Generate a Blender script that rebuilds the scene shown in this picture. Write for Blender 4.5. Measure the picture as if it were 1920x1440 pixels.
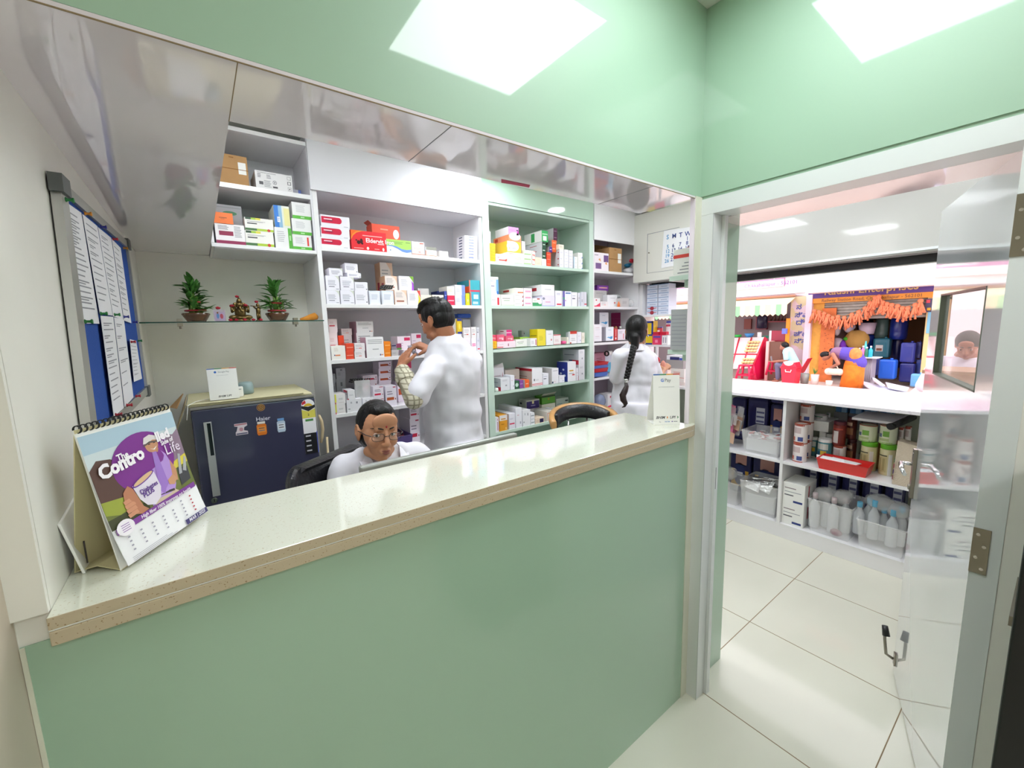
import bpy, bmesh, math, random
from mathutils import Vector, Matrix, Euler
random.seed(7)
for _o in list(bpy.data.objects): bpy.data.objects.remove(_o)
S = bpy.context.scene
COL = S.collection
PI = math.pi

# ------------------------------------------------------------------ camera
FPX, W_, H_, CAMZ = 781.28, 1920, 1440, 1.6
YAW, PITCH, ROLL = 0.640211391, 0.136076221, 0.0276287129
_f = Vector((math.sin(YAW)*math.cos(PITCH), math.cos(YAW)*math.cos(PITCH), -math.sin(PITCH)))
_r0 = Vector((math.cos(YAW), -math.sin(YAW), 0)); _d0 = _f.cross(_r0)
_r = math.cos(ROLL)*_r0 + math.sin(ROLL)*_d0; _d = math.cos(ROLL)*_d0 - math.sin(ROLL)*_r0
cam_d = bpy.data.cameras.new('camera'); cam = bpy.data.objects.new('camera', cam_d); COL.objects.link(cam)
cam_d.sensor_width = 36; cam_d.lens = FPX/W_*36; cam_d.clip_start = .02; cam_d.clip_end = 200
cam.matrix_world = Matrix(((_r.x, -_d.x, -_f.x, 0), (_r.y, -_d.y, -_f.y, 0), (_r.z, -_d.z, -_f.z, CAMZ), (0, 0, 0, 1)))
S.camera = cam
def ray(px, py): return _r*((px-W_/2)/FPX) + _d*((py-H_/2)/FPX) + _f
def at(px, py, ax, v):                      # the point of plane <axis>=v seen at a pixel of the photograph
    d = ray(px, py); o = Vector((0, 0, CAMZ)); return o + d*((v-o[ax])/d[ax])
def dep(px, py, z): return Vector((0, 0, CAMZ)) + ray(px, py)*z   # the point at distance z along the view

# ------------------------------------------------------------------ world, exposure
S.view_settings.view_transform = 'Standard'; S.view_settings.look = 'None'
S.view_settings.gamma = 1; S.view_settings.use_curve_mapping = False
S.view_settings.exposure = EXPOSURE = 0.40
wd = bpy.data.worlds.new('sky'); S.world = wd; wd.use_nodes = True
_n = wd.node_tree; _bg = _n.nodes['Background']
_bg.inputs[0].default_value = (1.0, .93, .98, 1); _bg.inputs[1].default_value = 1.9
S.cycles.max_bounces = 8; S.cycles.diffuse_bounces = 5; S.cycles.glossy_bounces = 4
S.cycles.transmission_bounces = 8; S.cycles.transparent_max_bounces = 12
S.cycles.sample_clamp_indirect = 6; S.cycles.caustics_reflective = False; S.cycles.caustics_refractive = False
S.cycles.use_denoising = True
sun_d = bpy.data.lights.new('sun', 'SUN'); sun_d.energy = 1.5; sun_d.angle = .3; sun_d.color = (1, .95, .9)
sun = bpy.data.objects.new('sun', sun_d); COL.objects.link(sun); sun.rotation_euler = Euler((math.radians(38), math.radians(-28), 0)); sun.location = (8, 3, 9)
LED = 14.0

# ------------------------------------------------------------------ materials
def lin(c):
    if isinstance(c, str):
        c = c.lstrip('#'); c = [int(c[i:i+2], 16)/255 for i in (0, 2, 4)]
    return tuple((x/12.92 if x <= .04045 else ((x+.055)/1.055)**2.4) for x in c[:3])
_M = {}
def mat(name, col, rough=.5, metal=0, coat=0, bump=0, bscale=30, alpha=1, trans=0, emit=0, ior=1.5, var=0, vscale=8, stretch=None, spec=.5):
    if name in _M: return _M[name]
    m = bpy.data.materials.new(name); m.use_nodes = True; nt = m.node_tree; b = nt.nodes['Principled BSDF']
    c = lin(col); b.inputs['Base Color'].default_value = (*c, 1); b.inputs['Roughness'].default_value = rough
    b.inputs['Metallic'].default_value = metal; b.inputs['IOR'].default_value = ior; b.inputs['Alpha'].default_value = alpha
    b.inputs['Coat Weight'].default_value = coat; b.inputs['Coat Roughness'].default_value = .04
    b.inputs['Transmission Weight'].default_value = trans; b.inputs['Specular IOR Level'].default_value = spec
    if emit: b.inputs['Emission Color'].default_value = (*c, 1); b.inputs['Emission Strength'].default_value = emit
    m.diffuse_color = (*c, 1)
    if bump or var:
        tc = nt.nodes.new('ShaderNodeTexCoord'); mp = nt.nodes.new('ShaderNodeMapping')
        nt.links.new(tc.outputs['Object'], mp.inputs[0])
        if stretch: mp.inputs['Scale'].default_value = stretch
    if bump:
        n = nt.nodes.new('ShaderNodeTexNoise'); n.inputs['Scale'].default_value = bscale; n.inputs['Detail'].default_value = 3
        bp = nt.nodes.new('ShaderNodeBump'); bp.inputs['Strength'].default_value = min(1, bump); bp.inputs['Distance'].default_value = .01
        nt.links.new(mp.outputs[0], n.inputs['Vector']); nt.links.new(n.outputs['Fac'], bp.inputs['Height']); nt.links.new(bp.outputs[0], b.inputs['Normal'])
        if coat: nt.links.new(bp.outputs[0], b.inputs['Coat Normal'])
    if var:
        n = nt.nodes.new('ShaderNodeTexNoise'); n.inputs['Scale'].default_value = vscale; n.inputs['Detail'].default_value = 4
        r = nt.nodes.new('ShaderNodeValToRGB'); r.color_ramp.elements[0].position = .3; r.color_ramp.elements[1].position = .7
        r.color_ramp.elements[0].color = (*[max(0, x*(1-var)) for x in c], 1); r.color_ramp.elements[1].color = (*[min(1, x*(1+var)) for x in c], 1)
        nt.links.new(mp.outputs[0], n.inputs['Vector']); nt.links.new(n.outputs['Fac'], r.inputs[0]); nt.links.new(r.outputs[0], b.inputs['Base Color'])
    _M[name] = m; return m
def pc(col, rough=.45):                     # printed colour
    col = col if isinstance(col, str) else '#%02x%02x%02x' % tuple(int(x*255) for x in col)
    return mat('print_'+col.strip('#'), col, rough)
def pattern(name, kind, c1, c2, scale=1, rough=.5, coat=0, **k):
    if name in _M: return _M[name]
    m = mat(name, c1, rough, coat=coat, **k); nt = m.node_tree; b = nt.nodes['Principled BSDF']
    tc = nt.nodes.new('ShaderNodeTexCoord'); mp = nt.nodes.new('ShaderNodeMapping'); nt.links.new(tc.outputs['Object'], mp.inputs[0])
    mx = nt.nodes.new('ShaderNodeMix'); mx.data_type = 'RGBA'
    mx.inputs[6].default_value = (*lin(c1), 1); mx.inputs[7].default_value = (*lin(c2), 1)
    if kind == 'speck':
        v = nt.nodes.new('ShaderNodeTexNoise'); v.inputs['Scale'].default_value = scale; v.inputs['Detail'].default_value = 1
        r = nt.nodes.new('ShaderNodeValToRGB'); r.color_ramp.elements[0].position = .66; r.color_ramp.elements[1].position = .7
        nt.links.new(mp.outputs[0], v.inputs['Vector']); nt.links.new(v.outputs['Fac'], r.inputs[0]); nt.links.new(r.outputs[0], mx.inputs[0])
    elif kind == 'plaid':
        w = []
        for ax in ('X', 'Z'):
            t = nt.nodes.new('ShaderNodeTexWave'); t.bands_direction = ax; t.inputs['Scale'].default_value = scale; t.inputs['Distortion'].default_value = .6
            nt.links.new(mp.outputs[0], t.inputs['Vector']); w.append(t)
        a = nt.nodes.new('ShaderNodeMath'); a.operation = 'MAXIMUM'; rp = nt.nodes.new('ShaderNodeValToRGB'); rp.color_ramp.elements[0].position = .72; rp.color_ramp.elements[1].position = .97
        nt.links.new(w[0].outputs['Fac'], a.inputs[0]); nt.links.new(w[1].outputs['Fac'], a.inputs[1]); nt.links.new(a.outputs[0], rp.inputs[0]); nt.links.new(rp.outputs[0], mx.inputs[0])
    elif kind == 'blotch':
        v = nt.nodes.new('ShaderNodeTexNoise'); v.inputs['Scale'].default_value = scale; v.inputs['Detail'].default_value = 3
        r = nt.nodes.new('ShaderNodeValToRGB'); r.color_ramp.elements[0].position = .47; r.color_ramp.elements[1].position = .53
        nt.links.new(mp.outputs[0], v.inputs['Vector']); nt.links.new(v.outputs['Fac'], r.inputs[0]); nt.links.new(r.outputs[0], mx.inputs[0])
    nt.links.new(mx.outputs[2], b.inputs['Base Color']); return m

LAM = mat('white_laminate', '#e9e8ea', .22, coat=.3)
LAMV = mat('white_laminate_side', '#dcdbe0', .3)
GREEN = mat('green_gloss_panel', '#a1c0a8', .5, coat=1.0, bump=.02, bscale=2.5)
GREENL = mat('green_laminate', '#c8ddd0', .2, coat=.5)
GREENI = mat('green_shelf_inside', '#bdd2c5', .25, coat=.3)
WALLW = mat('white_wall_paint', '#ebe9e1', .38, bump=.15, bscale=6, var=.02)
BEIGE = mat('beige_plaster', '#cbbfae', .7, bump=.4, bscale=9, var=.07, vscale=3)
FRAME = mat('door_frame_white', '#dfe3e3', .3, coat=.2)
CREAM = mat('jamb_cream', '#dcdccb', .35)
SOFF = mat('soffit_gloss', '#e8e0e8', .06, coat=1, bump=.012, bscale=3, ior=1.75)
CEIL = mat('ceiling_white', '#e2e2da', .8)
STEEL = mat('brushed_steel', '#9d978c', .3, metal=1)
CHROME = mat('chrome', '#d8d8da', .12, metal=1)
ALU = mat('aluminium', '#b9b9b4', .4, metal=.8)
BLACK = mat('black_matte', '#151517', .45)
DARK = mat('dark_line', '#3a3230', .6)
CARD = mat('white_card', '#eeeeea', .5)
PAPER = mat('paper_white', '#e9e9ec', .7)
KRAFT = mat('kraft_cardboard', '#b08758', .75, var=.08, vscale=10)
KRAFTD = mat('kraft_dark', '#91602c', .75, var=.08, vscale=10)
GLASS = mat('clear_glass', '#e8f2ef', .02, alpha=.16, ior=1.45)
GLASSE = mat('glass_edge', '#1d4a40', .1, alpha=.95)
PLAST = mat('clear_plastic', '#ffffff', .12, alpha=.24)
BAGP = mat('plastic_bag', '#ffffff', .1, alpha=.3, bump=1, bscale=22, coat=1)
SILVER = mat('silver_foil', '#c5c6c4', .22, metal=.8, bump=.8, bscale=40)
GREYC = mat('grey_text', '#8d8f96', .6)
SKIN = mat('skin', '#a96f50', .5, var=.05, vscale=20)
SKINW = mat('skin_woman', '#c48c69', .45, var=.05, vscale=20)
HAIR = mat('black_hair', '#0a0809', .45, spec=.3, bump=.6, bscale=60, stretch=(1, 1, .15))
COAT = mat('white_coat_cloth', '#dad8e0', .8, bump=.5, bscale=4.5, stretch=(1.3, 1.1, .5))

# ------------------------------------------------------------------ mesh builder
class MB:
    def __init__(s): s.bm = bmesh.new(); s.mats = []; s.T = Matrix.Identity(4)
    def mi(s, m):
        if m not in s.mats: s.mats.append(m)
        return s.mats.index(m)
    def v(s, p): return s.bm.verts.new(s.T @ Vector(p))
    def face(s, pts, m, smooth=False):
        try: f = s.bm.faces.new([s.v(p) for p in pts])
        except ValueError: return None
        f.material_index = s.mi(m); f.smooth = smooth; return f
    def box(s, x0, x1, y0, y1, z0, z1, m, faces=None):
        P = [(x, y, z) for x in (x0, x1) for y in (y0, y1) for z in (z0, z1)]
        V = [s.v(p) for p in P]; mm = m if isinstance(m, dict) else {}
        d = m.get('*') if isinstance(m, dict) else m
        F = {'-x': (0, 1, 3, 2), '+x': (4, 6, 7, 5), '-y': (0, 4, 5, 1), '+y': (2, 3, 7, 6), '-z': (0, 2, 6, 4), '+z': (1, 5, 7, 3)}
        for k, q in F.items():
            if faces and k not in faces: continue
            f = s.bm.faces.new([V[i] for i in q]); f.material_index = s.mi(mm.get(k, d))
    def cyl(s, p0, p1, r0, m, r1=None, seg=16, caps=True, capm=None, smooth=True):
        p0 = Vector(p0); p1 = Vector(p1); r1 = r0 if r1 is None else r1
        a = (p1-p0).normalized(); b = a.orthogonal().normalized(); c = a.cross(b)
        R = [[s.v(p+(b*math.cos(2*PI*i/seg)+c*math.sin(2*PI*i/seg))*r) for i in range(seg)] for p, r in ((p0, r0), (p1, r1))]
        mi = s.mi(m)
        for i in range(seg):
            f = s.bm.faces.new([R[0][i], R[0][(i+1) % seg], R[1][(i+1) % seg], R[1][i]]); f.material_index = mi; f.smooth = smooth
        if caps:
            cm = s.mi(capm or m)
            f = s.bm.faces.new(R[0][::-1]); f.material_index = cm; f = s.bm.faces.new(R[1]); f.material_index = cm
    def lathe(s, prof, c, m, seg=20, axis='z', smooth=True):     # prof: (r, h, [mat]) up the axis
        c = Vector(c); rings = []
        for q in prof:
            r, h = q[0], q[1]; rg = []
            for i in range(seg):
                x, y = math.cos(2*PI*i/seg)*r, math.sin(2*PI*i/seg)*r
                p = Vector((x, y, h)) if axis == 'z' else (Vector((h, x, y)) if axis == 'x' else Vector((x, h, y)))
                rg.append(s.v(c+p))
            rings.append(rg)
        for k in range(len(rings)-1):
            mm = prof[k+1][2] if len(prof[k+1]) > 2 else m
            for i in range(seg):
                f = s.bm.faces.new([rings[k][i], rings[k][(i+1) % seg], rings[k+1][(i+1) % seg], rings[k+1][i]]); f.material_index = s.mi(mm); f.smooth = smooth
        for rg, q, rev in ((rings[0], prof[0], True), (rings[-1], prof[-1], False)):
            if q[0] > 1e-4:
                f = s.bm.faces.new(rg[::-1] if rev else rg); f.material_index = s.mi(q[2] if len(q) > 2 else m)
    def ell(s, c, r, m, rot=None, seg=16, rings=10):
        c = Vector(c); rot = rot or Matrix.Identity(3); G = []
        for j in range(rings+1):
            th = PI*j/rings
            n = 1 if j in (0, rings) else seg
            G.append([s.v(c+rot@Vector((r[0]*math.sin(th)*math.cos(2*PI*i/seg), r[1]*math.sin(th)*math.sin(2*PI*i/seg), r[2]*math.cos(th)))) for i in range(n)])
        mi = s.mi(m)
        for j in range(rings):
            for i in range(seg):
                a, b = G[j], G[j+1]; k = (i+1) % seg
                if len(a) == 1: q = [a[0], b[i], b[k]]
                elif len(b) == 1: q = [a[i], b[0], a[k]]
                else: q = [a[i], b[i], b[k], a[k]]
                f = s.bm.faces.new(q); f.material_index = mi; f.smooth = True
    def cap(s, p0, p1, r0, r1=None, m=None, seg=14):   # closed capsule, tapered
        p0 = Vector(p0); p1 = Vector(p1); r1 = r0 if r1 is None else r1
        s.cyl(p0, p1, r0, m, r1, seg); s.ell(p0, (r0,)*3, m, seg=seg, rings=8); s.ell(p1, (r1,)*3, m, seg=seg, rings=8)
    def tube(s, pts, r, m, seg=8, closed=False):
        pts = [Vector(p) for p in pts]; n = len(pts); R = []
        up = None
        for i, p in enumerate(pts):
            a = pts[min(i+1, n-1)] - pts[max(i-1, 0)]
            if closed: a = pts[(i+1) % n]-pts[i-1]
            a.normalize()
            b = (up - a*up.dot(a)).normalized() if up and (up-a*up.dot(a)).length > 1e-5 else a.orthogonal().normalized()
            up = b; c = a.cross(b); rr = r[i] if isinstance(r, (list, tuple)) else r
            R.append([s.v(p+(b*math.cos(2*PI*k/seg)+c*math.sin(2*PI*k/seg))*rr) for k in range(seg)])
        mi = s.mi(m); rng = range(n) if closed else range(n-1)
        for i in rng:
            A, B = R[i], R[(i+1) % n]
            for k in range(seg):
                f = s.bm.faces.new([A[k], A[(k+1) % seg], B[(k+1) % seg], B[k]]); f.material_index = mi; f.smooth = True
        if not closed:
            s.bm.faces.new(R[0][::-1]).material_index = mi; s.bm.faces.new(R[-1]).material_index = mi
    def slab(s, outline, t, m, n=None, side=None):      # polygon (3-D points) thickened by vector t
        t = Vector(t); A = [s.v(p) for p in outline]; B = [s.v(Vector(p)+t) for p in outline]
        f = s.bm.faces.new(A); f.material_index = s.mi(m); f = s.bm.faces.new(B[::-1]); f.material_index = s.mi(m)
        k = len(A)
        for i in range(k):
            f = s.bm.faces.new([A[i], B[i], B[(i+1) % k], A[(i+1) % k]]); f.material_index = s.mi(side or m)
    def text(s, txt, org, xd, yd, size, m, align='LEFT', bold=0, shear=0, ext=0):
        xd = Vector(xd).normalized(); yd = Vector(yd).normalized()
        cu = bpy.data.curves.new('t', 'FONT'); cu.body = txt; cu.size = 1; cu.align_x = align; cu.offset = bold; cu.shear = shear; cu.resolution_u = 2
        o = bpy.data.objects.new('t', cu); COL.objects.link(o)
        me = bpy.data.meshes.new_from_object(o.evaluated_get(bpy.context.evaluated_depsgraph_get()))
        org = Vector(org); mi = s.mi(m); zd = xd.cross(yd)
        V = [s.v(org+xd*(v.co.x*size)+yd*(v.co.y*size)+zd*(ext)) for v in me.vertices]
        for p in me.polygons:
            try:
                f = s.bm.faces.new([V[i] for i in p.vertices]); f.material_index = mi
            except ValueError: pass
        bpy.data.objects.remove(o); bpy.data.curves.remove(cu); bpy.data.meshes.remove(me)
    def build(s, name, parent=None, loc=None, bevel=0, remesh=0, smooth_it=4, recalc=True, subs=0, fold=0):
        me = bpy.data.meshes.new(name)
        if recalc: bmesh.ops.recalc_face_normals(s.bm, faces=s.bm.faces[:])
        if loc is not None:
            loc = Vector(loc)
            for v in s.bm.verts: v.co -= loc
        s.bm.to_mesh(me); s.bm.free()
        for m in s.mats: me.materials.append(m)
        o = bpy.data.objects.new(name, me); COL.objects.link(o)
        if loc is not None: o.location = loc
        if parent is not None: adopt(parent, o)
        if remesh:
            r = o.modifiers.new('remesh', 'REMESH'); r.mode = 'VOXEL'; r.voxel_size = remesh; r.use_smooth_shade = True
            q = o.modifiers.new('smooth', 'SMOOTH'); q.iterations = smooth_it; q.factor = .5
        if fold:                             # soft cloth folds
            tx = bpy.data.textures.new('folds', 'CLOUDS'); tx.noise_scale = .13; tx.noise_depth = 1; q = o.modifiers.new('folds', 'DISPLACE'); q.texture = tx; q.strength = fold; q.mid_level = .5
        if bevel:
            b = o.modifiers.new('bevel', 'BEVEL'); b.width = bevel; b.segments = 2; b.limit_method = 'ANGLE'; b.angle_limit = .6
        return o
def adopt(parent, o):                       # children keep their world place; parents are unrotated, unscaled
    wl = Vector((0, 0, 0)); q = parent
    while q is not None: wl += q.location; q = q.parent
    o.parent = parent; o.location = o.location - wl
def tag(o, label=None, cat=None, group=None, kind=None):
    if label: o['label'] = label
    if cat: o['category'] = cat
    if group: o['group'] = group
    if kind: o['kind'] = kind
    return o
def thing(name, loc, label, cat, group=None):
    o = bpy.data.objects.new(name, None); o.empty_display_size = .05; COL.objects.link(o); o.location = loc
    return tag(o, label, cat, group)
def struct(name, mb, bevel=0, parent=None):
    o = mb.build(name, parent, bevel=bevel)
    if parent is None: o['kind'] = 'structure'
    return o
def qb(name, b, m, bevel=0, parent=None):   # a one-box structure piece
    mb = MB(); mb.box(*b, m); return struct(name, mb, bevel, parent)
def panel(name, parent, b, m, bevel=0, label=None):
    mb = MB(); mb.box(*b, m); o = mb.build(name, parent, bevel=bevel)
    if label: o['label'] = label
    return o
# ================================================================== the setting
LX, DX, CY, BY, SX, CH = -.215, 1.543, .867, 2.98, 3.51, 2.68
YB = 2.58                                   # front plane of all shelf units
# floor with tiles
tile = mat('floor_tile_cream', '#dfddce', .13, coat=.4, var=.025, vscale=1.5, bump=.02, bscale=3)
grout = mat('tile_grout', '#8f7a5e', .8)
mb = MB(); mb.box(-1.2, 4.0, -2.6, 3.1, -.06, 0, tile)
for x in (-1.03, -.42, .19, .99, 1.60, 2.21, 2.815, 3.42): mb.box(x-.0018, x+.0018, -2.6, 3.0, 0, .0006, grout)
for y in (-2.18, -1.565, -.95, -.336, .277, .893, 1.507, 2.12, 2.73): mb.box(-1.2, 4.0, y-.0018, y+.0018, 0, .0006, grout)
struct('floor', mb)
qb('ceiling', (-1.2, 4.1, -2.6, 3.1, CH, CH+.06), CEIL)
# side wall: plain wall in the waiting area, smoother wall behind the counter
mb = MB(); mb.box(-.33, -.252, -2.6, CY, 0, CH, BEIGE); mb.box(-.252, LX, CY-.01, CY, 1.2062, 2.05, WALLW); mb.box(-.33, LX, CY+.003, 3.08, 0, CH, WALLW); mb.box(-.33, -.252, CY, CY+.003, 0, CH, WALLW)
struct('wall_left', mb)
mb = MB(); mb.box(-.33, 3.6, BY, BY+.08, 0, CH, WALLW); struct('wall_back', mb)
mb = MB(); mb.box(-.33, 1.7, -2.6, -2.5, 0, CH, WALLW); struct('wall_front', mb)
# counter wall: green panels below and above the hatch
mb = MB()
mb.box(-.2515, 1.502, CY, 1.10, 0, 1.16, GREEN)
mb.box(-.2515, -.246, CY-.002, CY, 0, 1.16, CREAM)
struct('wall_counter', mb); mb = MB(); mb.box(-.252, DX-.001, CY, 1.09, 2.0535, CH, GREEN)
mb.box(1.545, 1.843, .8665, .886, 0, CH, GREEN)          # its end, seen through the doorway
struct('wall_counter_upper', mb)
# soffit over the hatch and over the alcove on the left
mb = MB(); mb.box(-.215, 1.5, CY, 1.108, 2.046, 2.053, SOFF); mb.box(-.215, .10, 1.108, BY, 2.046, 2.4, SOFF)
mb.box(-.215, .10, 1.105, 1.12, 2.053, CH, LAM)
mb.box(.0993, .1007, .868, 1.108, 2.0452, 2.0465, grout); 
for x in (.5, 1.25): mb.box(x-.001, x+.001, .868, 1.108, 2.0452, 2.0465, GREYC)
mb.box(-.215, 1.5, CY-.0012, CY+.001, 2.0445, 2.0462, grout)
struct('trim_1', mb)
tag(bpy.data.objects['trim_1'], 'glossy grey soffit over the counter hatch')
# hatch end jamb
mb = MB(); mb.box(1.502, 1.545, .864, .886, 0, 2.053, CREAM); mb.box(1.499, 1.502, .866, .884, 1.205, 2.047, SOFF); struct('trim_2', mb)
# doorway wall and door frame
mb = MB(); mb.box(DX, 1.64, -2.6, .055, 0, CH, WALLW); mb.box(DX+.001, 1.64, .055, CY-.001, 2.0455, CH, GREEN); mb.box(DX-.004, DX+.002, -1.2, .9, 2.055, CH-.001, GREEN)
struct('wall_right', mb)
mb = MB()
mb.box(1.5415, 1.625, .818, .8655, 0, 1.9875, FRAME); mb.box(1.541, 1.64, .052, .866, 1.988, 2.045, FRAME)
mb.box(1.5415, 1.63, .053, .104, 0, 1.9875, FRAME); mb.box(1.60, 1.624, .805, .8175, 0, 1.987, FRAME)
mb.box(1.63, 1.845, .80, .8655, 1.988, 2.06, mat('lintel_mirror', '#cfc8c6', .04, coat=1, ior=1.8)); mb.box(1.641, 1.845, .05, .80, 1.988, 2.06, _M['lintel_mirror'])
mb.box(1.5412, 1.5405, .8175, .8185, 0, 1.99, GREYC)
fr = struct('door_frame', mb, .002); fr['kind'] = 'structure'; fr.name = 'trim_3'
st = MB(); st.box(1.606, 1.6085, .8045, .812, .93, 1.02, BLACK); st.build('strike_plate', fr)
# black cabinet at the right edge
t = thing('cabinet', (1.3, -.2, 0), 'black metal cabinet at the right edge beside the door frame', 'cabinet')
panel('body', t, (1.05, 1.53, -.5, .015, .05, 1.25), BLACK, .004); panel('plinth', t, (1.07, 1.51, -.48, .005, 0, .05), BLACK)
panel('handle', t, (1.2, 1.4, .015, .022, 1.0, 1.02), STEEL)
# street-side wall with the big opening above the counter
OFFW = mat('offwhite_gloss', '#bdbcb7', .22, coat=.5)
mb = MB(); mb.box(SX, 3.64, -1.4, 3.0, 1.975, CH, OFFW); mb.box(SX, 3.6, 2.56, 3.0, 0, 1.98, LAM); mb.box(SX, 3.6, -1.4, -.85, 0, 1.98, OFFW)
mb.box(3.498, 3.51, -1.4, 3.0, 1.985, 2.0, FRAME)
mb.box(1.64, 4.0, -1.42, -1.36, 0, CH, OFFW)
struct('wall_street', mb)
mb = MB(); mb.box(3.64, 3.72, -.85, 2.56, 1.925, 1.99, mat('black_rail', '#1c191c', .35)); mb.box(3.645, 3.66, -.85, 2.56, 1.918, 1.926, ALU); struct('trim_4', mb)

# ------------------------------------------------------------------ ceiling lamps and added fill panels
LEDM = mat('led_diffuser', '#f6fbff', .4, emit=LED)
def led(x0, x1, y0, y1, label, k=1.0):
    t = thing('ceiling_light', ((x0+x1)/2, (y0+y1)/2, CH), label, 'ceiling light')
    m = MB(); m.box(x0-.02, x1+.02, y0-.02, y0, CH-.012, CH-.001, FRAME); m.box(x0-.02, x1+.02, y1, y1+.02, CH-.012, CH-.001, FRAME)
    m.box(x0-.02, x0, y0, y1, CH-.012, CH-.001, FRAME); m.box(x1, x1+.02, y0, y1, CH-.012, CH-.001, FRAME); m.build('frame', t)
    panel('diffuser', t, (x0, x1, y0, y1, CH-.008, CH-.002), mat('led_diffuser_%d' % round(k*100), '#f6fbff', .4, emit=LED*k))
led(.70, 1.28, .06, .64, 'square ceiling light panel above the waiting side of the counter', .62)
led(1.32, 1.84, 1.90, 2.40, 'square ceiling light panel in front of the white medicine shelves', 1.15)
led(2.45, 2.95, .2, .7, 'added unseen fill light panel inside the doorway passage')  # added panel out of view, for a more evenly lit interior
led(.0, .5, 1.35, 1.85, 'added unseen fill light panel above the desk near the notice board')  # added above the soffit line to brighten the back room
led(2.35, 2.85, 1.2, 1.7, 'added unseen fill light panel between the hatch and the green shelves')  # second unseen panel, added for more light on the shelves
led(.1, .68, -1.7, -1.12, 'added unseen fill light panel at the far end of the waiting area', 1.15)  # added behind the camera to lift the lower green counter wall
t = thing('ceiling_light', (2.81, 2.15, CH), 'small round ceiling light in front of the green shelves', 'ceiling light')
m = MB(); m.lathe([(.075, -.012), (.075, -.006)], (2.81, 2.15, CH), mat('led_round', '#f6fbff', .4, emit=LED*1.5)); m.build('diffuser', t)
m = MB(); m.lathe([(.095, -.007), (.095, -.001)], (2.81, 2.15, CH), FRAME); m.build('frame', t)

# ------------------------------------------------------------------ the counter slab
stone = pattern('cream_stone_top', 'speck', '#e0e2d3', '#cac2ab', 240, .1, coat=1)
stonee = pattern('stone_edge', 'speck', '#c0b196', '#977f5e', 260, .4)
def slab_outline(z, off=0):
    P = [(LX, .842+off), ]
    P += [(1.49, .842+off), (1.515, .848+off), (1.528, .86+off)] if True else []
    P += [(1.528, .8645), (1.5, .866), (1.5, 1.17), (LX, 1.17)]
    return [(x, y, z) for x, y in P]
mb = MB(); mb.slab(slab_outline(1.185), (0, 0, .020), stone, side=stonee); mb.slab(slab_outline(1.16, 0), (0, 0, .022), stonee)
mb.box(LX, 1.5, .8435, .85, 1.182, 1.185, CARD)
o = mb.build('service_counter', bevel=.004); tag(o, 'long cream stone counter top with double beige edge', 'counter')
# low grey screen behind the slab
t = thing('monitor', (.62, 1.21, 0), 'wide grey monitor back peeking over the rear edge of the counter', 'monitor')
panel('casing', t, (.335, .905, 1.188, 1.212, .86, 1.213), mat('grey_monitor', '#9da19d', .35, metal=.3), .006)
panel('stand', t, (.58, .66, 1.20, 1.26, .76, .9), ALU); panel('foot', t, (.5, .74, 1.19, 1.33, .75, .76), ALU)
t = thing('desk', (.7, 1.3, 0), 'low white work desk hidden behind the counter', 'desk')
panel('desk_top', t, (-.1, 1.45, 1.11, 1.42, .73, .75), LAM); panel('side_panel', t, (1.42, 1.45, 1.11, 1.40, 0, .73), LAM); panel('side_panel', t, (-.1, -.07, 1.11, 1.40, 0, .73), LAM)
# ================================================================== shelf units
def unit(name, loc, label, cat='shelf unit'): return thing(name, loc, label, cat)
T = .022
# tall white unit in the middle
u = unit('shelf_unit', (1.13, 2.78, 0), 'white laminate shelf unit with overhead panel, behind the standing man')
panel('side_panel', u, (.585, .610, YB, 2.975, 0, CH-.002), LAM, .001); panel('side_panel', u, (1.668, 1.692, YB, 2.975, 0, CH-.002), LAM, .001)
panel('back_panel', u, (.61, 1.668, 2.955, 2.975, 0, CH-.002), LAMV)
panel('overhead_panel', u, (.576, 1.69, YB-.018, YB-.001, 2.375, CH-.003), mat('overhead_white_gloss', '#dfdee4', .12, coat=.6), .001)
panel('shelf', u, (.61, 1.668, YB+.003, 2.954, 2.375, 2.395), LAMV)
SH = (2.078, 1.76, 1.435, 1.112, .80, .46)
for z in SH: panel('shelf', u, (.6105, 1.6675, YB+.002, 2.9545, z-T, z), LAM, .001)
# green unit
g = unit('shelf_unit', (2.27, 2.78, 0), 'pale green glossy shelf unit, right of the tall white shelf unit')
panel('side_panel', g, (1.697, 1.752, YB-.004, 2.975, 0, 2.489), GREENL, .001); panel('side_panel', g, (2.797, 2.845, YB-.004, 2.975, 0, 2.489), GREENL, .001)
panel('back_panel', g, (1.752, 2.797, 2.95, 2.975, 0, 2.489), GREENI)
panel('overhead_panel', g, (1.697, 2.845, YB-.004, YB+.016, 2.49, CH-.002), mat('green_gloss_overhead', '#b6d3c0', .1, coat=1))
panel('shelf', g, (1.753, 2.796, YB+.003, 2.949, 2.47, 2.488), GREENI)
for z in SH: panel('shelf', g, (1.753, 2.796, YB+.002, 2.949, z-T, z), GREENL, .001)
m = MB(); m.slab([at(x, y, 2, 2.0455) for x, y in ((940, 336), (994, 347), (992, 351.5), (958, 345), (940, 342.5))], (0, 0, -.0006), pc('#b01a4c')); tag(m.build('tape_strip'), 'crimson strip of tape stuck on the soffit edge above the green shelf unit', 'tape')
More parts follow.
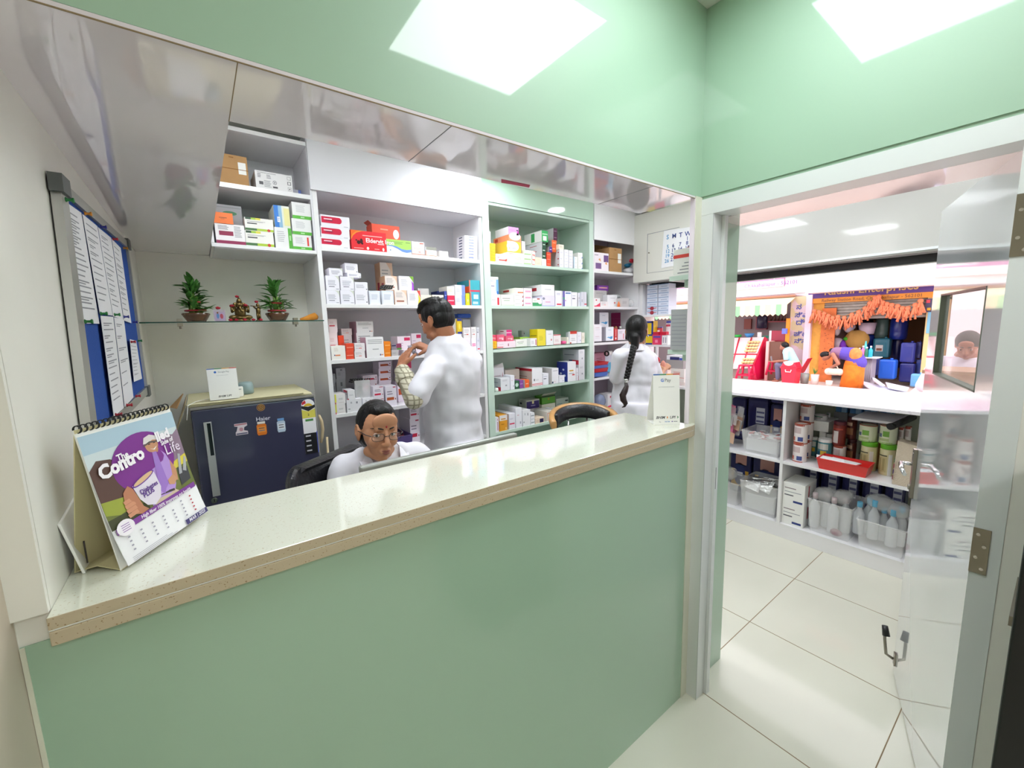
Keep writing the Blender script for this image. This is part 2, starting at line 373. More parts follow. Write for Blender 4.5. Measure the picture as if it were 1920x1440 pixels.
# right white unit
r = unit('shelf_unit', (3.18, 2.78, 0), 'white shelf unit with cartons and plastic bags at the far right corner')
panel('side_panel', r, (2.848, 2.862, YB, 2.975, 0, CH-.002), LAM); panel('side_panel', r, (3.488, 3.505, YB+.002, 2.975, 0, CH-.002), LAM)
panel('back_panel', r, (2.862, 3.488, 2.955, 2.975, 0, CH-.002), mat('mauve_back', '#b9aab8', .5))
panel('overhead_panel', r, (2.848, 3.503, YB-.016, YB-.001, 2.335, CH-.002), LAM)
for z in SH: panel('shelf', r, (2.8625, 3.4875, YB+.002, 2.9545, z-T, z), LAM, .001)
# cubby over the alcove
c = unit('wall_cabinet', (.34, 2.78, 2.05), 'open two-tier white wall cabinet high above the fridge alcove')
panel('side_panel', c, (.102, .116, YB, 2.975, 2.053, CH-.002), LAM); panel('back_panel', c, (.116, .584, 2.96, 2.975, 2.053, CH-.002), LAMV)
panel('shelf', c, (.102, .584, YB, 2.975, 2.034, 2.0525), LAM, .001); panel('shelf', c, (.1165, .5845, YB+.002, 2.959, 2.325, 2.348), LAM, .001); panel('shelf', c, (.1165, .5845, YB, 2.959, 2.60, 2.62), LAM, .001)
m = MB(); m.box(.115, .585, YB+.01, 2.95, 2.03, 2.034, LAMV); m.box(.575, .5845, YB, 2.975, 2.053, CH-.004, LAMV); m.build('trim_panel', c)

# ------------------------------------------------------------------ medicine cartons
W = '#ececf0'
STY = {   # name: (base colour, description, decals; whole-side grey-white fills paint the left face's shade)
 'maroonbase': ('#ece9ea', 'white carton with maroon base band', [('r',0,0,1,.17,'#8e1b4e'),('r',.12,.42,.6,.64,'#8f1544'),('n',.1,.7,.5,.93,4,'#77777d'),('n',.64,.35,.92,.93,8,'#8a8a90')]),
 'orange': ('#ea7224', 'orange carton', [('r',.28,.5,.68,.56,'#7a3a14'),('r',.36,.4,.55,.43,'#8a4a20')]),
 'greyoval': ('#8b8c90', 'grey carton with green oval badge', [('e',.55,.62,.26,.1,'#2c6a40'),('r',0,.86,1,.9,'#77787c')]),
 'limeyellow': ('#eceae4', 'white carton with green and yellow squares over a lime band', [('r',.03,.85,.22,1,'#2d4a34'),('r',.22,.85,.38,1,'#9fc43c'),('r',.38,.85,.55,1,'#dcd24a'),('r',0,.03,.4,.2,'#3f6b39'),('r',.4,.03,1,.2,'#a9c636'),('e',.82,.12,.06,.11,'#c23a2a'),('r',.08,.52,.42,.6,'#444448'),('n',.08,.66,.75,.76,2,'#8a8a90')]),
 'greenright': ('#e6e6e6', 'white carton with green right band', [('r',.78,0,1,1,'#57ab3c'),('n',.15,.3,.6,.85,6,'#b8b8bc'),('r',.84,.4,.93,.65,'#a8d69a')]),
 'greenbase': ('#e4e4e4', 'white carton with green base band', [('r',0,0,1,.2,'#5aaf3c'),('n',.2,.4,.72,.85,6,'#c0c0c4'),('r',.42,.06,.62,.14,'#a9d79c')]),
 'greenbasered': ('#e4e4e4', 'white carton with green base band and red bar', [('r',0,0,1,.2,'#5aaf3c'),('n',.15,.4,.62,.85,6,'#c0c0c4'),('r',.76,.28,.85,.86,'#d8362c'),('r',.42,.06,.62,.14,'#a9d79c')]),
 'blueyellow': ('#dfe3d6', 'blue and yellow washed carton', [('r',0,0,.4,1,'#2f78cc'),('r',.28,0,.5,1,'#8ab3d2'),('r',.62,.1,1,.9,'#e2dc9a'),('r',.18,.24,.36,.48,'#f2f2f2'),('n',.2,.28,.34,.44,3,'#2f78cc')]),
 'shipping': ('#dcdadb', 'white printed shipping carton with handling symbols', [('n',.06,.88,.6,.93,1,'#5a5a60'),('n',.06,.6,.16,.85,3,'#5a5a60'),('n',.3,.6,.42,.85,3,'#77777c'),('r',.09,.22,.2,.4,'#55555a'),('n',.22,.1,.42,.5,6,'#8a8a8e'),('e',.51,.42,.055,.12,'#6b6b70'),('e',.51,.42,.042,.09,'#dcdadb'),('r',.495,.38,.525,.46,'#55555a'),('r',.45,.1,.58,.2,'#4a4a4e'),('r',.86,.7,.96,.9,'#8e8e92'),('r',.87,.72,.95,.88,'#dcdadb'),('r',.86,.4,.96,.6,'#66666a'),('r',.88,.43,.94,.57,'#dcdadb'),('r',.86,.06,.96,.28,'#8e8e92'),('r',.87,.08,.95,.26,'#dcdadb'),('p',[(.89,.2),(.91,.1),(.93,.2)],'#222226')]),
 'redpill': ('#e6e4ec', 'white carton with crimson rounded label', [('r',.02,.3,.62,.86,'#ca1240'),('e',.62,.58,.1,.28,'#ca1240'),('r',.1,.6,.38,.7,'#f0c8d2'),('r',.16,.5,.4,.56,'#4a1a4a'),('n',.78,.06,.96,.14,1,'#8a8a96')]),
 'eldervit': ('#dd2430', 'red carton with orange corner and white lettering', [('p',[(0,1),(0,.5),(.06,.72),(.16,.88),(.3,.97),(.42,1)],'#ef8a2c'),('p',[(.0,1),(0,.62),(.05,.8),(.14,.93),(.25,1)],'#e8641e'),('n',.32,.72,.93,.82,1,'#f3b4b0'),('t','Eldervit Iron',.40,.43,.23,'#fff4f2'),('e',.2,.4,.05,.1,'#3a0c10'),('e',.28,.46,.04,.14,'#3a0c10'),('e',.14,.5,.025,.04,'#3a0c10'),('e',.3,.34,.03,.05,'#3a0c10'),('r',.74,.36,.93,.4,'#f6cfcd'),('r',.06,.08,.33,.12,'#f3a09c'),('e',.45,.12,.035,.08,'#f6dcda'),('r',.64,.09,.78,.13,'#f3a09c'),('e',.9,.12,.03,.09,'#f6dcda')]),
 'ors': ('#e2543a', 'open orange carton lettered ORS', [('t','ORS',.4,.08,.38,'#f3b02a'),('e',.86,.72,.11,.16,'#e8dcdc'),('n',.3,.8,.6,.9,1,'#f09a80'),('r',.85,.15,.95,.4,'#f0a896')]),
 'limewave': ('#e9ecf4', 'lime, white and blue wave carton', [('p',[(0,1),(1,1),(1,.36),(.8,.3),(.6,.34),(.4,.5),(.2,.55),(0,.52)],'#a5cf63'),('p',[(0,.53),(.2,.56),(.4,.5),(.6,.34),(.8,.3),(1,.36),(1,.16),(.8,.08),(.62,.14),(.42,.34),(.22,.48),(0,.5)],'#6b8fe0'),('n',.1,.66,.7,.88,3,'#6f9a4a'),('r',.78,.82,.96,.86,'#4a6a4a'),('e',.14,.2,.03,.05,'#7a8aa8')]),
 'whitered': ('#ecE6e4', 'white carton with red base stripe', [('r',0,0,1,.1,'#e68a7c'),('r',.62,.84,.94,.92,'#e0604c'),('n',.1,.4,.8,.62,4,'#c8b8b4'),('r',.5,.2,.68,.25,'#df6a58')]),
 'smallborder': ('#e4e2e8', 'small white carton with orange border', [('r',0,0,1,.08,'#dd7a40'),('r',0,0,.06,.6,'#dd7a40'),('r',.05,.66,1,1,'#8d8d84'),('n',.2,.2,.8,.5,3,'#9aa4c4')]),
 'plaincream': ('#efece4', 'small plain cream carton', [('n',.2,.2,.7,.26,1,'#d0ccc2')]),
 'bluetab': ('#eceaf0', 'flat white carton with blue tab', [('r',.34,.3,.72,.7,'#6a76b4'),('r',.38,.4,.68,.5,'#a8b0d8'),('sr',.3,.3,.7,.7,'#55597a')]),
 'whitecurve': ('#ebe9f2', 'white carton with curved pale corner', [('n',.15,.35,.8,.72,4,'#a9a9b6'),('r',.2,.24,.62,.29,'#6f6f80'),('p',[(1,.98),(1,.5),(.93,.75),(.8,.92),(.66,1)],'#d5d9cf'),('r',.72,.08,.94,.12,'#8f8f9c')]),
 'whitedot': ('#ebe9f1', 'white carton with dark corner dot', [('n',.1,.4,.82,.72,4,'#b0b0bc'),('r',.12,.32,.7,.36,'#9a9aa8'),('e',.9,.16,.035,.06,'#23233a')]),
 'blueframe': ('#eceef4', 'white carton with thin blue frame', [('n',.18,.35,.78,.75,5,'#b8c2d8'),('r',.04,.04,.06,.94,'#a8c4de'),('r',.94,.04,.96,.94,'#a8c4de'),('r',.06,.92,.94,.94,'#b8d0e4')]),
 'peach': ('#efe2dc', 'white carton with peach corner and red wording', [('p',[(.5,1),(1,1),(1,.3),(.94,.6),(.8,.85)],'#eec9ae'),('n',.12,.5,.72,.86,5,'#b8b0b0'),('r',.14,.2,.75,.29,'#a8604a'),('sr',0,0,1,1,'#dfae88'),('sr',.35,.3,.75,.55,'#a01830')]),
 'whiteredyellow': ('#eceaf0', 'white carton with red and yellow right edge', [('p',[(.74,1),(1,1),(1,.5),(.88,.75)],'#d8463a'),('p',[(.82,.8),(1,.45),(1,0),(.78,0),(.86,.4)],'#d9cf2c'),('n',.15,.3,.62,.8,5,'#c4c4cc')]),
 'purplegreen': ('#e8e6ec', 'white carton with purple and green curved edge', [('p',[(.72,1),(1,1),(1,.55),(.9,.75)],'#7fb03c'),('p',[(.86,.72),(1,.5),(1,0),(.84,0),(.88,.4)],'#a14ac8'),('n',.15,.3,.62,.8,5,'#bdbdc6')]),
 'cream': ('#eee8da', 'cream carton', [('n',.15,.4,.8,.7,3,'#cbc3ae')]),
 'greybox': ('#c4c0c0', 'grey-white carton', [('n',.15,.35,.8,.65,3,'#a09c9c')]),
 'bluebox': ('#39479e', 'royal blue carton', [('r',.12,.3,.8,.4,'#a8b0e0'),('sr',0,0,1,1,'#1d275e')]),
 'pinkred': ('#dc2450', 'crimson pink carton', [('r',.08,.42,.9,.52,'#f6c0cc')]),
 'bluestripe': ('#e6e6f2', 'white carton with periwinkle right edge', [('r',.66,0,1,1,'#7c93e4'),('n',.1,.3,.55,.7,5,'#b8b8c8')]),
 'tealorange': ('#3aa6b4', 'teal carton with orange spine', [('r',0,0,.1,1,'#e8755e'),('r',.1,.06,1,.2,'#dc3a5a'),('sr',0,0,1,1,'#2e8e9e'),('sr',.5,0,1,.5,'#e0552e')]),
 'teallabel': ('#43a9c2', 'teal carton with white squares', [('r',0,0,.1,1,'#e8755e'),('r',.35,.5,.85,.85,'#cfe4ea'),('r',.25,.1,.8,.3,'#bfe0e8')]),
 'yellow': ('#e8d82c', 'yellow carton', [('e',.5,.4,.16,.12,'#f4eea8')]),
 'palepink': ('#efdfe2', 'tall pale pink carton', [('r',.1,.44,.72,.53,'#d2304a'),('n',.15,.65,.6,.8,3,'#d8b8bc')]),
 'logoorange': ('#efece6', 'white carton with blue and orange logo', [('e',.22,.34,.04,.05,'#1f3a7a'),('r',.27,.28,.62,.37,'#e08a5e'),('n',.2,.6,.5,.88,4,'#d8ccc4')]),
 'redorange': ('#e2492a', 'vermilion carton', [('r',.1,.42,.9,.5,'#f3b09a')]),
 'redtext': ('#ece6e8', 'white carton with small red wording', [('n',.1,.5,.8,.85,3,'#c0b8bc'),('r',.4,.3,.68,.38,'#d84a3a'),('r',.1,.3,.38,.36,'#b0a8ac')]),
 'bigletters': ('#ecebec', 'large white carton with grey lettering lines', [('n',.1,.66,.92,.9,3,'#a4a4a8'),('r',.35,.38,.7,.43,'#b4b4b8'),('e',.78,.12,.03,.05,'#1f3a7a'),('r',.82,.09,.94,.14,'#d88a6a'),('sr',0,0,1,1,'#c89fb0')]),
 'brightorange': ('#ec8418', 'bright orange carton', [('r',.12,.4,.88,.52,'#f6b86a')]),
 'multistripe': ('#8a8692', 'purple, grey and green carton', [('r',.5,.3,1,1,'#8e3a5e'),('r',.55,0,1,.3,'#4f8a3a'),('r',.05,.6,.45,.8,'#2a2450')]),
 'pinktop': ('#ecdfe8', 'white carton with pink top label', [('r',.5,.76,.95,.93,'#cc2a5e'),('n',.1,.3,.45,.7,3,'#d2bcd0')]),
 'yellowedge': ('#ece9e9', 'white carton with yellow and red left edge', [('r',0,.18,.13,1,'#dfdc4a'),('r',0,0,.08,.18,'#c8202c'),('n',.35,.4,.8,.6,2,'#b4b4b8'),('n',.35,.12,.9,.18,1,'#c0b4b4')]),
 'blackedge': ('#ecebee', 'white carton with black left edge and red foot', [('r',0,.12,.07,1,'#1c1c22'),('r',0,0,.18,.12,'#b02030'),('n',.25,.4,.8,.55,2,'#b8b8be'),('sr',0,.5,1,1,'#c6c4ca'),('sr',.3,.75,1,1,'#b0203a')]),
 'greytall': ('#b9b9c1', 'tall pale grey carton', [('n',.15,.3,.5,.6,4,'#8d8d96'),('r',.45,.75,.65,.88,'#77777f')]),
 'orangestrip': ('#ecdfec', 'lilac-white carton with rust arrow stripe', [('r',.12,.36,.72,.66,'#b8502c'),('p',[(.72,.36),(.84,.36),(.72,.66)],'#7a2430'),('r',.86,.6,.93,.75,'#8a1e34'),('r',.86,.3,.93,.45,'#8a1e34')]),
 'redstrip': ('#ecdfea', 'lilac-white carton with red arrow stripe', [('r',.08,.3,.72,.55,'#cc1a44'),('p',[(.72,.3),(.84,.3),(.72,.55)],'#8a1030'),('r',.86,.55,.93,.7,'#8a1e34'),('r',.86,.28,.93,.4,'#8a1e34'),('n',.1,.72,.6,.85,2,'#a89ab0')]),
 'redstripb': ('#eae2ec', 'lilac-white carton with large grey wording over red stripe', [('r',.1,.28,.72,.42,'#cc1a44'),('r',.84,.28,.92,.36,'#8a1e34'),('n',.12,.55,.75,.78,2,'#8f8698'),('r',.6,.9,.95,.95,'#b02a4e')]),
 'orangestripb': ('#e6e0ea', 'lilac-white carton with large grey wording over rust stripe', [('r',.1,.3,.75,.44,'#bb5a30'),('r',.84,.3,.92,.38,'#8a1e34'),('n',.15,.55,.7,.78,2,'#8f8698'),('r',.7,.9,.95,.95,'#b02a4e'),('sr',.4,.1,.9,.3,'#8a1e34')]),
 'squares': ('#e8e7ec', 'white carton with small grey code squares', [('r',.25,.68,.36,.82,'#b4b4bc'),('r',.62,.64,.73,.8,'#8e8e98'),('r',.08,.22,.22,.3,'#a0a0a8')]),
 'yellowstack': ('#f2b81a', 'thin yellow-orange carton', [('r',0,0,1,.12,'#e89414'),('r',.1,.45,.6,.55,'#d89010')]),
 'redarrow': ('#eee9ea', 'white carton with red arrow stripe', [('r',.25,.18,.8,.34,'#dd4438'),('p',[(.8,.1),(1,.18),(1,.5),(.8,.34)],'#dd4438'),('r',.1,.55,.3,.62,'#c84a50')]),
 'creamwide': ('#f1eee0', 'wide cream carton with grey wording', [('n',.4,.35,.95,.6,3,'#a8a898'),('r',.4,0,.9,.06,'#a8cf96'),('r',.1,.85,.4,.9,'#d89a8a')]),
 'yellowdome': ('#e9bf3a', 'white-domed yellow carton', [('e',.4,.55,.44,.46,'#efeef0'),('r',0,.1,.42,1,'#efeef0'),('n',.3,.35,.66,.44,1,'#7a86b4'),('r',.12,.25,.17,.5,'#c8aa3a')]),
 'orangedome': ('#e88e66', 'white-domed orange carton', [('e',.5,.8,.46,.62,'#f1eeee'),('n',.35,.5,.7,.6,1,'#c8b8b4'),('sr',.1,.3,.3,.8,'#c03a28')]),
 'lilac': ('#cc94d8', 'lilac carton with magenta corner', [('p',[(.76,0),(1,0),(1,.7),(.86,.5)],'#b8309e'),('p',[(.74,.7),(.96,.72),(.86,.48)],'#3a1238'),('n',.06,.5,.62,.68,2,'#b074bc'),('sr',0,0,1,1,'#dcd8dc')]),
 'thinwhite': ('#ece9f0', 'narrow white carton', [('r',.2,.6,.7,.64,'#c8a8b0'),('r',.2,.4,.8,.43,'#c8c8d0')]),
 'greenflat': ('#efeee2', 'flat cream carton with green underline', [('r',0,.02,.9,.26,'#a3c58a'),('r',0,.26,1,.32,'#c8dcb4'),('n',.1,.5,.7,.7,1,'#c4c0b0')]),
 'redflat': ('#f0e9e2', 'flat cream carton with red corner', [('r',.05,0,.9,.18,'#d8574a'),('r',.4,.8,1,1,'#e8a8a0')]),
 'apricot': ('#f2dcc4', 'apricot carton', [('n',.2,.4,.8,.6,2,'#e0c0a4')]),
 'darkgreen': ('#1f4a34', 'carton with dark green end', [('r',.2,.4,.8,.56,'#cfe0d4'),('sr',0,0,1,1,'#c9c9cc'),('sr',.3,.4,.7,.5,'#a02830')]),
 'greenwhite': ('#34a85a', 'green carton with white square', [('r',.2,.1,.75,.5,'#f2f6f2'),('n',.1,.6,.95,.78,1,'#c4ecd0'),('sr',0,0,1,1,'#dcdcd8'),('sr',.4,.1,.6,.9,'#3a9a56')]),
 'maroon': ('#4c1a3e', 'carton with maroon end', [('r',.15,.46,.8,.56,'#a07a98'),('sr',0,0,1,1,'#c3c0c4')]),
 'orangeend': ('#ee642a', 'carton with orange end', [('r',.2,.45,.8,.55,'#f8c4a4'),('sr',0,0,1,1,'#cfccd0'),('sr',.1,.35,.7,.6,'#7e1a28')]),
 'violetend': ('#4a2a86', 'small carton with violet end', [('r',.2,.4,.8,.55,'#c8b8e0'),('sr',0,0,1,1,'#d8d4dc')]),
 'redbarside': ('#eceaf2', 'white carton with red bar on its side', [('n',.15,.4,.8,.6,2,'#c8c4d0'),('sr',0,0,1,1,'#d2d0d4'),('sr',.5,.42,.85,.6,'#a8283a')]),
 'whiteline': ('#eeecf4', 'narrow white carton with pale line', [('r',0,.02,1,.05,'#b8c0dc'),('n',.2,.45,.8,.6,2,'#c4c4d0')]),
 'blueleft': ('#f0f0ee', 'cream carton with blue left edge', [('r',0,0,.12,1,'#58a8d8'),('n',.3,.4,.8,.6,2,'#bcc8cc')]),
 'roundend': ('#eeeeea', 'cream carton with blue corner', [('p',[(.7,0),(1,0),(1,.35)],'#6a86c8'),('n',.2,.45,.7,.6,1,'#c8ccc4')]),
 'bluefade': ('#eceef6', 'tall white carton with blue right side', [('r',.72,.1,1,.85,'#6fa6e6'),('r',.6,.2,.74,.7,'#b4cfee'),('e',.88,.1,.12,.1,'#2f78cc'),('n',.05,.7,.55,.82,2,'#a4a8c0'),('r',.1,.45,.5,.5,'#77779a')]),
 'redbar': ('#eeeaea', 'white carton with upright red bar', [('r',.66,.06,.86,.72,'#e23a48'),('n',.1,.4,.55,.6,2,'#c8c0c4')]),
 'greentext': ('#eeeee8', 'white carton with green wording', [('n',.1,.6,.85,.74,1,'#8a8a86'),('n',.2,.42,.75,.54,1,'#8fb88a'),('r',0,.03,1,.08,'#a8cca0')]),
 'redcorner': ('#eeecea', 'flat white carton with red right corner', [('p',[(.85,0),(1,0),(1,.6)],'#a83040'),('n',.1,.4,.7,.6,1,'#c0bcbc')]),
 'orangefoot': ('#eeeae0', 'white carton with orange foot', [('r',.3,.0,1,.22,'#dd7038'),('sr',.2,.35,.6,.75,'#b03028')]),
 'pinktext': ('#f0e8f0', 'white carton with pink wording', [('r',.18,.35,.85,.58,'#e87aa8'),('r',.22,.42,.8,.5,'#f4b8d0')]),
 'greenfoot': ('#eceee8', 'white carton with green lower half', [('r',0,0,1,.45,'#3fa068'),('e',.82,.55,.22,.3,'#eceee8'),('r',.5,.85,.8,1,'#b83a30'),('n',.1,.62,.55,.74,1,'#8ab89a')]),
 'longwhite': ('#efecee', 'long white carton with grey wording', [('n',.25,.5,.75,.62,1,'#b4b4bc'),('e',.9,.85,.02,.03,'#b02030'),('sr',.4,.45,.75,.75,'#b02838')]),
 'lavender': ('#e2dcf2', 'lavender-white carton', [('r',.25,.35,.65,.42,'#d88ab0'),('r',0,0,1,.06,'#a0a0dc'),('e',.12,.7,.1,.12,'#8a8a9e')]),
 'redfoot': ('#eae8f4', 'tall white carton with red foot bar', [('r',.2,.08,.9,.17,'#dd3550'),('n',.2,.72,.8,.86,2,'#b8b8cc')]),
 'bluespine': ('#eaeaf6', 'white carton with blue and green spine', [('r',0,0,.2,1,'#5a4ea8'),('r',0,.45,.2,.6,'#2f8a78'),('r',.3,.82,.9,.92,'#6a86b8'),('e',.3,.38,.04,.05,'#a85aa0')]),
 'whitetag': ('#ecebf3', 'white carton with dark tag', [('r',.1,.52,.6,.58,'#3a3a52'),('n',.1,.7,.9,.8,1,'#b8b8cc')]),
 'silverred': ('#d6d6e0', 'tall silvery carton with red foot', [('r',.5,.12,1,.2,'#e03a50'),('r',.45,0,.55,1,'#c2c2ce'),('n',.05,.3,.3,.5,2,'#8a8a96')]),
 'pink': ('#e8607e', 'rose pink carton', [('r',.25,.35,.85,.6,'#f6a8b8'),('e',.75,.35,.12,.14,'#f4d4d4')]),
 'magenta': ('#d42a7a', 'carton with magenta end', [('r',0,.48,1,.6,'#f4c8dc'),('sr',0,0,1,1,'#e0dadc'),('sr',.4,.7,.75,.82,'#8a2040')]),
 'pinkwide': ('#f3e0ea', 'wide pale pink carton with red foot bar', [('r',0,.08,.32,.2,'#dd3a48'),('n',.1,.55,.4,.62,1,'#a890a0'),('r',.58,.25,.63,.65,'#b05a70')]),
 'creamred': ('#f0eff2', 'white carton with crimson right bar', [('r',.8,.12,.92,.85,'#c02a4a'),('n',.15,.3,.6,.7,3,'#c8c4cc')]),
 'limeflat': ('#a4cf52', 'flat lime green carton', []),
 'bigyellow': ('#ecd83a', 'large yellow carton', [('n',.2,.3,.7,.6,4,'#c8b82a'),('sr',0,0,1,1,'#dcc414'),('sn',.1,.35,.9,.7,2,'#9a8a10')]),
 'dotred': ('#ececf0', 'white carton with small red seal', [('e',.75,.36,.09,.07,'#c86a70'),('n',.3,.7,.8,.8,1,'#c4c4cc')]),
 'redlines': ('#f0e8e8', 'white carton with red top and foot lines', [('r',0,.92,1,1,'#d84a5a'),('r',0,.02,1,.07,'#d8607a'),('n',.2,.3,.8,.55,3,'#d8b8bc')]),
 'redflap': ('#ecebee', 'white carton with red open flap', [('r',.05,.8,1,1,'#e8422e'),('n',.2,.2,.8,.5,2,'#c4c4c8'),('r',0,0,.2,.12,'#b8402a')]),
 'flapwhite': ('#e9e4ea', 'white carton with raised lid', [('n',.05,.5,.7,.65,2,'#b49aa4'),('p',[(.78,.1),(.95,.1),(.88,.8)],'#b83048')]),
 'beigelong': ('#cfc4bc', 'long beige carton', [('n',.1,.5,.9,.6,1,'#a89a90')]),
 'violetmid': ('#8a4a9e', 'violet carton', [('r',.1,.5,.9,.6,'#b890c8')]),
 'forest': ('#1f5a3a', 'forest green carton', [('e',.4,.5,.4,.25,'#b8d4c8')]),
 'redtopbig': ('#efedf2', 'large white carton with red top and base line', [('r',0,.12,1,.15,'#d83a4a'),('r',0,.05,1,.08,'#e05a60'),('r',.15,.3,.27,.42,'#77777e'),('n',.35,.3,.7,.4,2,'#c4c4cc'),('sr',0,0,1,1,'#c2b8b0'),('sr',0,.85,1,1,'#b01830'),('sn',.2,.35,.8,.6,2,'#9a7a78')]),
 'bluetag': ('#eceaf0', 'white carton with navy corner tag', [('r',0,.03,.22,.15,'#1e3a5a'),('n',.15,.8,.9,.88,1,'#9a9aa8'),('e',.45,.12,.03,.03,'#d83a4a'),('sr',0,0,1,1,'#cbc4c4')]),
 'ovalblue': ('#eeeef2', 'white carton with navy dotted side', [('r',.2,.52,.7,.58,'#d8a42a'),('n',.15,.38,.85,.44,1,'#8a8a96'),('r',.55,.3,.85,.36,'#d83a3a'),('sr',0,0,1,1,'#27358e'),('se',.7,.3,.12,.06,'#dfe4f4'),('se',.35,.4,.1,.05,'#dfe4f4'),('se',.6,.6,.1,.05,'#dfe4f4')]),
 'codebox': ('#dedee4', 'white carton with code panel', [('r',.5,.35,.68,.46,'#9a9aa4'),('n',.2,.75,.8,.88,2,'#b8b8c0'),('sr',0,0,1,1,'#c9c8d2'),('sn',.1,.6,.8,.7,1,'#70708a'),('sr',.6,0,1,.3,'#cc2a44'),('sr',.4,0,.6,.3,'#2a2a6a')]),
 'vertmaroon': ('#efecf4', 'white carton with upright maroon wording', [('r',.62,.1,.78,.7,'#b0486a'),('r',.62,.78,.78,.92,'#c86a8a')]),
 'amber': ('#eaa12a', 'amber and white carton', [('r',0,.66,1,1,'#ece6e6'),('r',.2,.72,.8,.8,'#d89a4a'),('n',.2,.35,.6,.5,1,'#c8841a'),('r',.75,.05,.92,.2,'#f2c880')]),
 'pinkbar': ('#eceaf4', 'white carton with pink-red bar', [('r',.12,.3,.9,.38,'#dd3560'),('n',.15,.6,.8,.72,2,'#c4c4d4'),('r',0,0,.05,1,'#a8bce0')]),
 'smallcode': ('#ecebf4', 'tall white carton with tiny grey code', [('r',.65,.18,.85,.3,'#b4b4c4'),('n',.25,.6,.6,.68,1,'#d8a0b0')]),
 'greybars': ('#ececf0', 'white carton with three grey bars', [('r',.1,.72,.9,.8,'#9aa4a8'),('r',.1,.45,.9,.5,'#bcc4c8'),('r',.1,.15,.9,.23,'#9aa4a8')]),
 'navytag': ('#e8d2bc', 'peach carton with navy tag', [('r',.5,.1,.92,.8,'#241c4e'),('n',.1,.4,.4,.55,1,'#b89a80')]),
 'orangeframe': ('#dcd6d0', 'grey-white carton with orange frame', [('r',.08,.1,.12,.84,'#dd8048'),('r',.08,.8,.92,.85,'#dd8048'),('r',.88,.1,.92,.85,'#dd8048'),('r',.6,.14,.88,.36,'#dca030'),('n',.2,.9,.8,.96,1,'#b0a8a4')]),
 'navylabel': ('#c8c6c0', 'grey carton with navy label and cream seal', [('r',.02,.03,.98,.85,'#2e1f66'),('r',.44,.55,.58,.98,'#dcd0a0'),('n',.35,.3,.7,.42,1,'#c8c0e0'),('sr',.1,.5,.4,.7,'#3a3a4a')]),
 'greenopen': ('#5b9a34', 'open green carton with raised flap', [('e',.5,.6,.07,.13,'#a8882a'),('r',0,0,1,.08,'#3f7a24'),('r',0,.86,1,1,'#15241a')]),
 'greylabel': ('#b9bfb8', 'pale grey-green carton', [('n',.05,.3,.6,.7,3,'#7a8a92'),('r',.72,.75,.95,.85,'#2a2a34')]),
 'purplesq': ('#efe6ec', 'white carton with purple squares', [('r',.12,.1,.5,.42,'#7a5a8e'),('r',.66,.5,.98,.88,'#6f4f86'),('p',[(.3,.62),(.48,.5),(.42,.7)],'#e8a060'),('p',[(.75,.4),(.9,.35),(.84,.56)],'#e8a060'),('r',.05,.84,.3,.87,'#5a4a6a')]),
 'redarc': ('#f0ecee', 'white carton with crimson arc foot', [('p',[(0,0),(1,0),(1,.45),(.7,.3),(.4,.14),(0,.1)],'#e2305a'),('r',.3,.7,.5,.85,'#c83a5a')]),
 'purplebox': ('#7a3a9a', 'purple carton', [('r',.15,.4,.9,.65,'#d88ac0'),('r',.3,.5,.8,.6,'#e8c070')]),
 'bluewave': ('#eaeef6', 'white carton with blue wave', [('p',[(.1,.25),(.4,.3),(.7,.2),(.9,.35),(.9,.28),(.7,.1),(.4,.2)],'#5aaede'),('e',.7,.22,.16,.1,'#3a96d0'),('n',.3,.75,.7,.82,1,'#9ab4cc'),('sr',0,0,1,1,'#b8b4c0')]),
 'redupright': ('#c8272e', 'tall red carton', [('r',.35,.3,.65,.85,'#e88a8a'),('e',.5,.15,.2,.09,'#f4e8e8'),('r',0,.9,1,1,'#8a4a3a')]),
 'whiteredline': ('#eee6f2', 'white carton with thin upright red line', [('r',.7,.1,.78,.6,'#dd3a58'),('n',.15,.6,.6,.85,3,'#bcb4c4')]),
 'berry': ('#a82a68', 'berry pink carton', [('r',.1,.5,.5,.6,'#d87aa4'),('r',.62,0,1,1,'#9a8a98')]),
 'roseblue': ('#c88a9e', 'rose, blue and white carton', [('r',0,0,.6,.5,'#5a6ea8'),('r',.6,.5,1,1,'#e4e8f4'),('r',.6,0,1,.5,'#5ab4d8'),('n',.1,.62,.5,.8,2,'#9a5a6e')]),
 'swirl': ('#d8dcea', 'white carton with red swirl', [('e',.5,.35,.22,.3,'#a83040'),('e',.52,.32,.1,.15,'#d8dcea'),('r',.05,.3,.3,.5,'#c85a60'),('r',.7,.3,.95,.5,'#c85a60'),('n',.1,.75,.6,.85,1,'#9aa0b8')]),
 'bluelined': ('#d9deee', 'pale blue-lined flat carton', [('r',.02,.86,.98,1,'#7c9ac4'),('n',.2,.3,.8,.5,1,'#b4bcd4')]),
 'goldtin': ('#e8c41e', 'yellow and navy carton', [('r',0,.86,1,1,'#2a3a8e'),('r',0,0,1,.14,'#2a3a8e'),('e',.5,.5,.2,.2,'#f0dc60')]),
 'redpink': ('#dc3a66', 'red and pink carton', [('r',.1,.7,.9,.85,'#4a4a9e'),('e',.4,.35,.2,.2,'#f08aa8'),('r',.6,.1,.9,.5,'#f0a8ba')]),
 'striplabel': ('#e6e6de', 'white carton with red stripe and grey print', [('r',.14,.72,1,.84,'#d83a2a'),('e',.3,.36,.1,.07,'#b0b0a8'),('n',.5,.2,.9,.5,4,'#b8b8b0')]),
 'blushbox': ('#ecdcd8', 'blush carton with red lines', [('r',0,.3,1,.34,'#e0908c'),('r',0,.66,1,.7,'#e0908c'),('n',.2,.45,.7,.58,2,'#d8b0ac')]),
}
BOXES = []
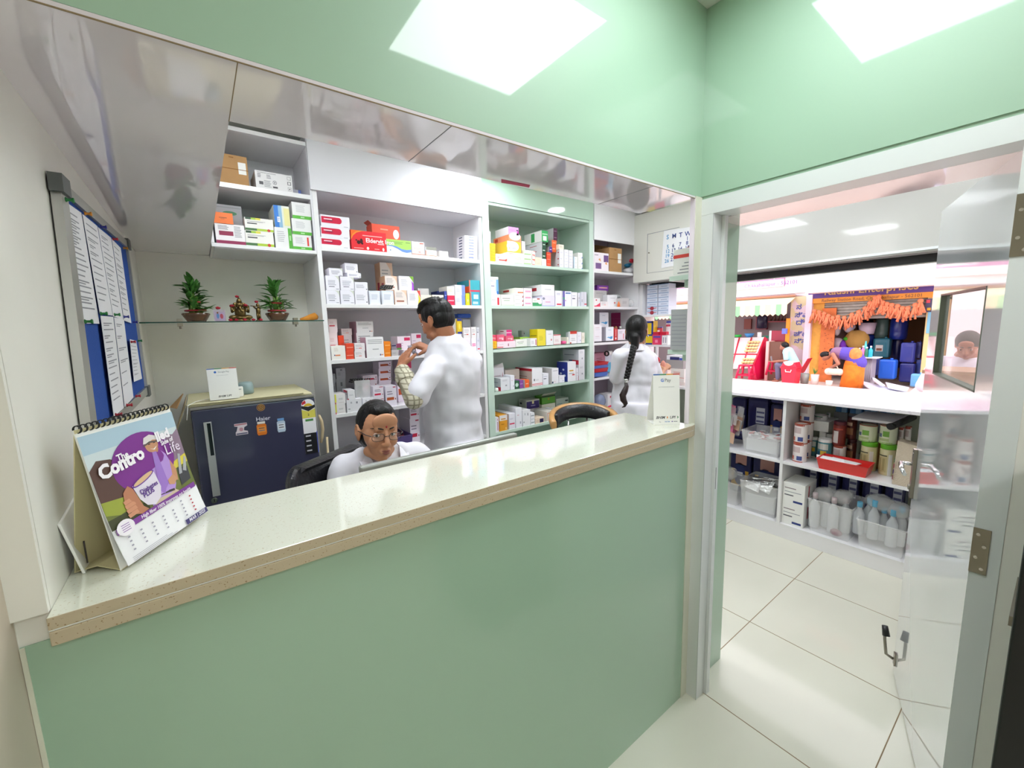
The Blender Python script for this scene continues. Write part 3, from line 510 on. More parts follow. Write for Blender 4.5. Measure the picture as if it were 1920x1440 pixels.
def B(xl, xr, top, st, base=None, dy=0, dep=.14):
    ROW['b'].append(dict(xl=xl, xr=xr, top=top, st=st, base=base, dy=dy, dep=dep))
def STK(xl, xr, tops, st, dy=0, dep=.14, base=None):
    for i, t in enumerate(tops):
        B(xl, xr, t, st[i % len(st)] if isinstance(st, list) else st, base if i == 0 else tops[i-1], dy, dep)
def row(unit, shelf, z, ax=1, plane=None, lim=None):
    global ROW
    ROW = dict(unit=unit, shelf=shelf, z=z, b=[], plane=YB+.008 if plane is None else plane, lim=lim or (2.945, -9, 9))
    BOXES.append(ROW)
row('wall cabinet', 'lower', 2.0525, lim=(2.955, .118, .573))
B(402.4, 458.5, 420.5, 'maroonbase', dep=.2); B(400, 437, 398.5, 'orange', 421, dy=-.004, dep=.05); B(402, 454, 384.5, 'greyoval', 421, dy=.055, dep=.12)
STK(459, 512.5, [434, 409.5], 'limeyellow', dep=.2); B(514, 547.5, 427, 'greenright', dep=.2); B(514, 543.5, 386, 'blueyellow', 427, dep=.2)
STK(547.5, 584, [440.5, 411, 380.5], ['greenbasered', 'greenbase', 'greenbase'], dep=.22)
row('wall cabinet', 'upper', 2.348, lim=(2.955, .118, .573))
B(405.5, 462.5, 290, 'kraft', dep=.26, dy=.01); B(478, 547, 324, 'shipping', dep=.2); B(549, 567.5, 356, 'bluestripe', dy=.2, dep=.08)
row('tall white shelves', 'top', 2.078, lim=(2.95, .612, 1.665))
STK(601.5, 655.5, [446.5, 426, 405], 'redpill', dep=.12); B(657.5, 723.5, 434, 'eldervit', dep=.04); B(697, 749, 422, 'ors', dy=.09, dep=.1)
B(724.5, 770.5, 450, 'limewave', dep=.05); B(772, 795.5, 453.5, 'whitered', dep=.06); B(797.5, 818.5, 463.5, 'smallborder', dep=.04); B(824, 840.5, 471, 'plaincream', dep=.04)
STK(871, 894.5, [479.5, 474, 469, 463.6, 458.4, 453, 447.8, 442.5], 'bluetab', dep=.11)
row('tall white shelves', 'second', 1.76, lim=(2.95, .612, 1.665))
STK(611, 636.5, [544.6, 517], 'whitecurve', dep=.1); B(617, 642.5, 503, 'whitecurve', 517, dep=.1); STK(638, 664, [544.6, 519], 'whitecurve', dep=.1)
B(646.5, 671, 494, 'whitedot', 511, dy=.04, dep=.1); B(651, 677, 511.5, 'whitedot', 519, dy=.02, dep=.1)
STK(665, 689.5, [545, 529], 'whitedot', dep=.13); B(692, 712.7, 545, 'blueframe', dep=.12); B(715.5, 738, 545, 'blueframe', dep=.12)
B(712, 735.5, 492.5, 'peach', None, dy=.17, dep=.1); B(722, 745, 517.5, 'peach', 544, dy=.06, dep=.1); B(739.5, 762.7, 544, 'peach', dep=.13)
B(763.5, 788, 544.6, 'whiteredyellow', dep=.12); B(748, 775.5, 518, 'purplegreen', 544, dy=.05, dep=.12)
B(789, 808.5, 553, 'cream', dep=.08); B(784, 804, 541, 'greybox', None, dy=.1, dep=.1); B(810.5, 832, 553, 'cream', dep=.08)
STK(833, 838, [558, 546], 'bluebox', dep=.12, dy=.004); B(820, 832.5, 546, 'bluebox', None, dy=.12, dep=.1)
B(839, 852.3, 554, 'pinkred', dep=.12); B(838, 852.3, 537, 'cream', 554, dep=.15); STK(853, 872, [553, 534.5], 'bluestripe', dep=.12)
B(873.3, 880.5, 550, 'yellow', dep=.12); B(881.5, 899.5, 548.6, 'teallabel', dep=.12); B(879.5, 899.5, 525.5, 'tealorange', 548.6, dep=.17)
row('tall white shelves', 'third', 1.435, lim=(2.95, .612, 1.665))
STK(615.5, 632.5, [623, 598], 'palepink', dy=.1, dep=.1); B(620.5, 647.5, 648.5, 'logoorange', dep=.09); B(634, 645, 629, 'redorange', None, dy=.1, dep=.08)
STK(648.5, 663.7, [658, 644], 'redorange', dep=.09); STK(664.5, 684.5, [658, 643.5], 'redtext', dep=.1); STK(640, 660, [628.5, 616], 'redtext', 0.16, .1)
STK(668, 700, [624, 602.5], 'bigletters', .13, .15); B(685.5, 719.3, 632, 'bigletters', dep=.11); STK(720, 732.7, [654, 640], 'brightorange', dep=.1)
B(734, 747, 656.5, 'greybox', dep=.08); B(733.5, 753, 644.5, 'multistripe', 656.5, dy=.02, dep=.06); B(745, 770, 630.5, 'pinktop', None, dy=.09, dep=.12); B(771, 790, 625, 'pinktop', None, dy=.16, dep=.1)
B(757, 775, 656, 'pinktop', dep=.08); STK(847.5, 855.5, [628, 612, 598], 'thinwhite', .05, .12); STK(857, 866, [640, 626, 598], ['thinwhite', 'whitetag', 'goldtin'], .03, .12)
B(868, 882.5, 599, 'whitetag', None, .13, .1); STK(883.5, 893, [634, 613], ['pinktext', 'redtext'], .03, .12); STK(893.8, 902.5, [634, 613.5], ['redfoot', 'whitetag'], .03, .14); STK(869, 882.5, [634, 614], ['pinktext', 'redtext'], .015, .1)
row('tall white shelves', 'fourth', 1.112, lim=(2.95, .612, 1.665))
STK(630, 648, [710, 690], 'greytall', .18, .12); STK(623.5, 629.3, [718, 701], 'greytall', .18, .12)
STK(627.5, 648, [757.5, 738.5], 'yellowedge', dep=.1); STK(649.5, 678.5, [748.5], 'squares', dep=.1); B(650.5, 666, 731.5, 'blackedge', 748.5, dep=.1)
STK(679.7, 704, [745.5, ], 'squares', dy=.02, dep=.1); STK(710, 733.5, [734, 717.5, 704.5, 691, 678], 'orangestrip', .13, .12); STK(680, 708, [731, 716, 703.5], 'redstrip', .13, .12)
B(697, 719.5, 724.5, 'redstripb', 747, dy=.02, dep=.09); B(705, 720.5, 747, 'redstripb', dy=.02, dep=.09); B(722, 743, 723.5, 'orangestripb', dy=.02, dep=.1)
B(748, 772, 672, 'pinktop', None, .17, .12); STK(745, 756, [716, 702], 'orangestrip', .12, .12)
STK(893, 902, [735, 716, 698], 'thinwhite', .05, .12)
row('tall white shelves', 'fifth', .80, lim=(2.95, .612, 1.665))
STK(768, 786, [785, 762], 'redstripb', dy=.12, dep=.2)
# green unit
row('green shelves', 'top', 2.078, lim=(2.94, 1.755, 2.794))
STK(914.5, 928.7, [484.5, 479, 473.3, 467.6, 461.8, 456], 'yellowstack', .004, .1); B(916, 920, 434, 'thinwhite', 456, .02, .06); B(930, 950.5, 476.5, 'redarrow', dep=.12)
B(951.5, 982, 474, 'creamwide', dep=.15); B(951, 977, 453, 'yellowdome', 474, dep=.22); B(953.5, 977, 441, 'orangedome', 453, dep=.2); B(953, 972.5, 426, 'lilac', 441, dep=.17)
B(978, 984.7, 452.5, 'thinwhite', 470, .03, .12); STK(983, 997, [487.6, 478.2, 469.4], 'greenflat', dep=.14); STK(997.7, 1003.5, [487.5, 479, 470.5], 'redflat', .01, .1)
STK(1004.5, 1015.5, [490, 482.6], 'apricot', dep=.1); B(1016, 1024.4, 485.5, 'whiteline', dep=.18); STK(1016.4, 1023.6, [474.5, 464, 453], 'darkgreen', base=485.5, dep=.22); B(1015.6, 1027.6, 432.5, 'greenwhite', 453, dep=.22)
STK(1025, 1033, [490.5, 481.5, 473], 'redorange', dep=.12); B(1029.5, 1035.5, 462.5, 'violetend', 473, .02, .1); STK(1034.5, 1043.5, [460.5, 450.5], 'orangeend', base=472.5, dy=.03, dep=.16); STK(1037.5, 1045, [439.5, 428], 'maroon', base=450.5, dy=.05, dep=.18)
STK(1046, 1048.6, [485, 472.5], 'thinwhite', .05, .1)
STK(1049, 1057.2, [491.5, 479, 468], 'redbarside', dep=.2); B(1046.5, 1057.2, 458.5, 'cream', 468, dep=.12); STK(1058, 1065.8, [491, 479.5, 468], 'whiteline', dep=.16); STK(1066.5, 1074, [492.5, 481, 469.5], 'whiteline', dep=.16)
STK(1075.5, 1083, [496.5, 489, 481.5], 'blueleft', dep=.14); STK(1083.6, 1092.3, [495.2, 484.2, 474], 'roundend', dep=.14)
row('green shelves', 'second', 1.76, lim=(2.94, 1.755, 2.794))
B(917.3, 938.5, 552, 'redbar', dep=.12); B(916, 934.7, 519, 'bluefade', 552, dep=.1); B(939.5, 963.5, 552.7, 'greentext', dep=.12); STK(964.3, 981.3, [565.8, 557.8, 549.5], 'redcorner', dep=.2)
B(966, 981, 540, 'orangefoot', 549.5, dep=.2); STK(982, 997.5, [563.5, 551.8, 540.5], 'pinktext', dep=.12); B(998.5, 1015.5, 559.5, 'greenfoot', dep=.1)
B(1016.5, 1040, 554, 'lavender', dep=.18); B(1015, 1039.5, 534, 'longwhite', 554, dep=.24); B(1041, 1053.8, 545, 'redfoot', dep=.12); B(1055.5, 1071.5, 546, 'bluespine', dep=.12); B(1072, 1082.3, 548, 'whitetag', dep=.12)
B(1083.5, 1089, 549, 'thinwhite', dy=.02, dep=.1); B(1089.7, 1100, 547.5, 'silverred', dep=.12)
row('green shelves', 'third', 1.442, lim=(2.94, 1.755, 2.794))
STK(921, 931.6, [646.5, 639.8], 'yellowstack', dep=.12); B(921, 930.5, 628, 'pink', 639.8, .02, .1); B(932.2, 966.5, 640, 'pinkwide', dep=.12); B(932, 945.8, 627.5, 'pink', 640, dep=.1); B(948, 963, 629.7, 'pink', 640, dep=.1); B(949.5, 959.7, 618.5, 'magenta', 629.7, dep=.14)
B(967.3, 988, 636.5, 'greentext', dep=.09); B(975, 994, 632, 'limeflat', None, .1, .1); B(994.5, 1006.6, 634.3, 'creamred', dep=.1); B(1007.5, 1022.8, 617, 'bigyellow', dep=.24); B(1023.7, 1037, 619.5, 'dotred', dep=.12)
B(1037.7, 1051.5, 627.3, 'redlines', dep=.14); B(1060, 1067, 632.3, 'cream', .0, .02, .1); B(1068.3, 1081.5, 621.5, 'redflap', dep=.14); B(1082.2, 1090, 622.5, 'smallcode', dep=.14); B(1090.5, 1096.4, 623.5, 'cream', dy=.004, dep=.14); B(978, 984, 620, 'greylabel', None, .25, .05)
row('green shelves', 'fourth', 1.114, lim=(2.94, 1.755, 2.794))
B(923.5, 945, 689.5, 'flapwhite', None, .12, .12); B(947, 974, 693, 'beigelong', None, .13, .12); B(938.5, 956, 709, 'codebox', dep=.1); B(956.8, 964.7, 704, 'smallcode', dep=.1); B(966, 973.7, 714.3, 'forest', dep=.09); B(974.3, 981.2, 713, 'violetmid', dep=.09)
B(984, 992.3, 712, 'orangeend', dep=.08); B(997.3, 1017, 690.5, 'redtopbig', dep=.22); B(1018, 1028.5, 700.3, 'whitetag', dep=.12); B(1034.5, 1047.2, 690.5, 'bluetag', dep=.2); B(1048.2, 1058.5, 704.3, 'smallcode', dep=.08)
B(1064, 1079.7, 678.3, 'ovalblue', dep=.13); B(1080.3, 1084.3, 690, 'thinwhite', dep=.1); STK(1084.8, 1096.2, [683.5, 655.3], 'codebox', dep=.22); B(1055, 1068, 678, 'violetmid', None, .2, .08); B(974, 996, 688, 'greylabel', None, .27, .06)
row('green shelves', 'fifth', .80, lim=(2.94, 1.755, 2.794))
B(925.5, 935.2, 783.3, 'vertmaroon', dep=.2); B(936.2, 951, 778.5, 'amber', dep=.22); B(953.8, 965.8, 775.3, 'pinkbar', dep=.22); B(966.5, 978.4, 765, 'smallcode', dep=.24); B(979.8, 994.3, 768.7, 'squares', dep=.18); B(994.9, 1002.5, 774, 'greybars', dep=.1)
B(1003.4, 1020.5, 783.3, 'navytag', dep=.1); B(1025, 1041, 770.8, 'orangeframe', dep=.16); B(1041.9, 1047, 768, 'whitetag', dep=.14); B(1048, 1062, 768, 'cream', dep=.14)
B(986.5, 1011.5, 749.5, 'navylabel', 766, .19, .1); B(984, 1012, 765, 'greybox', None, .19, .14); B(1016, 1041, 742, 'greenopen', 757, .19, .1); B(1016, 1041, 757, 'cream', None, .19, .14); B(1043, 1066, 746.5, 'greylabel', None, .18, .12)
# right white unit
row('far right shelves', 'top', 2.078, lim=(2.95, 2.864, 3.486))
B(1113, 1141.3, 474, 'purplesq', dep=.15); B(1142.3, 1166, 465, 'kraft', dep=.2); B(1117, 1140, 461, 'kraft', None, .19, .12)
row('far right shelves', 'second', 1.76, lim=(2.95, 2.864, 3.486))
B(1113, 1125.3, 559, 'redarc', dep=.1); B(1126, 1140.5, 565.5, 'redtext', dep=.08); B(1138.5, 1157.3, 553, 'dotred', None, .06, .1); STK(1114, 1137.5, [555, 544.5], 'greybox', .12, .12); B(1120, 1141, 535, 'purplebox', 544.5, .13, .1); B(1165, 1179, 559, 'greybox', dep=.1)
row('far right shelves', 'third', 1.447, lim=(2.95, 2.864, 3.486))
STK(1113, 1128.3, [625.5, 608], 'thinwhite', dep=.1); B(1124, 1141, 586, 'bluewave', 611, .13, .1); B(1124, 1141, 611, 'bluewave', None, .13, .1); B(1136, 1150.5, 613, 'bluewave', dep=.1); B(1151.4, 1158, 614, 'redupright', dep=.1); B(1158.7, 1172.6, 617.5, 'whiteredline', dep=.1)
STK(1163, 1196, [606, 597, 586], 'berry', .2, .12)
row('far right shelves', 'fourth', 1.122, lim=(2.95, 2.864, 3.486))
B(1115, 1147, 661.5, 'roseblue', None, .16, .14)

# ---- resolve and build
HEAD = dict(zip(['first', 'second'], [1, 2]))
def uvdec(mb, P, decals, side):
    # P(u,v,e) -> point
    k = 0
    for d in decals:
        t = d[0]
        if (t[0] == 's') != side: continue
        t = t.lstrip('s') if side else t
        k += 1; e = .0003+.00006*k
        if t == 'r': mb.face([P(d[1], d[2], e), P(d[3], d[2], e), P(d[3], d[4], e), P(d[1], d[4], e)], pc(d[5]))
        elif t == 'p': mb.face([P(u, v, e) for u, v in d[1]], pc(d[2]))
        elif t == 'e': mb.face([P(d[1]+d[3]*math.cos(a*PI/8), d[2]+d[4]*math.sin(a*PI/8), e) for a in range(16)], pc(d[5]))
        elif t == 'n':
            n = d[5]; h = (d[4]-d[2])/n
            for i in range(n):
                v = d[2]+h*(i+.25); L = d[1]+(d[3]-d[1])*random.uniform(.75, 1)
                mb.face([P(d[1], v, e), P(L, v, e), P(L, v+h*.42, e), P(d[1], v+h*.42, e)], pc(d[6]))
        elif t == 't':
            a = P(d[2], d[3], e); hh = (P(0, d[4], 0)-P(0, 0, 0)).length*1.35
            mb.text(d[1], a, P(1, 0, 0)-P(0, 0, 0), P(0, 1, 0)-P(0, 0, 0), hh, pc(d[5]), bold=.02)
def carton(x0, x1, y0, y1, z0, z1, st, label, group=None, rot=0):
    base, desc, dec = STY.get(st, ('#b08758', 'brown cardboard box', []))
    m = MB(); cx, cy = (x0+x1)/2, y0
    o0 = Vector((cx, cy, z0)); w, dpt, h = x1-x0, y1-y0, z1-z0
    bm_ = pc(base) if st != 'kraft' else KRAFT
    m.box(-w/2, w/2, 0, dpt, 0, h, bm_)
    uvdec(m, lambda u, v, e: Vector((-w/2+u*w, -e, v*h)), dec, False)
    uvdec(m, lambda u, v, e: Vector((-w/2-e, dpt-u*dpt, v*h)), dec, True)
    # tuck-flap seam lines so that it reads as a folded carton
    m.box(-w/2+.002, w/2-.002, dpt*.5-.0006, dpt*.5+.0006, h, h+.0002, GREYC)
    if st == 'kraft':
        m.box(-w/2-.0008, w/2+.0008, -.0015, dpt*.6, h*.52, h*.54, KRAFTD); m.box(w*.18, w*.44, -.0012, 0, h*.38, h*.78, CARD); m.box(-w*.1, w*.05, -.001, 0, h*.9, h*.93, KRAFTD)
    if st == 'ors': m.slab([(-w/2, 0, h), (-w/2, dpt*.8, h), (-w/2-.022, dpt*.8, h+.016), (-w/2-.022, 0, h+.016)], (0, 0, .001), pc('#b8402a'))
    if st == 'greenopen': m.slab([(-w/2, dpt*.2, h), (w/2, dpt*.2, h+.002), (w/2, -.02, h+.03), (-w/2, -.02, h+.024)], (0, 0, .0015), pc('#cfcabf'))
    if st == 'flapwhite': m.slab([(-w/2, 0, h), (w/2, 0, h), (w/2+.004, .02, h+.035), (-w/2, .02, h+.012)], (0, .0015, 0), pc('#e2d8de'))
    if st == 'redflap': m.slab([(-w/2, 0, h), (w/2, 0, h), (w/2, -.014, h+.004), (-w/2, -.014, h+.004)], (0, 0, .001), pc('#e8422e'))
    o = m.build('cardboard_box' if st in ('kraft', 'shipping') else 'medicine_carton'); o.location = o0; o.rotation_euler.z = rot
    tag(o, label, 'box', group); return o
ORD = ['', 'first', 'second', 'third', 'fourth', 'fifth', 'sixth', 'seventh', 'eighth', 'ninth', 'tenth', 'eleventh', 'twelfth', 'thirteenth', 'fourteenth', 'fifteenth', 'sixteenth', 'seventeenth', 'eighteenth', 'nineteenth', 'twentieth', 'twenty-first', 'twenty-second', 'twenty-third', 'twenty-fourth', 'twenty-fifth', 'twenty-sixth']
for R in BOXES:
    L = R['b']; z = R['z']; ymax, xmin, xmax = R['lim']
    for b in L:
        y = R['plane']+b['dy']; b['y0'] = y; pm = b['top'] if b['base'] is None else (b['top']+b['base'])/2
        b['x0'] = max(xmin, at(b['xl'], pm+(6 if b['base'] is None else 0), 1, y).x+.0008); b['x1'] = min(xmax, at(b['xr'], pm+(6 if b['base'] is None else 0), 1, y).x-.0008)
        b['z1'] = at((b['xl']+b['xr'])/2, b['top'], 1, y).z; b['y1'] = min(ymax, y+b['dep'])
        b['zb'] = z if not b['base'] else at((b['xl']+b['xr'])/2, b['base'], 1, y).z
    L.sort(key=lambda b: b['zb'])
    done = []
    for b in L:
        if not b['base'] or b['zb'] < z+.006: b['z0'] = z+.0002
        else:
            c = [q['z1'] for q in done if q['x0'] < b['x1']-.008 and q['x1'] > b['x0']+.008 and abs(q['z1']-b['zb']) < .03]
            b['z0'] = (min(c, key=lambda v: abs(v-b['zb'])) if c else b['zb'])+.0004
        done.append(b)
    zov = lambda a, b: a['z0'] < b['z1']-.001 and b['z0'] < a['z1']-.001
    for a in L:                               # keep neighbours apart
        for b in L:
            if a is b or not zov(a, b): continue
            yo = a['y0'] < b['y1'] and b['y0'] < a['y1']; xo = min(a['x1'], b['x1'])-max(a['x0'], b['x0'])
            if xo > 0 and yo:
                if xo < .4*min(a['x1']-a['x0'], b['x1']-b['x0']) and abs(a['y0']-b['y0']) < .045 and a['x0'] < b['x0']:
                    mid = (a['x1']+b['x0'])/2; a['x1'] = mid-.0006; b['x0'] = mid+.0006
                elif b['y0'] > a['y0']: a['y1'] = min(a['y1'], b['y0']-.002)
    for b in L:
        if b['y1']-b['y0'] < .02: b['y1'] = b['y0']+.02
    # stacks from the left for the labels
    fr = sorted(L, key=lambda b: (b['x0']+b['x1'])/2); cols = []
    for b in fr:
        for cl in cols:
            if abs((cl[0]['x0']+cl[0]['x1'])/2-(b['x0']+b['x1'])/2) < .022 and abs(cl[0]['y0']-b['y0']) < .05: cl.append(b); break
        else: cols.append([b])
    for ci, cl in enumerate(cols):
        cl.sort(key=lambda b: b['z0'])
        for k, b in enumerate(cl):
            b['ci'] = ci+1; b['k'] = k; b['n'] = len(cl)
    for b in L:
        desc = STY.get(b['st'], ('', 'brown cardboard box', []))[1]
        same = [q for q in L if q['st'] == b['st']]
        lab = desc
        shelf = R['shelf']
        loc = f"{shelf} tier of {R['unit']}" if R['unit'] == 'wall cabinet' else f"{R['unit']}, {shelf} shelf"
        lv = ''
        if len(same) > 1:
            cs = sorted({q['ci'] for q in same})
            if len(cs) > 1: lv = ', ' + (ORD[cs.index(b['ci'])+1] + ' such stack from left')
            sc = sorted([q for q in same if q['ci'] == b['ci']], key=lambda q: q['z0'])
            if len(sc) > 1:
                i = sc.index(b); n = len(sc)
                w_ = 'lowest' if i == 0 else ('topmost' if i == n-1 else ORD[i+1]+' up')
                lv += ', ' + w_
        b['lab'] = f"{desc}, {loc}{lv}"
        words = b['lab'].split()
        if len(words) > 16:
            b['lab'] = b['lab'].replace(' such stack from left', ' stack').replace('carton with ', 'carton, ')
        g_ = f"cartons on the {R['shelf']} shelf of the {R['unit']}"
        carton(b['x0'], b['x1'], b['y0'], b['y1'], b['z0'], b['z1'], b['st'], b['lab'], g_)
# ================================================================== notice board on the side wall
BC = [at(x, y, 0, LX+.003) for x, y in ((97, 345), (231, 458), (269, 733), (160, 834))]
def BP(u, v, e=0):
    a = BC[3].lerp(BC[2], u); b = BC[0].lerp(BC[1], u); return a.lerp(b, v)+Vector((e, 0, 0))
def bquad(m, u0, v0, u1, v1, e0, e1, mt):
    m.slab([BP(u0, v0, e0), BP(u1, v0, e0), BP(u1, v1, e0), BP(u0, v1, e0)], (e1-e0, 0, 0), mt)
t = thing('notice_board', (LX, 1.75, 1.4), 'blue felt notice board with aluminium frame on the side wall', 'notice board')
m = MB(); bquad(m, .0, .0, 1, 1, 0, .008, mat('blue_felt', '#1d4a9c', .95, bump=.3, bscale=200)); m.build('felt', t)
m = MB(); bquad(m, -.02, -.02, .035, 1.02, 0, .016, ALU); bquad(m, .975, -.02, 1.005, 1.02, 0, .016, ALU); bquad(m, .035, .975, .975, 1.02, 0, .016, ALU); bquad(m, .035, -.02, .975, .03, 0, .016, ALU); m.build('frame', t)
for u, v in ((.0, 1), (.99, 1), (.99, 0), (.0, 0)):
    m = MB(); bquad(m, u-.03, v-.035, u+.035, v+.035, 0, .022, mat('corner_grey', '#5c605f', .5)); m.build('corner_cap', t)
SHEETS = [([(118, 375), (152, 399), (186, 607), (152, 606)], 'nearest sheet of the upper row on the notice board', 18), ([(154, 401), (182, 424), (211, 592), (187, 588)], 'second sheet of the upper row on the notice board', 12),
 ([(183.5, 426), (208, 446), (231, 600), (212, 593)], 'third sheet of the upper row on the notice board', 14), ([(209.5, 448), (226, 465), (246, 606), (232.5, 601)], 'farthest sheet of the upper row on the notice board', 12),
 ([(188, 592), (212, 594), (232, 765), (213, 781)], 'long nearer sheet in the lower row of the notice board', 13), ([(213.5, 595), (232, 599), (250, 745), (233.5, 763)], 'long farther sheet in the lower row of the notice board', 6), ([(243, 636), (255, 639), (266, 710), (251, 716)], 'small sheet at the far lower corner of the notice board', 10)]
for k, (q, lab, n) in enumerate(SHEETS):
    P = [at(x, y, 0, LX+.016+.0006*k) for x, y in q]     # TL TR BR BL
    m = MB(); m.slab([P[3], P[2], P[1], P[0]], (.0006, 0, 0), PAPER)
    def SP(u, v): a = P[3].lerp(P[2], u); b = P[0].lerp(P[1], u); return a.lerp(b, v)+Vector((.0009, 0, 0))
    for i in range(n):
        v = .92-.84*i/n; a = .08+.04*(i % 3 == 0); L = random.uniform(.5, .9)
        m.face([SP(a, v), SP(L, v), SP(L, v+.012), SP(a, v+.012)], GREYC)
        if random.random() < .35: m.face([SP(a, v-.02), SP(L*.7, v-.02), SP(L*.7, v-.01), SP(a, v-.01)], GREYC)
    tag(m.build('paper_sheet', recalc=False), 'printed paper, '+lab, 'paper', 'sheets pinned on the notice board')
PINS = [(122, 374, '#1e7a3a'), (158, 400, '#d88a1c'), (188, 425, '#2c2c8a'), (211, 448, '#b02030'), (231, 465, '#d88a1c'), (158, 603, '#1e7a3a'), (188, 588, '#1e7a3a'), (214, 590, '#1e7a3a'), (232, 594, '#2c2c8a'), (249, 604, '#2c2c8a'), (245, 641, '#b02030'), (258, 639, '#1e7a3a'), (216, 778, '#b02030'), (237, 760, '#b02030'), (254, 743, '#b02030')]
CN = {'#1e7a3a': 'green', '#d88a1c': 'orange', '#2c2c8a': 'blue', '#b02030': 'red'}
PL = ['first pin along the top', 'second pin along the top', 'third pin along the top', 'fourth pin along the top', 'last pin along the top', 'first pin of the middle line', 'second pin of the middle line', 'third pin of the middle line', 'fourth pin of the middle line', 'last pin of the middle line', 'pin above the small far sheet', 'pin near the far frame beside the small sheet', 'lowest pin, on the near long sheet', 'low pin on the far long sheet', 'low pin nearest the far bottom corner']
for (x, y, c), l in zip(PINS, PL):
    p = at(x, y, 0, LX+.022); m = MB(); m.lathe([(.004, 0), (.0055, .001), (.003, .004), (.003, .009), (.0055, .012), (.0045, .014)], (0, 0, 0), pc(c, .3), 10, 'x')
    o = m.build('push_pin'); o.location = p; tag(o, f'{CN[c]} push pin, {l} of the notice board', 'pin', 'push pins on the notice board')
# ================================================================== glass shelf and what stands on it
ZS = 1.668
t = thing('glass_shelf', (.18, 2.76, ZS), 'clear glass wall shelf with dark green edge in the alcove', 'shelf')
m = MB(); m.box(LX+.001, .584, 2.552, 2.975, ZS-.006, ZS, GLASS); m.box(LX+.001, .584, 2.550, 2.552, ZS-.006, ZS, GLASSE); m.build('pane', t)
for x in (-.06, .44):
    m = MB(); m.box(x-.011, x+.011, 2.553, 2.60, ZS-.022, ZS-.0065, STEEL); m.box(x-.011, x+.011, 2.553, 2.58, ZS+.0005, ZS+.014, STEEL); m.cyl((x, 2.565, ZS-.034), (x, 2.565, ZS-.022), .005, STEEL); m.build('bracket', t)
LEAF = mat('bamboo_leaf', '#4a8438', .4, var=.2, vscale=14); STALK = mat('bamboo_stalk', '#7da24c', .4); POT = mat('brown_glass_pot', '#5c3a22', .18, coat=.5, alpha=.93)
def plant(px, h, seed, label):
    R_ = random.Random(seed); x, y = at(px, 600, 1, 2.70).x, 2.70
    t = thing('potted_bamboo', (x, y, ZS), label, 'plant', 'potted bamboo plants on the glass shelf')
    m = MB(); m.lathe([(.034, 0), (.045, .012), (.055, .03), (.06, .044), (.055, .046), (.05, .036), (.0, .034)], (x, y, ZS+.0003), POT, 24)
    for k in range(24): a = 2*PI*k/24; m.cyl((x+.037*math.cos(a), y+.037*math.sin(a), ZS+.004), (x+.058*math.cos(a), y+.058*math.sin(a), ZS+.041), .0022, POT, seg=5)
    m.build('pot', t)
    ms, ml, mr = MB(), MB(), MB()
    for k in range(20):
        a = R_.uniform(0, 2*PI); rr = .036*math.sqrt(R_.random()); hh = R_.uniform(.07, .115) if k < 13 else R_.uniform(.13, .17)
        if k >= 13: rr *= .5
        b = (x+rr*math.cos(a), y+rr*math.sin(a)); ms.cyl((*b, ZS+.03), (*b, ZS+hh), .0042, STALK, seg=7)
        for q in range(2): zz = ZS+.05+q*.03; ms.cyl((*b, zz), (*b, zz+.002), .0052, STALK, seg=7)
        for s_ in range(4 if k < 13 else 6):                 # leafy shoot from the stalk's top
            az = R_.uniform(0, 2*PI) if rr < .025 else a+R_.gauss(0, 1.3)
            el = R_.uniform(.0, .9) if k < 13 else R_.uniform(.3, 1.4); L = R_.uniform(.06, .10)*(1.05 if k >= 13 else .95); w = L*.135
            o = Vector((*b, ZS+hh-.02+s_*.011*(1.1 if k >= 13 else .7)))
            if o.z > ZS+h: o.z = ZS+h-R_.uniform(.03, .1)
            d = Vector((math.cos(az)*math.cos(el), math.sin(az)*math.cos(el), math.sin(el))); sd = d.cross(Vector((0, 0, 1))).normalized()
            pts = []
            for i in range(6):
                f = i/5; c_ = o+d*(L*f)+Vector((0, 0, -L*.28*f*f)); wd_ = w*math.sin(PI*min(1, f*.92+.08))
                pts.append((c_-sd*wd_, c_+Vector((0, 0, -wd_*.4)), c_+sd*wd_))
            for i in range(5):
                for j in range(2): ml.face([pts[i][j], pts[i][j+1], pts[i+1][j+1], pts[i+1][j]], LEAF, True)
    for zz, rr in ((ZS+.058, .043), (ZS+.10, .024)):
        mr.tube([(x+rr*math.cos(q*PI/12), y+rr*math.sin(q*PI/12), zz) for q in range(24)], .0045, mat('red_ribbon', '#b3303a', .4), 6, True)
    ms.build('stalks', t); ml.build('leaves', t, recalc=False); mr.build('ribbon', t)
plant(369, .255, 3, 'potted lucky bamboo, the left one on the glass shelf'); plant(521, .262, 11, 'potted lucky bamboo, the right one on the glass shelf')
BRZ = mat('antique_bronze', '#6d5a34', .35, metal=.8, var=.4, vscale=40); ROSE = mat('red_rose', '#a3162c', .7)
def Q(px): return at(px, 600, 1, 2.66).x
x, y = Q(452), 2.66
t = thing('figurine', (x, y, ZS), 'seated bronze elephant-headed figurine between the bamboo plants', 'figurine')
m = MB(); B_ = BRZ
m.lathe([(.045, 0), (.048, .006), (.04, .012)], (x, y, ZS+.0003), B_, 20)
m.ell((x, y, ZS+.045), (.026, .022, .03), B_); m.ell((x-.03, y-.012, ZS+.022), (.024, .017, .013), B_); m.ell((x+.03, y-.012, ZS+.022), (.024, .017, .013), B_); m.cap((x-.03, y-.02, ZS+.02), (x+.02, y-.026, ZS+.018), .009, .008, B_)
m.ell((x, y-.004, ZS+.085), (.017, .017, .018), B_); m.ell((x-.019, y, ZS+.086), (.011, .004, .014), B_); m.ell((x+.019, y, ZS+.086), (.011, .004, .014), B_)
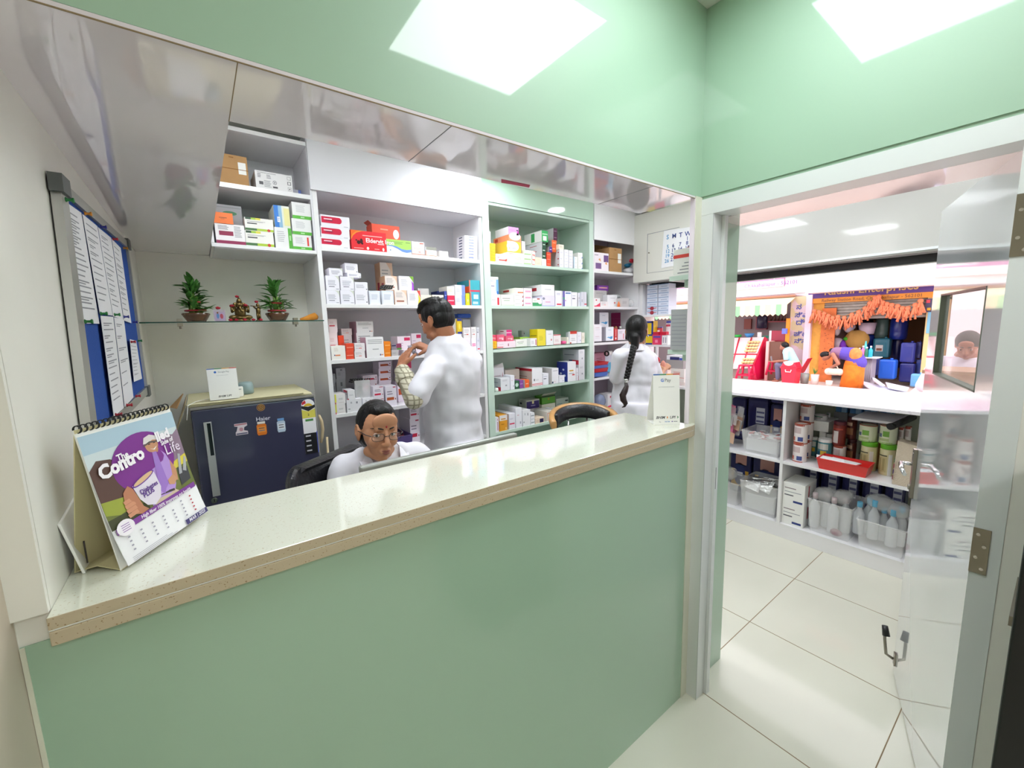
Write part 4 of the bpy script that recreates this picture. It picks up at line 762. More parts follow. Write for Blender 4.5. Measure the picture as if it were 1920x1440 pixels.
m.tube([(x, y-.018, ZS+.084), (x, y-.026, ZS+.07), (x+.004, y-.028, ZS+.055), (x+.012, y-.028, ZS+.048)], [.0065, .0055, .0045, .0035], B_)
m.lathe([(.013, .1), (.011, .11), (.006, .12), (.001, .128)], (x, y, ZS), B_, 14)
for s in (-1, 1):
    m.cap((x+s*.02, y, ZS+.065), (x+s*.036, y-.01, ZS+.05), .007, .006, B_); m.cap((x+s*.036, y-.01, ZS+.05), (x+s*.038, y-.016, ZS+.07), .006, .005, B_); m.cap((x+s*.02, y+.004, ZS+.068), (x+s*.04, y, ZS+.08), .0055, .005, B_)
m.build('body', t)
def rose(px, z, r, lab, y=2.645):
    x = at(px, 600, 1, y).x; m = MB(); m.ell((0, 0, r*.55), (r*.62, r*.62, r*.55), ROSE, seg=10, rings=6)
    for k in range(9): a = k*2.4; q = r*(.45+.05*k); m.ell((math.cos(a)*q*.75, math.sin(a)*q*.75, r*.45), (r*.42, r*.2, r*.42), ROSE, Matrix.Rotation(a+PI/2, 3, 'Z') @ Matrix.Rotation(.5, 3, 'X'), 8, 5)
    o = m.build('rose'); o.location = (x, y, z); tag(o, lab, 'flower', 'red roses on the glass shelf')
for px, dz, lab in ((437.5, .075, 'red rose on the left shoulder of the seated figurine'), (463, .078, 'red rose on the right shoulder of the seated figurine')): rose(px, ZS+dz, .013, lab, 2.647)
rose(449, ZS+.124, .012, 'red rose on the head of the seated figurine', 2.66)
for px, lab in ((432, 'red rose at the far left foot of the seated figurine'), (442.5, 'red rose at the left foot of the seated figurine'), (459, 'red rose in front of the seated figurine'), (475, 'red rose between the seated and the standing figurine'), (488.5, 'red rose at the feet of the standing figurine')): rose(px, ZS+.0005, .012, lab, 2.585)
x = Q(486); t = thing('figurine', (x, y, ZS), 'small standing bronze flute-playing figurine beside right bamboo plant', 'figurine'); m = MB()
m.lathe([(.016, 0), (.017, .004), (.012, .008)], (x, y, ZS+.0003), B_, 14); m.cap((x-.005, y, ZS+.01), (x-.004, y, ZS+.045), .005, .007, B_); m.cap((x+.006, y-.004, ZS+.01), (x+.002, y, ZS+.045), .005, .007, B_)
m.ell((x, y, ZS+.055), (.011, .009, .02), B_); m.ell((x, y-.002, ZS+.086), (.0085, .009, .011), B_); m.cyl((x-.035, y-.012, ZS+.082), (x+.012, y-.012, ZS+.078), .0022, B_, seg=8)
m.cap((x-.01, y, ZS+.068), (x-.02, y-.008, ZS+.078), .0042, .0035, B_); m.cap((x+.01, y, ZS+.068), (x-.002, y-.012, ZS+.078), .0042, .0035, B_); m.build('body', t); rose(484, ZS+.098, .012, 'red rose on the head of the standing figurine', 2.66)
x = Q(413); t = thing('picture_block', (x, y, ZS), 'small clear block with a devotional picture left of the figurines', 'picture')
panel('block', t, (x-.026, x+.026, y, y+.012, ZS+.0003, ZS+.062), mat('acrylic', '#d8c8d8', .1, alpha=.6)); m = MB(); m.box(x-.021, x+.021, y-.0008, y, ZS+.006, ZS+.05, pc('#b4a0c0')); m.ell((x-.008, y-.001, ZS+.03), (.006, .0006, .014), pc('#5a86b8')); m.ell((x+.008, y-.001, ZS+.028), (.007, .0006, .013), pc('#b04a5a')); m.ell((x-.008, y-.001, ZS+.046), (.004, .0006, .005), pc('#8a5a3a')); m.build('picture', t)
rose(411, ZS+.063, .014, 'red rose on top of the small picture block', 2.664)
m = MB(); a = at(563, 600, 1, 2.66).x; m.tube([(a, 2.66, ZS+.008), (a+.03, 2.66, ZS+.012), (a+.06, 2.66, ZS+.02), (a+.085, 2.66, ZS+.026), (a+.092, 2.66, ZS+.03)], [.006, .013, .019, .021, .012], mat('saffron_cloth', '#dd9032', .8, bump=.8, bscale=30), 12)
tag(m.build('folded_cloth'), 'folded saffron cloth at the right end of the glass shelf', 'cloth')
# ================================================================== fridge
NAVY = mat('navy_fridge', '#3d3e55', .2, coat=.4); FX0, FX1, FY, FZ = -.062, .468, 2.40, 1.27
t = thing('refrigerator', (.2, 2.66, 0), 'navy single-door refrigerator with stickers in the alcove', 'refrigerator')
panel('cabinet', t, (FX0+.004, FX1-.004, FY+.055, 2.93, .03, FZ-.004), mat('fridge_side', '#3b3a40', .4), .006)
d = panel('door', t, (FX0, FX1, FY, FY+.05, .38, FZ-.012), NAVY, .008); panel('drawer', t, (FX0, FX1, FY, FY+.05, .06, .37), NAVY, .006)
panel('top_trim', t, (FX0, FX1, FY-.002, FY+.07, FZ-.012, FZ), mat('grey_trim', '#8e8c88', .35, metal=.4), .002)
def FD(px, py): return at(px, py, 1, FY)
a, b = FD(381, 791), FD(396, 791); c_, e_ = FD(393, 926), FD(409, 926)
m = MB(); m.box(a.x, b.x, FY-.03, FY-.018, e_.z, a.z, mat('handle_steel', '#cfd0d4', .35, metal=.75)); m.box(a.x+.004, b.x-.004, FY-.019, FY, a.z-.04, a.z-.005, BLACK); m.box(a.x+.004, b.x-.004, FY-.019, FY, e_.z+.005, e_.z+.04, CHROME)
m.box(a.x+.012, b.x-.004, FY-.0308, FY-.03, (a.z+e_.z)/2+.02, a.z-.005, mat('dark_chrome', '#3c4046', .2, metal=1)); m.build('handle', d, bevel=.002)
p = FD(402, 938); m = MB(); m.cyl((p.x, FY-.004, p.z), (p.x, FY+.002, p.z), .013, CHROME, seg=20); m.box(p.x-.002, p.x+.002, FY-.0046, FY-.004, p.z-.007, p.z+.007, BLACK); m.build('lock', d)
p = FD(489, 764); m = MB(); 
for r_, c1, e in ((.018, '#b5854a', .0010), (.0155, '#3a1c14', .0013), (.012, '#c79a52', .0016), (.0095, '#54301c', .0019)): m.cyl((p.x, FY-e, p.z), (p.x, FY-e+.0004, p.z), r_, pc(c1), seg=24)
for k in range(5): m.box(p.x-.006+k*.0026, p.x-.005+k*.0026, FY-.0023, FY-.0019, p.z-.006, p.z+.004+.003*(2-abs(k-2)), pc('#c79a52'))
m.build('round_sticker', d)
p = FD(480, 790); m = MB(); m.text('Haier', (p.x, FY-.001, p.z), (1, 0, 0), (0, 0, 1), .028, pc('#d8d8e6'), bold=.01); m.build('lettering', d)
def magnet(x0, x1, y0, y1, lab, draw):
    a, b = FD(x0, (y0+y1)/2), FD(x1, (y0+y1)/2); z1, z0 = FD(x0, y0).z, FD(x0, y1).z; w, h = b.x-a.x, z1-z0; m = MB()
    P = lambda u, v, e=0: Vector((a.x+u*w, FY-.002-e*.0006, z0+v*h)); draw(m, P)
    tag(m.build('fridge_magnet'), lab, 'magnet', 'magnets on the refrigerator door')
def jar(body, capc, lab):
    def dr(m, P):
        m.slab([P(0, .12), P(.1, 0), P(.9, 0), P(1, .12), P(1, .72), P(.85, .8), P(.15, .8), P(0, .72)], (0, .0018, 0), pc(body)); m.slab([P(.1, .82), P(.9, .82), P(.9, .98), P(.1, .98)], (0, .0018, 0), pc(capc))
        m.face([P(.08, .2, 1), P(.92, .2, 1), P(.92, .62, 1), P(.08, .62, 1)], pc(lab)); m.face([P(.2, .48, 2), P(.8, .48, 2), P(.8, .54, 2), P(.2, .54, 2)], pc('#54545c')); m.face([P(.2, .3, 2), P(.8, .3, 2), P(.8, .38, 2), P(.2, .38, 2)], pc('#7c7c86'))
    return dr
magnet(481.5, 500, 791, 817, 'orange medicine-jar magnet in the middle of the refrigerator door', jar('#d9741e', '#e8e0d8', '#e8943a')); magnet(519.5, 535, 784.5, 811, 'white and blue medicine-jar magnet right of the orange jar magnet', jar('#b8c8dc', '#6a9ad0', '#e4e8f0'))
def pinkd(m, P):
    m.slab([P(.05, .0), P(1, 0), P(1, .25), P(.7, .35), P(.75, .6), P(1, .72), P(.98, .95), P(0, .95), P(0, .75), P(.25, .7), P(.12, .3), P(.05, .25)], (0, .0018, 0), pc('#dcd0d8')); m.face([P(.02, .8, 1), P(.96, .82, 1), P(.96, .92, 1), P(.02, .9, 1)], pc('#b06a78'))
    m.face([P(.3+.16*math.cos(k*PI/6)+.2, .45+.16*math.sin(k*PI/6), 1) for k in range(12)], pc('#c08a9a')); m.face([P(.1, .05, 1), P(.95, .05, 1), P(.95, .16, 1), P(.1, .16, 1)], pc('#5a5a78'))
magnet(440, 464.5, 794, 817, 'pale pink winged magnet left of the orange jar magnet', pinkd)
a, b = FD(567.5, 790), FD(595, 785); z1 = FD(580, 748).z; z0 = FD(585, 850).z; w = min(b.x, FX1-.004)-a.x; h = z1-z0; m = MB()
def EP(u, v, e=0): return Vector((a.x+u*w, FY-.0012-e*.0003, z0+v*h))
m.slab([EP(0, 0), EP(1, 0)]+[EP(1, .9)]+[EP(.5+.5*math.cos(k*PI/10), .9+.1*math.sin(k*PI/10)) for k in range(11)]+[EP(0, .9)], (0, .0008, 0), pc('#eceaf0'))
m.face([EP(0.0, .66, 1), EP(1, .66, 1), EP(1, .82, 1), EP(.5, .78, 1), EP(0, .82, 1)], pc('#d8cf5a')); m.face([EP(.0, .84, 1), EP(.5, .78, 1), EP(1, .84, 1), EP(1, .89, 1), EP(.5, .86, 1), EP(0, .89, 1)], pc('#1e1e22'))
m.face([EP(.5+.32*math.cos(k*PI/8), .875+.05*math.sin(k*PI/8), 2) for k in range(9)], pc('#e0b82a')); m.face([EP(.05, .9, 2), EP(.05, .95, 2), EP(.3, .985, 2), EP(.36, .93, 2)], pc('#c8283a'))
m.text('2', EP(.42, .7, 2), (1, 0, 0), (0, 0, 1), .016, pc('#2a2a2a'), bold=.02); m.face([EP(.2, .6, 2), EP(.8, .6, 2), EP(.8, .64, 2), EP(.2, .64, 2)], pc('#4a8a4a'))
m.face([EP(.0, 0, 1), EP(1, 0, 1), EP(1, .38, 1), EP(0, .38, 1)], pc('#15161c'))
for k in range(4): m.face([EP(.12, .05+k*.09, 2), EP(.5, .05+k*.09, 2), EP(.5, .075+k*.09, 2), EP(.12, .075+k*.09, 2)], pc('#c8c8d0'))
m.face([EP(.96, 0, 2), EP(1, 0, 2), EP(1, .4, 2), EP(.96, .4, 2)], pc('#5a6ae0')); m.build('energy_label', d)
# cover, flap and things on the fridge
m = MB(); m.box(FX0-.012, FX1-.01, FY+.01, 2.90, FZ+.0005, FZ+.012, mat('cream_cloth', '#cfc8a2', .85, bump=.5, bscale=20)); m.box(FX0-.012, FX1-.05, FY+.0, FY+.03, FZ+.012, FZ+.018, _M['cream_cloth']); tag(m.build('cloth_cover', bevel=.004), 'cream cloth cover spread on top of the refrigerator', 'cloth')
m = MB(); m.slab([(FX0-.014, FY+.02, FZ+.013), (FX0-.014, 2.86, FZ+.013), (FX0-.075, 2.8, FZ-.16), (FX0-.10, FY+.06, FZ-.22)], (-.004, 0, .001), mat('tan_flap', '#a08f72', .8, var=.06)); m.slab([(FX0-.05, 2.5, FZ-.01), (FX0-.03, 2.86, FZ+.02), (FX0-.09, 2.8, FZ-.04)], (-.003, 0, .002), KRAFT); tag(m.build('cardboard_flap'), 'tan cardboard flap hanging down the left side of the refrigerator', 'cardboard')
def paystand(p, w, h, lab, big, dirx=(1, 0, 0), lean=.12):
    dx = Vector(dirx).normalized(); up = Vector((0, 0, 1)); n = dx.cross(up)        # n points to the viewer side
    t = thing('payment_sign', p, lab, 'payment sign'); top = up*h - n*(h*lean)
    m = MB(); P = lambda u, v, e=0: Vector(p)+dx*(w*(u-.5))+top*v+n*(e*.0005)
    m.slab([P(0, 0), P(1, 0), P(1, 1), P(0, 1)], -n*.0025, CARD)
    for k, c in enumerate(('#3a66b4', '#3a8a58', '#e0a24a', '#c8483a')): m.face([P(k/4, .975, 1), P((k+1)/4, .975, 1), P((k+1)/4, 1, 1), P(k/4, 1, 1)], pc(c))
    g = top.normalized()
    if big:
        m.text('G', P(.28, .845, 1), dx, g, h*.085, pc('#3a7ad0'), bold=.03); m.text('Pay', P(.43, .845, 1), dx, g, h*.09, pc('#606468'))
        m.face([P(.2, .74, 1), P(.8, .74, 1), P(.8, .745, 1), P(.2, .745, 1)], GREYC); m.text('BHIM', P(.08, .12, 1), dx, g, h*.075, pc('#4a4a50'), bold=.02, shear=.3); m.text('UPI', P(.6, .12, 1), dx, g, h*.075, pc('#4a4a50'), bold=.02, shear=.3)
        m.face([P(.5, .115, 1), P(.55, .145, 1), P(.5, .175, 1)], pc('#e08a3a')); m.face([P(.9, .115, 1), P(.95, .145, 1), P(.9, .175, 1)], pc('#3a8a58'))
        m.text('Pay', P(.2, .05, 1), dx, g, h*.03, pc('#7a7a80')); m.text('PAYTM', P(.42, .05, 1), dx, g, h*.03, pc('#2a7ac0'), bold=.02); m.face([P(.7+.025*math.cos(k), .062+.012*math.sin(k), 1) for k in (0, 1, 2, 3, 4, 5)], pc('#5a3a9a')); m.face([P(.75, .055, 1), P(.9, .055, 1), P(.9, .068, 1), P(.75, .068, 1)], GREYC)
    else:
        m.face([P(.27+.045*math.cos(k*PI/5), .88+.035*math.sin(k*PI/5), 1) for k in range(10)], pc('#2f6ac0')); m.text('Google Pay', P(.36, .86, 1), dx, g, h*.065, pc('#606468')); m.text('BHIM UPI', P(.5, .08, 1), dx, g, h*.085, pc('#4a4a50'), align='CENTER', bold=.02, shear=.3)
        m.face([P(.3, .77, 1), P(.7, .77, 1), P(.7, .775, 1), P(.3, .775, 1)], GREYC)
    m.build('front_card', t)
    m = MB(); b0 = Vector(p); m.slab([b0+dx*(w*-.5)+top-n*.003, b0+dx*(w*.5)+top-n*.003, b0+dx*(w*.5)-n*(h*.45), b0+dx*(w*-.5)-n*(h*.45)], -n*.002, CARD); m.slab([b0+dx*(w*-.5)-n*.003, b0+dx*(w*.5)-n*.003, b0+dx*(w*.5)-n*(h*.45), b0+dx*(w*-.5)-n*(h*.45)], up*.0015, CARD); m.build('back_support', t)
a, b = at(394, 750, 1, 2.45), at(450, 748, 1, 2.45)
paystand(((a.x+b.x)/2, 2.45, FZ+.0185), b.x-a.x, .152, 'white payment card stand on top of the refrigerator', False, lean=.1)
a = at(1226, 797, 2, 1.2055); dv = Vector((_r.x, _r.y, 0)).normalized(); b = Vector((0, 0, 0)); wq = .102
paystand(a+dv*(wq/2), wq, .198, 'tall white payment card stand at the right end of the counter', True, dirx=dv, lean=.1)
p = at(463, 738, 1, 2.60); m = MB(); zt = FZ+.0125
m.lathe([(.03, 0), (.036, .004), (.037, .03), (.035, .055), (.028, .064), (.0, .066)], (p.x, 2.64, zt), mat('teal_grey_plastic', '#8aa0a2', .3, coat=.3), 24); tag(m.build('smart_speaker'), 'grey-teal rounded speaker on the refrigerator behind the payment stand', 'speaker')
m = MB(); p = at(451, 745, 1, 2.52); m.box(p.x-.014, p.x+.016, 2.53, 2.55, FZ+.0125, FZ+.065, CARD); m.face([(p.x-.006, 2.5295, FZ+.05), (p.x+.008, 2.5295, FZ+.05), (p.x+.008, 2.5295, FZ+.054), (p.x-.006, 2.5295, FZ+.054)], GREYC); tag(m.build('power_adapter', bevel=.004), 'small white adapter between payment stand and grey speaker', 'adapter')
p = at(400, 742, 1, 2.5); m = MB(); m.tube([(p.x-.02, 2.5, FZ+.022), (p.x-.07, 2.44, FZ+.023), (p.x-.1, 2.385, FZ+.015), (p.x-.11, 2.38, FZ-.05)], .0018, CARD, 6); tag(m.build('cable'), 'thin white cable trailing off the left of the refrigerator top', 'cable')
m = MB(); pts = [at(x, y, 1, 2.44) for x, y in ((598, 778), (603, 790), (605, 805), (604, 820), (602, 830))]; m.tube(pts, [.006, .009, .009, .008, .006], mat('tan_roll', '#cdb994', .6), 8); m.cyl((.50, 2.44, .04), (.52, 2.44, 1.02), .006, _M['tan_roll']); tag(m.build('rolled_paper'), 'tan rolled sheet between the refrigerator and the tall shelves', 'paper roll')
# ================================================================== desk calendar on the counter
ZC = 1.2055
A = Vector((-.145, .938, ZC)); Bv = Vector((-.032, 1.123, ZC)); Lf = Vector((-.209, .981, ZC)); Rt = Lf+(Bv-A)
C_ = (A+Lf)/2+Vector((0, 0, .247)); D_ = C_+(Bv-A)
t = thing('desk_calendar', (A+Rt)/2, 'spiral-bound desk calendar with purple golfer picture on the counter', 'calendar')
nrm = (Bv-A).cross(C_-A).normalized(); 
if nrm.x < 0: nrm = -nrm
m = MB(); m.slab([A, Bv, D_, C_], -nrm*.002, CARD); m.slab([Lf, Rt, D_, C_], nrm*.002, mat('cream_board', '#c9c096', .7)); m.slab([A, Bv, (Bv+Rt)/2+Vector((0, 0, .01)), (A+Lf)/2+Vector((0, 0, .01))], (0, 0, .0015), _M['cream_board']); m.slab([Lf, Rt, (Bv+Rt)/2+Vector((0, 0, .01)), (A+Lf)/2+Vector((0, 0, .01))], (0, 0, .0015), _M['cream_board']); m.build('stand', t)
ca = A+(C_-A)*.02+nrm*.004; cu_ = (Bv-A); cv_ = (C_-A)*.93
def CP(u, v, e=0): 
    curl = .012*(1-v)**3*max(0, 1)                # the loose lower edge lifts a little
    return A+cu_*u+cv_*v+nrm*(.0012+.00012*e+curl)+(C_-A)*.02
def cpoly(m, pts, e, c, n=1): 
    f = m.face([CP(u, v, e) for u, v in pts], pc(c) if isinstance(c, str) else c)
m = MB(); N = 14
for i in range(N): m.slab([CP(0, i/N), CP(1, i/N), CP(1, (i+1)/N), CP(0, (i+1)/N)], -nrm*.0011, PAPER)
# picture: sky, trees, lawn, purple disc, golfer with mug; all cut as strips that follow the sheet
def strip(m, u0, v0, u1, v1, e, c, n=10):
    for i in range(n): a, b = v0+(v1-v0)*i/n, v0+(v1-v0)*(i+1)/n; cpoly(m, [(u0, a), (u1, a), (u1, b), (u0, b)], e, c)
strip(m, 0, .28, 1, 1, 1, '#c9d6da'); strip(m, 0, .86, 1, 1, 2, '#a9c4d4', 3); 
cpoly(m, [(0, .74), (.08, .8), (.2, .78), (.3, .72), (.42, .66), (.42, .44), (0, .44)], 3, '#5a4038'); cpoly(m, [(.74, .74), (.84, .82), (.92, .8), (1, .84), (1, .5), (.74, .5)], 3, '#8a7488')
strip(m, 0, .28, 1, .52, 4, '#6b7438', 5); strip(m, 0, .28, .4, .36, 5, '#3c4222', 2); cpoly(m, [(0, .5), (.3, .46), (.42, .4), (.12, .36), (0, .4)], 6, '#98a23c'); cpoly(m, [(.8, .56), (1, .6), (1, .52), (.8, .5)], 6, '#d8c848')
cpoly(m, [(.52+.34*math.cos(k*PI/18), .665+.245*math.sin(k*PI/18)) for k in range(36)], 8, '#7b2c8c')
cpoly(m, [(.82, .34), (.96, .36), (.97, .48), (.84, .5)], 9, '#3c3e44'); cpoly(m, [(.84, .44), (.9, .62), (.93, .61), (.88, .44)], 10, '#a8aab0'); cpoly(m, [(.9, .46), (.97, .58), (.99, .56), (.94, .44)], 10, '#a8aab0')
cpoly(m, [(.43, .3), (.48, .56), (.5, .68), (.58, .74), (.68, .74), (.76, .66), (.8, .52), (.76, .38), (.7, .3)], 11, '#b18fd4'); cpoly(m, [(.55, .36), (.62, .74), (.66, .74), (.68, .4), (.6, .33)], 12, '#9a74c6')
cpoly(m, [(.45, .285), (.48, .36), (.7, .36), (.78, .3), (.72, .28)], 12, '#cbb9a0'); cpoly(m, [(.455, .36), (.72, .33), (.72, .35), (.455, .38)], 13, '#3a3038')
cpoly(m, [(.635+.075*math.cos(k*PI/10), .775+.062*math.sin(k*PI/10)) for k in range(20)], 14, '#c48f6c'); cpoly(m, [(.545, .80), (.57, .85), (.64, .865), (.71, .84), (.725, .8), (.66, .815), (.6, .8)], 15, '#d9d3d2'); cpoly(m, [(.54, .79), (.62, .81), (.72, .795), (.72, .785), (.62, .795), (.54, .778)], 16, '#5a5450')
cpoly(m, [(.6, .75), (.64, .738), (.69, .755), (.65, .728)], 16, '#f4efe9'); 
for du in (.61, .67): cpoly(m, [(du-.012, .783), (du+.012, .783), (du+.012, .79), (du-.012, .79)], 16, '#3a2420')
cpoly(m, [(.6, .72), (.66, .745), (.7, .73), (.68, .70)], 13, '#b88462'); cpoly(m, [(.78, .6), (.82, .5), (.8, .4), (.74, .42), (.76, .5)], 14, '#c48f6c'); cpoly(m, [(.68, .44), (.76, .47), (.79, .42), (.74, .38), (.68, .4)], 15, '#c99672')
cpoly(m, [(.2, .5), (.26, .54), (.3, .5), (.34, .34), (.38, .3), (.3, .29), (.22, .32), (.18, .4)], 15, '#b87a5c')
for k in range(4): cpoly(m, [(.17, .44-k*.035), (.27, .45-k*.035), (.28, .42-k*.035), (.18, .41-k*.035)], 16, '#cc9070')
cpoly(m, [(.3, .52), (.56, .56), (.58, .42), (.54, .34), (.46, .305), (.38, .33), (.33, .4)], 17, '#ddd6e4'); cpoly(m, [(.43+.13*math.cos(k*PI/10), .54+.028*math.sin(k*PI/10)+.03*math.cos(k*PI/10)) for k in range(20)], 18, '#6a3a9a'); cpoly(m, [(.43+.115*math.cos(k*PI/10), .542+.02*math.sin(k*PI/10)+.026*math.cos(k*PI/10)) for k in range(20)], 19, '#d8b48c')
xd = cu_.normalized(); yd = (C_-A).normalized()
def ct(s, u, v, size, c, rot=0, **k):
    q = math.radians(rot); dx = xd*math.cos(q)+yd*math.sin(q); dy = yd*math.cos(q)-xd*math.sin(q); m.text(s, CP(u, v, 24), dx, dy, size, pc(c), **k)
ct('The', .25, .745, .016, '#f4f0f6', 4, bold=.03); ct('Contro', .06, .655, .033, '#f4f0f6', 6, bold=.05); ct('lled', .70, .785, .026, '#f4f0f6', 4, bold=.05); ct('Side of', .735, .74, .0125, '#f4f0f6', 4, bold=.03); ct('Life', .755, .645, .030, '#eadff0', 2)
ct('Diabetes', .35, .43, .0125, '#5a2c8c', 6, bold=.02); ct('PLUS', .37, .395, .0125, '#5a2c8c', 6, bold=.03)
cpoly(m, [(0.02, .235), (.97, .275), (.97, .32), (.02, .28)], 20, '#7b3a94'); ct('High fiber 100% improves gut health', .27, .258, .0092, '#f2eaf6', 1, bold=.02)
cpoly(m, [(.11+.085*math.cos(k*PI/10), .262+.06*math.sin(k*PI/10)) for k in range(20)], 22, '#eeeaf0'); 
for k in range(4): cpoly(m, [(.07, .235+k*.016), (.15, .235+k*.016), (.15, .24+k*.016), (.07, .24+k*.016)], 23, '#8a5aa8')
for r_ in range(5):
    for c1 in range(7):
        if r_ == 0 and c1 < 5: continue
        u, v = .1+c1*.125, .215-r_*.034; cpoly(m, [(u-.011, v), (u+.011, v), (u+.011, v+.012), (u-.011, v+.012)], 22, '#b02a3a' if c1 == 6 else '#9a98a8')
cpoly(m, [(.68, .008), (.99, .008), (.99, .052), (.68, .052)], 22, '#3f3a72'); ct('MAR | 2025', .72, .018, .0105, '#eceaf6', 0, bold=.02)
for k in range(3): cpoly(m, [(.05, .012+k*.012), (.55-.06*k, .012+k*.012), (.55-.06*k, .016+k*.012), (.05, .016+k*.012)], 22, '#b4b2bc')
m.build('pages', t, recalc=False)
m = MB()
for k in range(19):
    o = C_.lerp(D_, (k+.6)/19.6); rr = .0062; e1, e2 = Vector((0, 0, 1)), Vector((cu_.y, -cu_.x, 0)).normalized()
    for s_ in (-.0011, .0011): m.tube([o+xd*s_+e1*(rr*math.cos(q*PI/8))+e2*(rr*math.sin(q*PI/8)) for q in range(16)], .0008, mat('spiral_wire', '#2c2e30', .3, metal=.6), 5, True)
m.build('spiral_binding', t)
# white plate leaning in the corner behind the calendar
t = thing('wall_plate', (LX+.01, 1.02, ZC), 'white plastic plate leaning on the side wall behind the desk calendar', 'plate')
m = MB(); m.slab([(LX+.022, .967, ZC), (LX+.022, 1.10, ZC), (LX+.004, 1.10, ZC+.105), (LX+.004, .965, ZC+.095)], (-.004, 0, 0), CARD); m.build('plate', t, bevel=.001)
m = MB(); m.box(LX+.0215, LX+.0235, .985, .987, ZC+.01, ZC+.05, DARK); m.build('slot', t)
# ================================================================== loose things on the shelves
def blob(name, c, r, m, lab, cat, grp=None, n=9, seed=1, vox=.006, spread=.55):
    R_ = random.Random(seed); mb = MB(); mb.ell((0, 0, r[2]), r, m)
    for k in range(n):
        a = R_.uniform(0, 2*PI); q = R_.uniform(.3, spread); f = R_.uniform(.35, .6)
        mb.ell((math.cos(a)*q*r[0], math.sin(a)*q*r[1], r[2]*(1+R_.uniform(-.25, .5))), (r[0]*f, r[1]*f, r[2]*f), m, Matrix.Rotation(R_.uniform(0, PI), 3, 'Z'))
    o = mb.build(name, remesh=vox, smooth_it=3); o.location = c; return tag(o, lab, cat, grp)
def strip_row(px0, px1, py, y, z, n, lab, grp, tilt=.5):
    xa, xb = at(px0, py, 1, y).x, at(px1, py, 1, y).x; st = (xb-xa)/n
    proto = None
    for i in range(n):
        if proto is None:
            t = thing('blister_strip', (0, 0, 0), '', 'blister pack', grp); m = MB(); m.box(-.0006, .0006, 0, .07, 0, .03, SILVER); m.build('foil', t)
            m = MB()
            for a in range(5):
                for b in range(2): m.ell((-.0025, .008+a*.0135, .008+b*.014), (.0028, .0048, .0048), mat('dark_tablet', '#33302e', .3), seg=8, rings=5)
            m.build('pockets', t); proto = t; q = t
        else:
            q = proto.copy(); COL.objects.link(q)
            for ch in list(proto.children): c2 = ch.copy(); COL.objects.link(c2); c2.parent = q
        q.location = (xa+st*(i+.5), y, z); q.rotation_euler = (0, tilt, 0)
        q['label'] = f"{lab}, {ORD[i+1]} from left"
strip_row(716, 737, 540, YB+.02, 1.858, 5, 'upright foil blister strip on the blue-framed carton', 'blister strips on the second white shelf')
strip_row(656, 693, 706, YB+.12, 1.272, 8, 'foil blister strip behind the blue-black tray of the fourth shelf', 'blister strips on the fourth white shelf')
p = at(668, 725, 1, 2.72); m = MB(); m.box(at(655, 730, 1, 2.68).x, at(681, 730, 1, 2.68).x, 2.69, 2.70, 1.1125, 1.245, mat('dark_tray', '#3a3a40', .4)); tag(m.build('storage_box'), 'dark open box holding the blister strips on the fourth shelf', 'box')
m = MB(); x0, x1 = at(667, 735, 1, 2.615).x, at(696, 735, 1, 2.615).x; m.box(x0, x1, 2.62, 2.645, at(680, 747, 1, 2.62).z, at(680, 713, 1, 2.62).z, BAGP); o = m.build('plastic_bag', bevel=.006); tag(o, 'clear plastic bag in front of the blister strips', 'bag')
m = MB(); a, b = at(858, 597, 1, 2.66), at(884, 588, 1, 2.66); m.box(a.x, b.x, 2.66, 2.74, a.z+.002, b.z, mat('blue_pouch', '#1a4aa8', .3, bump=.7, bscale=50)); tag(m.build('pouch', bevel=.012), 'shiny blue pouch on top of cartons right of the man', 'pouch')
# purple basket and black net pile low in the tall unit
PUR = mat('purple_plastic', '#5a4a86', .35); BRK = mat('maroon_packs', '#6e1f38', .5, var=.3, vscale=60)
def opentub(m, x0, x1, y0, y1, z0, z1, t, mt, flare=0, rim=.006):
    a = [(x0+flare, y0+flare), (x1-flare, y0+flare), (x1-flare, y1-flare), (x0+flare, y1-flare)]; b = [(x0, y0), (x1, y0), (x1, y1), (x0, y1)]
    ai = [(x0+flare+t, y0+flare+t), (x1-flare-t, y0+flare+t), (x1-flare-t, y1-flare-t), (x0+flare+t, y1-flare-t)]; bi = [(x0+t, y0+t), (x1-t, y0+t), (x1-t, y1-t), (x0+t, y1-t)]
    for i in range(4):
        j = (i+1) % 4
        m.face([(*a[i], z0), (*a[j], z0), (*b[j], z1), (*b[i], z1)], mt); m.face([(*ai[j], z0+t), (*ai[i], z0+t), (*bi[i], z1), (*bi[j], z1)], mt); m.face([(*b[i], z1), (*b[j], z1), (*bi[j], z1), (*bi[i], z1)], mt)
    m.face([(*p, z0) for p in a][::-1], mt); m.face([(*p, z0+t) for p in ai], mt)
    if rim: m.tube([(*p, z1) for p in ((x0, y0), (x1, y0), (x1, y1), (x0, y1))], rim*.5, mt, 6, True)
t = thing('storage_basket', (1.2, 2.68, .8), 'purple plastic basket of packs on the low shelf behind the man', 'basket')
xa, xb = at(741, 825, 1, 2.62).x, at(772, 825, 1, 2.62).x; m = MB(); opentub(m, xa, xb, 2.60, 2.86, .801, .90, .003, PUR, .008); m.build('tub', t)
m = MB(); m.box(xa+.03, xb-.03, 2.5985, 2.600, .82, .85, CARD); m.text('Tie Kit', (xa+.04, 2.598, .83), (1, 0, 0), (0, 0, 1), .014, pc('#4a4a52')); m.build('label_card', t)
m = MB(); R_ = random.Random(4)
for k in range(10): x = R_.uniform(xa+.02, xb-.05); m.box(x, x+.03, 2.64+.02*(k % 5), 2.66+.02*(k % 5), .81, .89+R_.random()*.02, BRK)
m.build('contents', t)['kind'] = 'stuff'
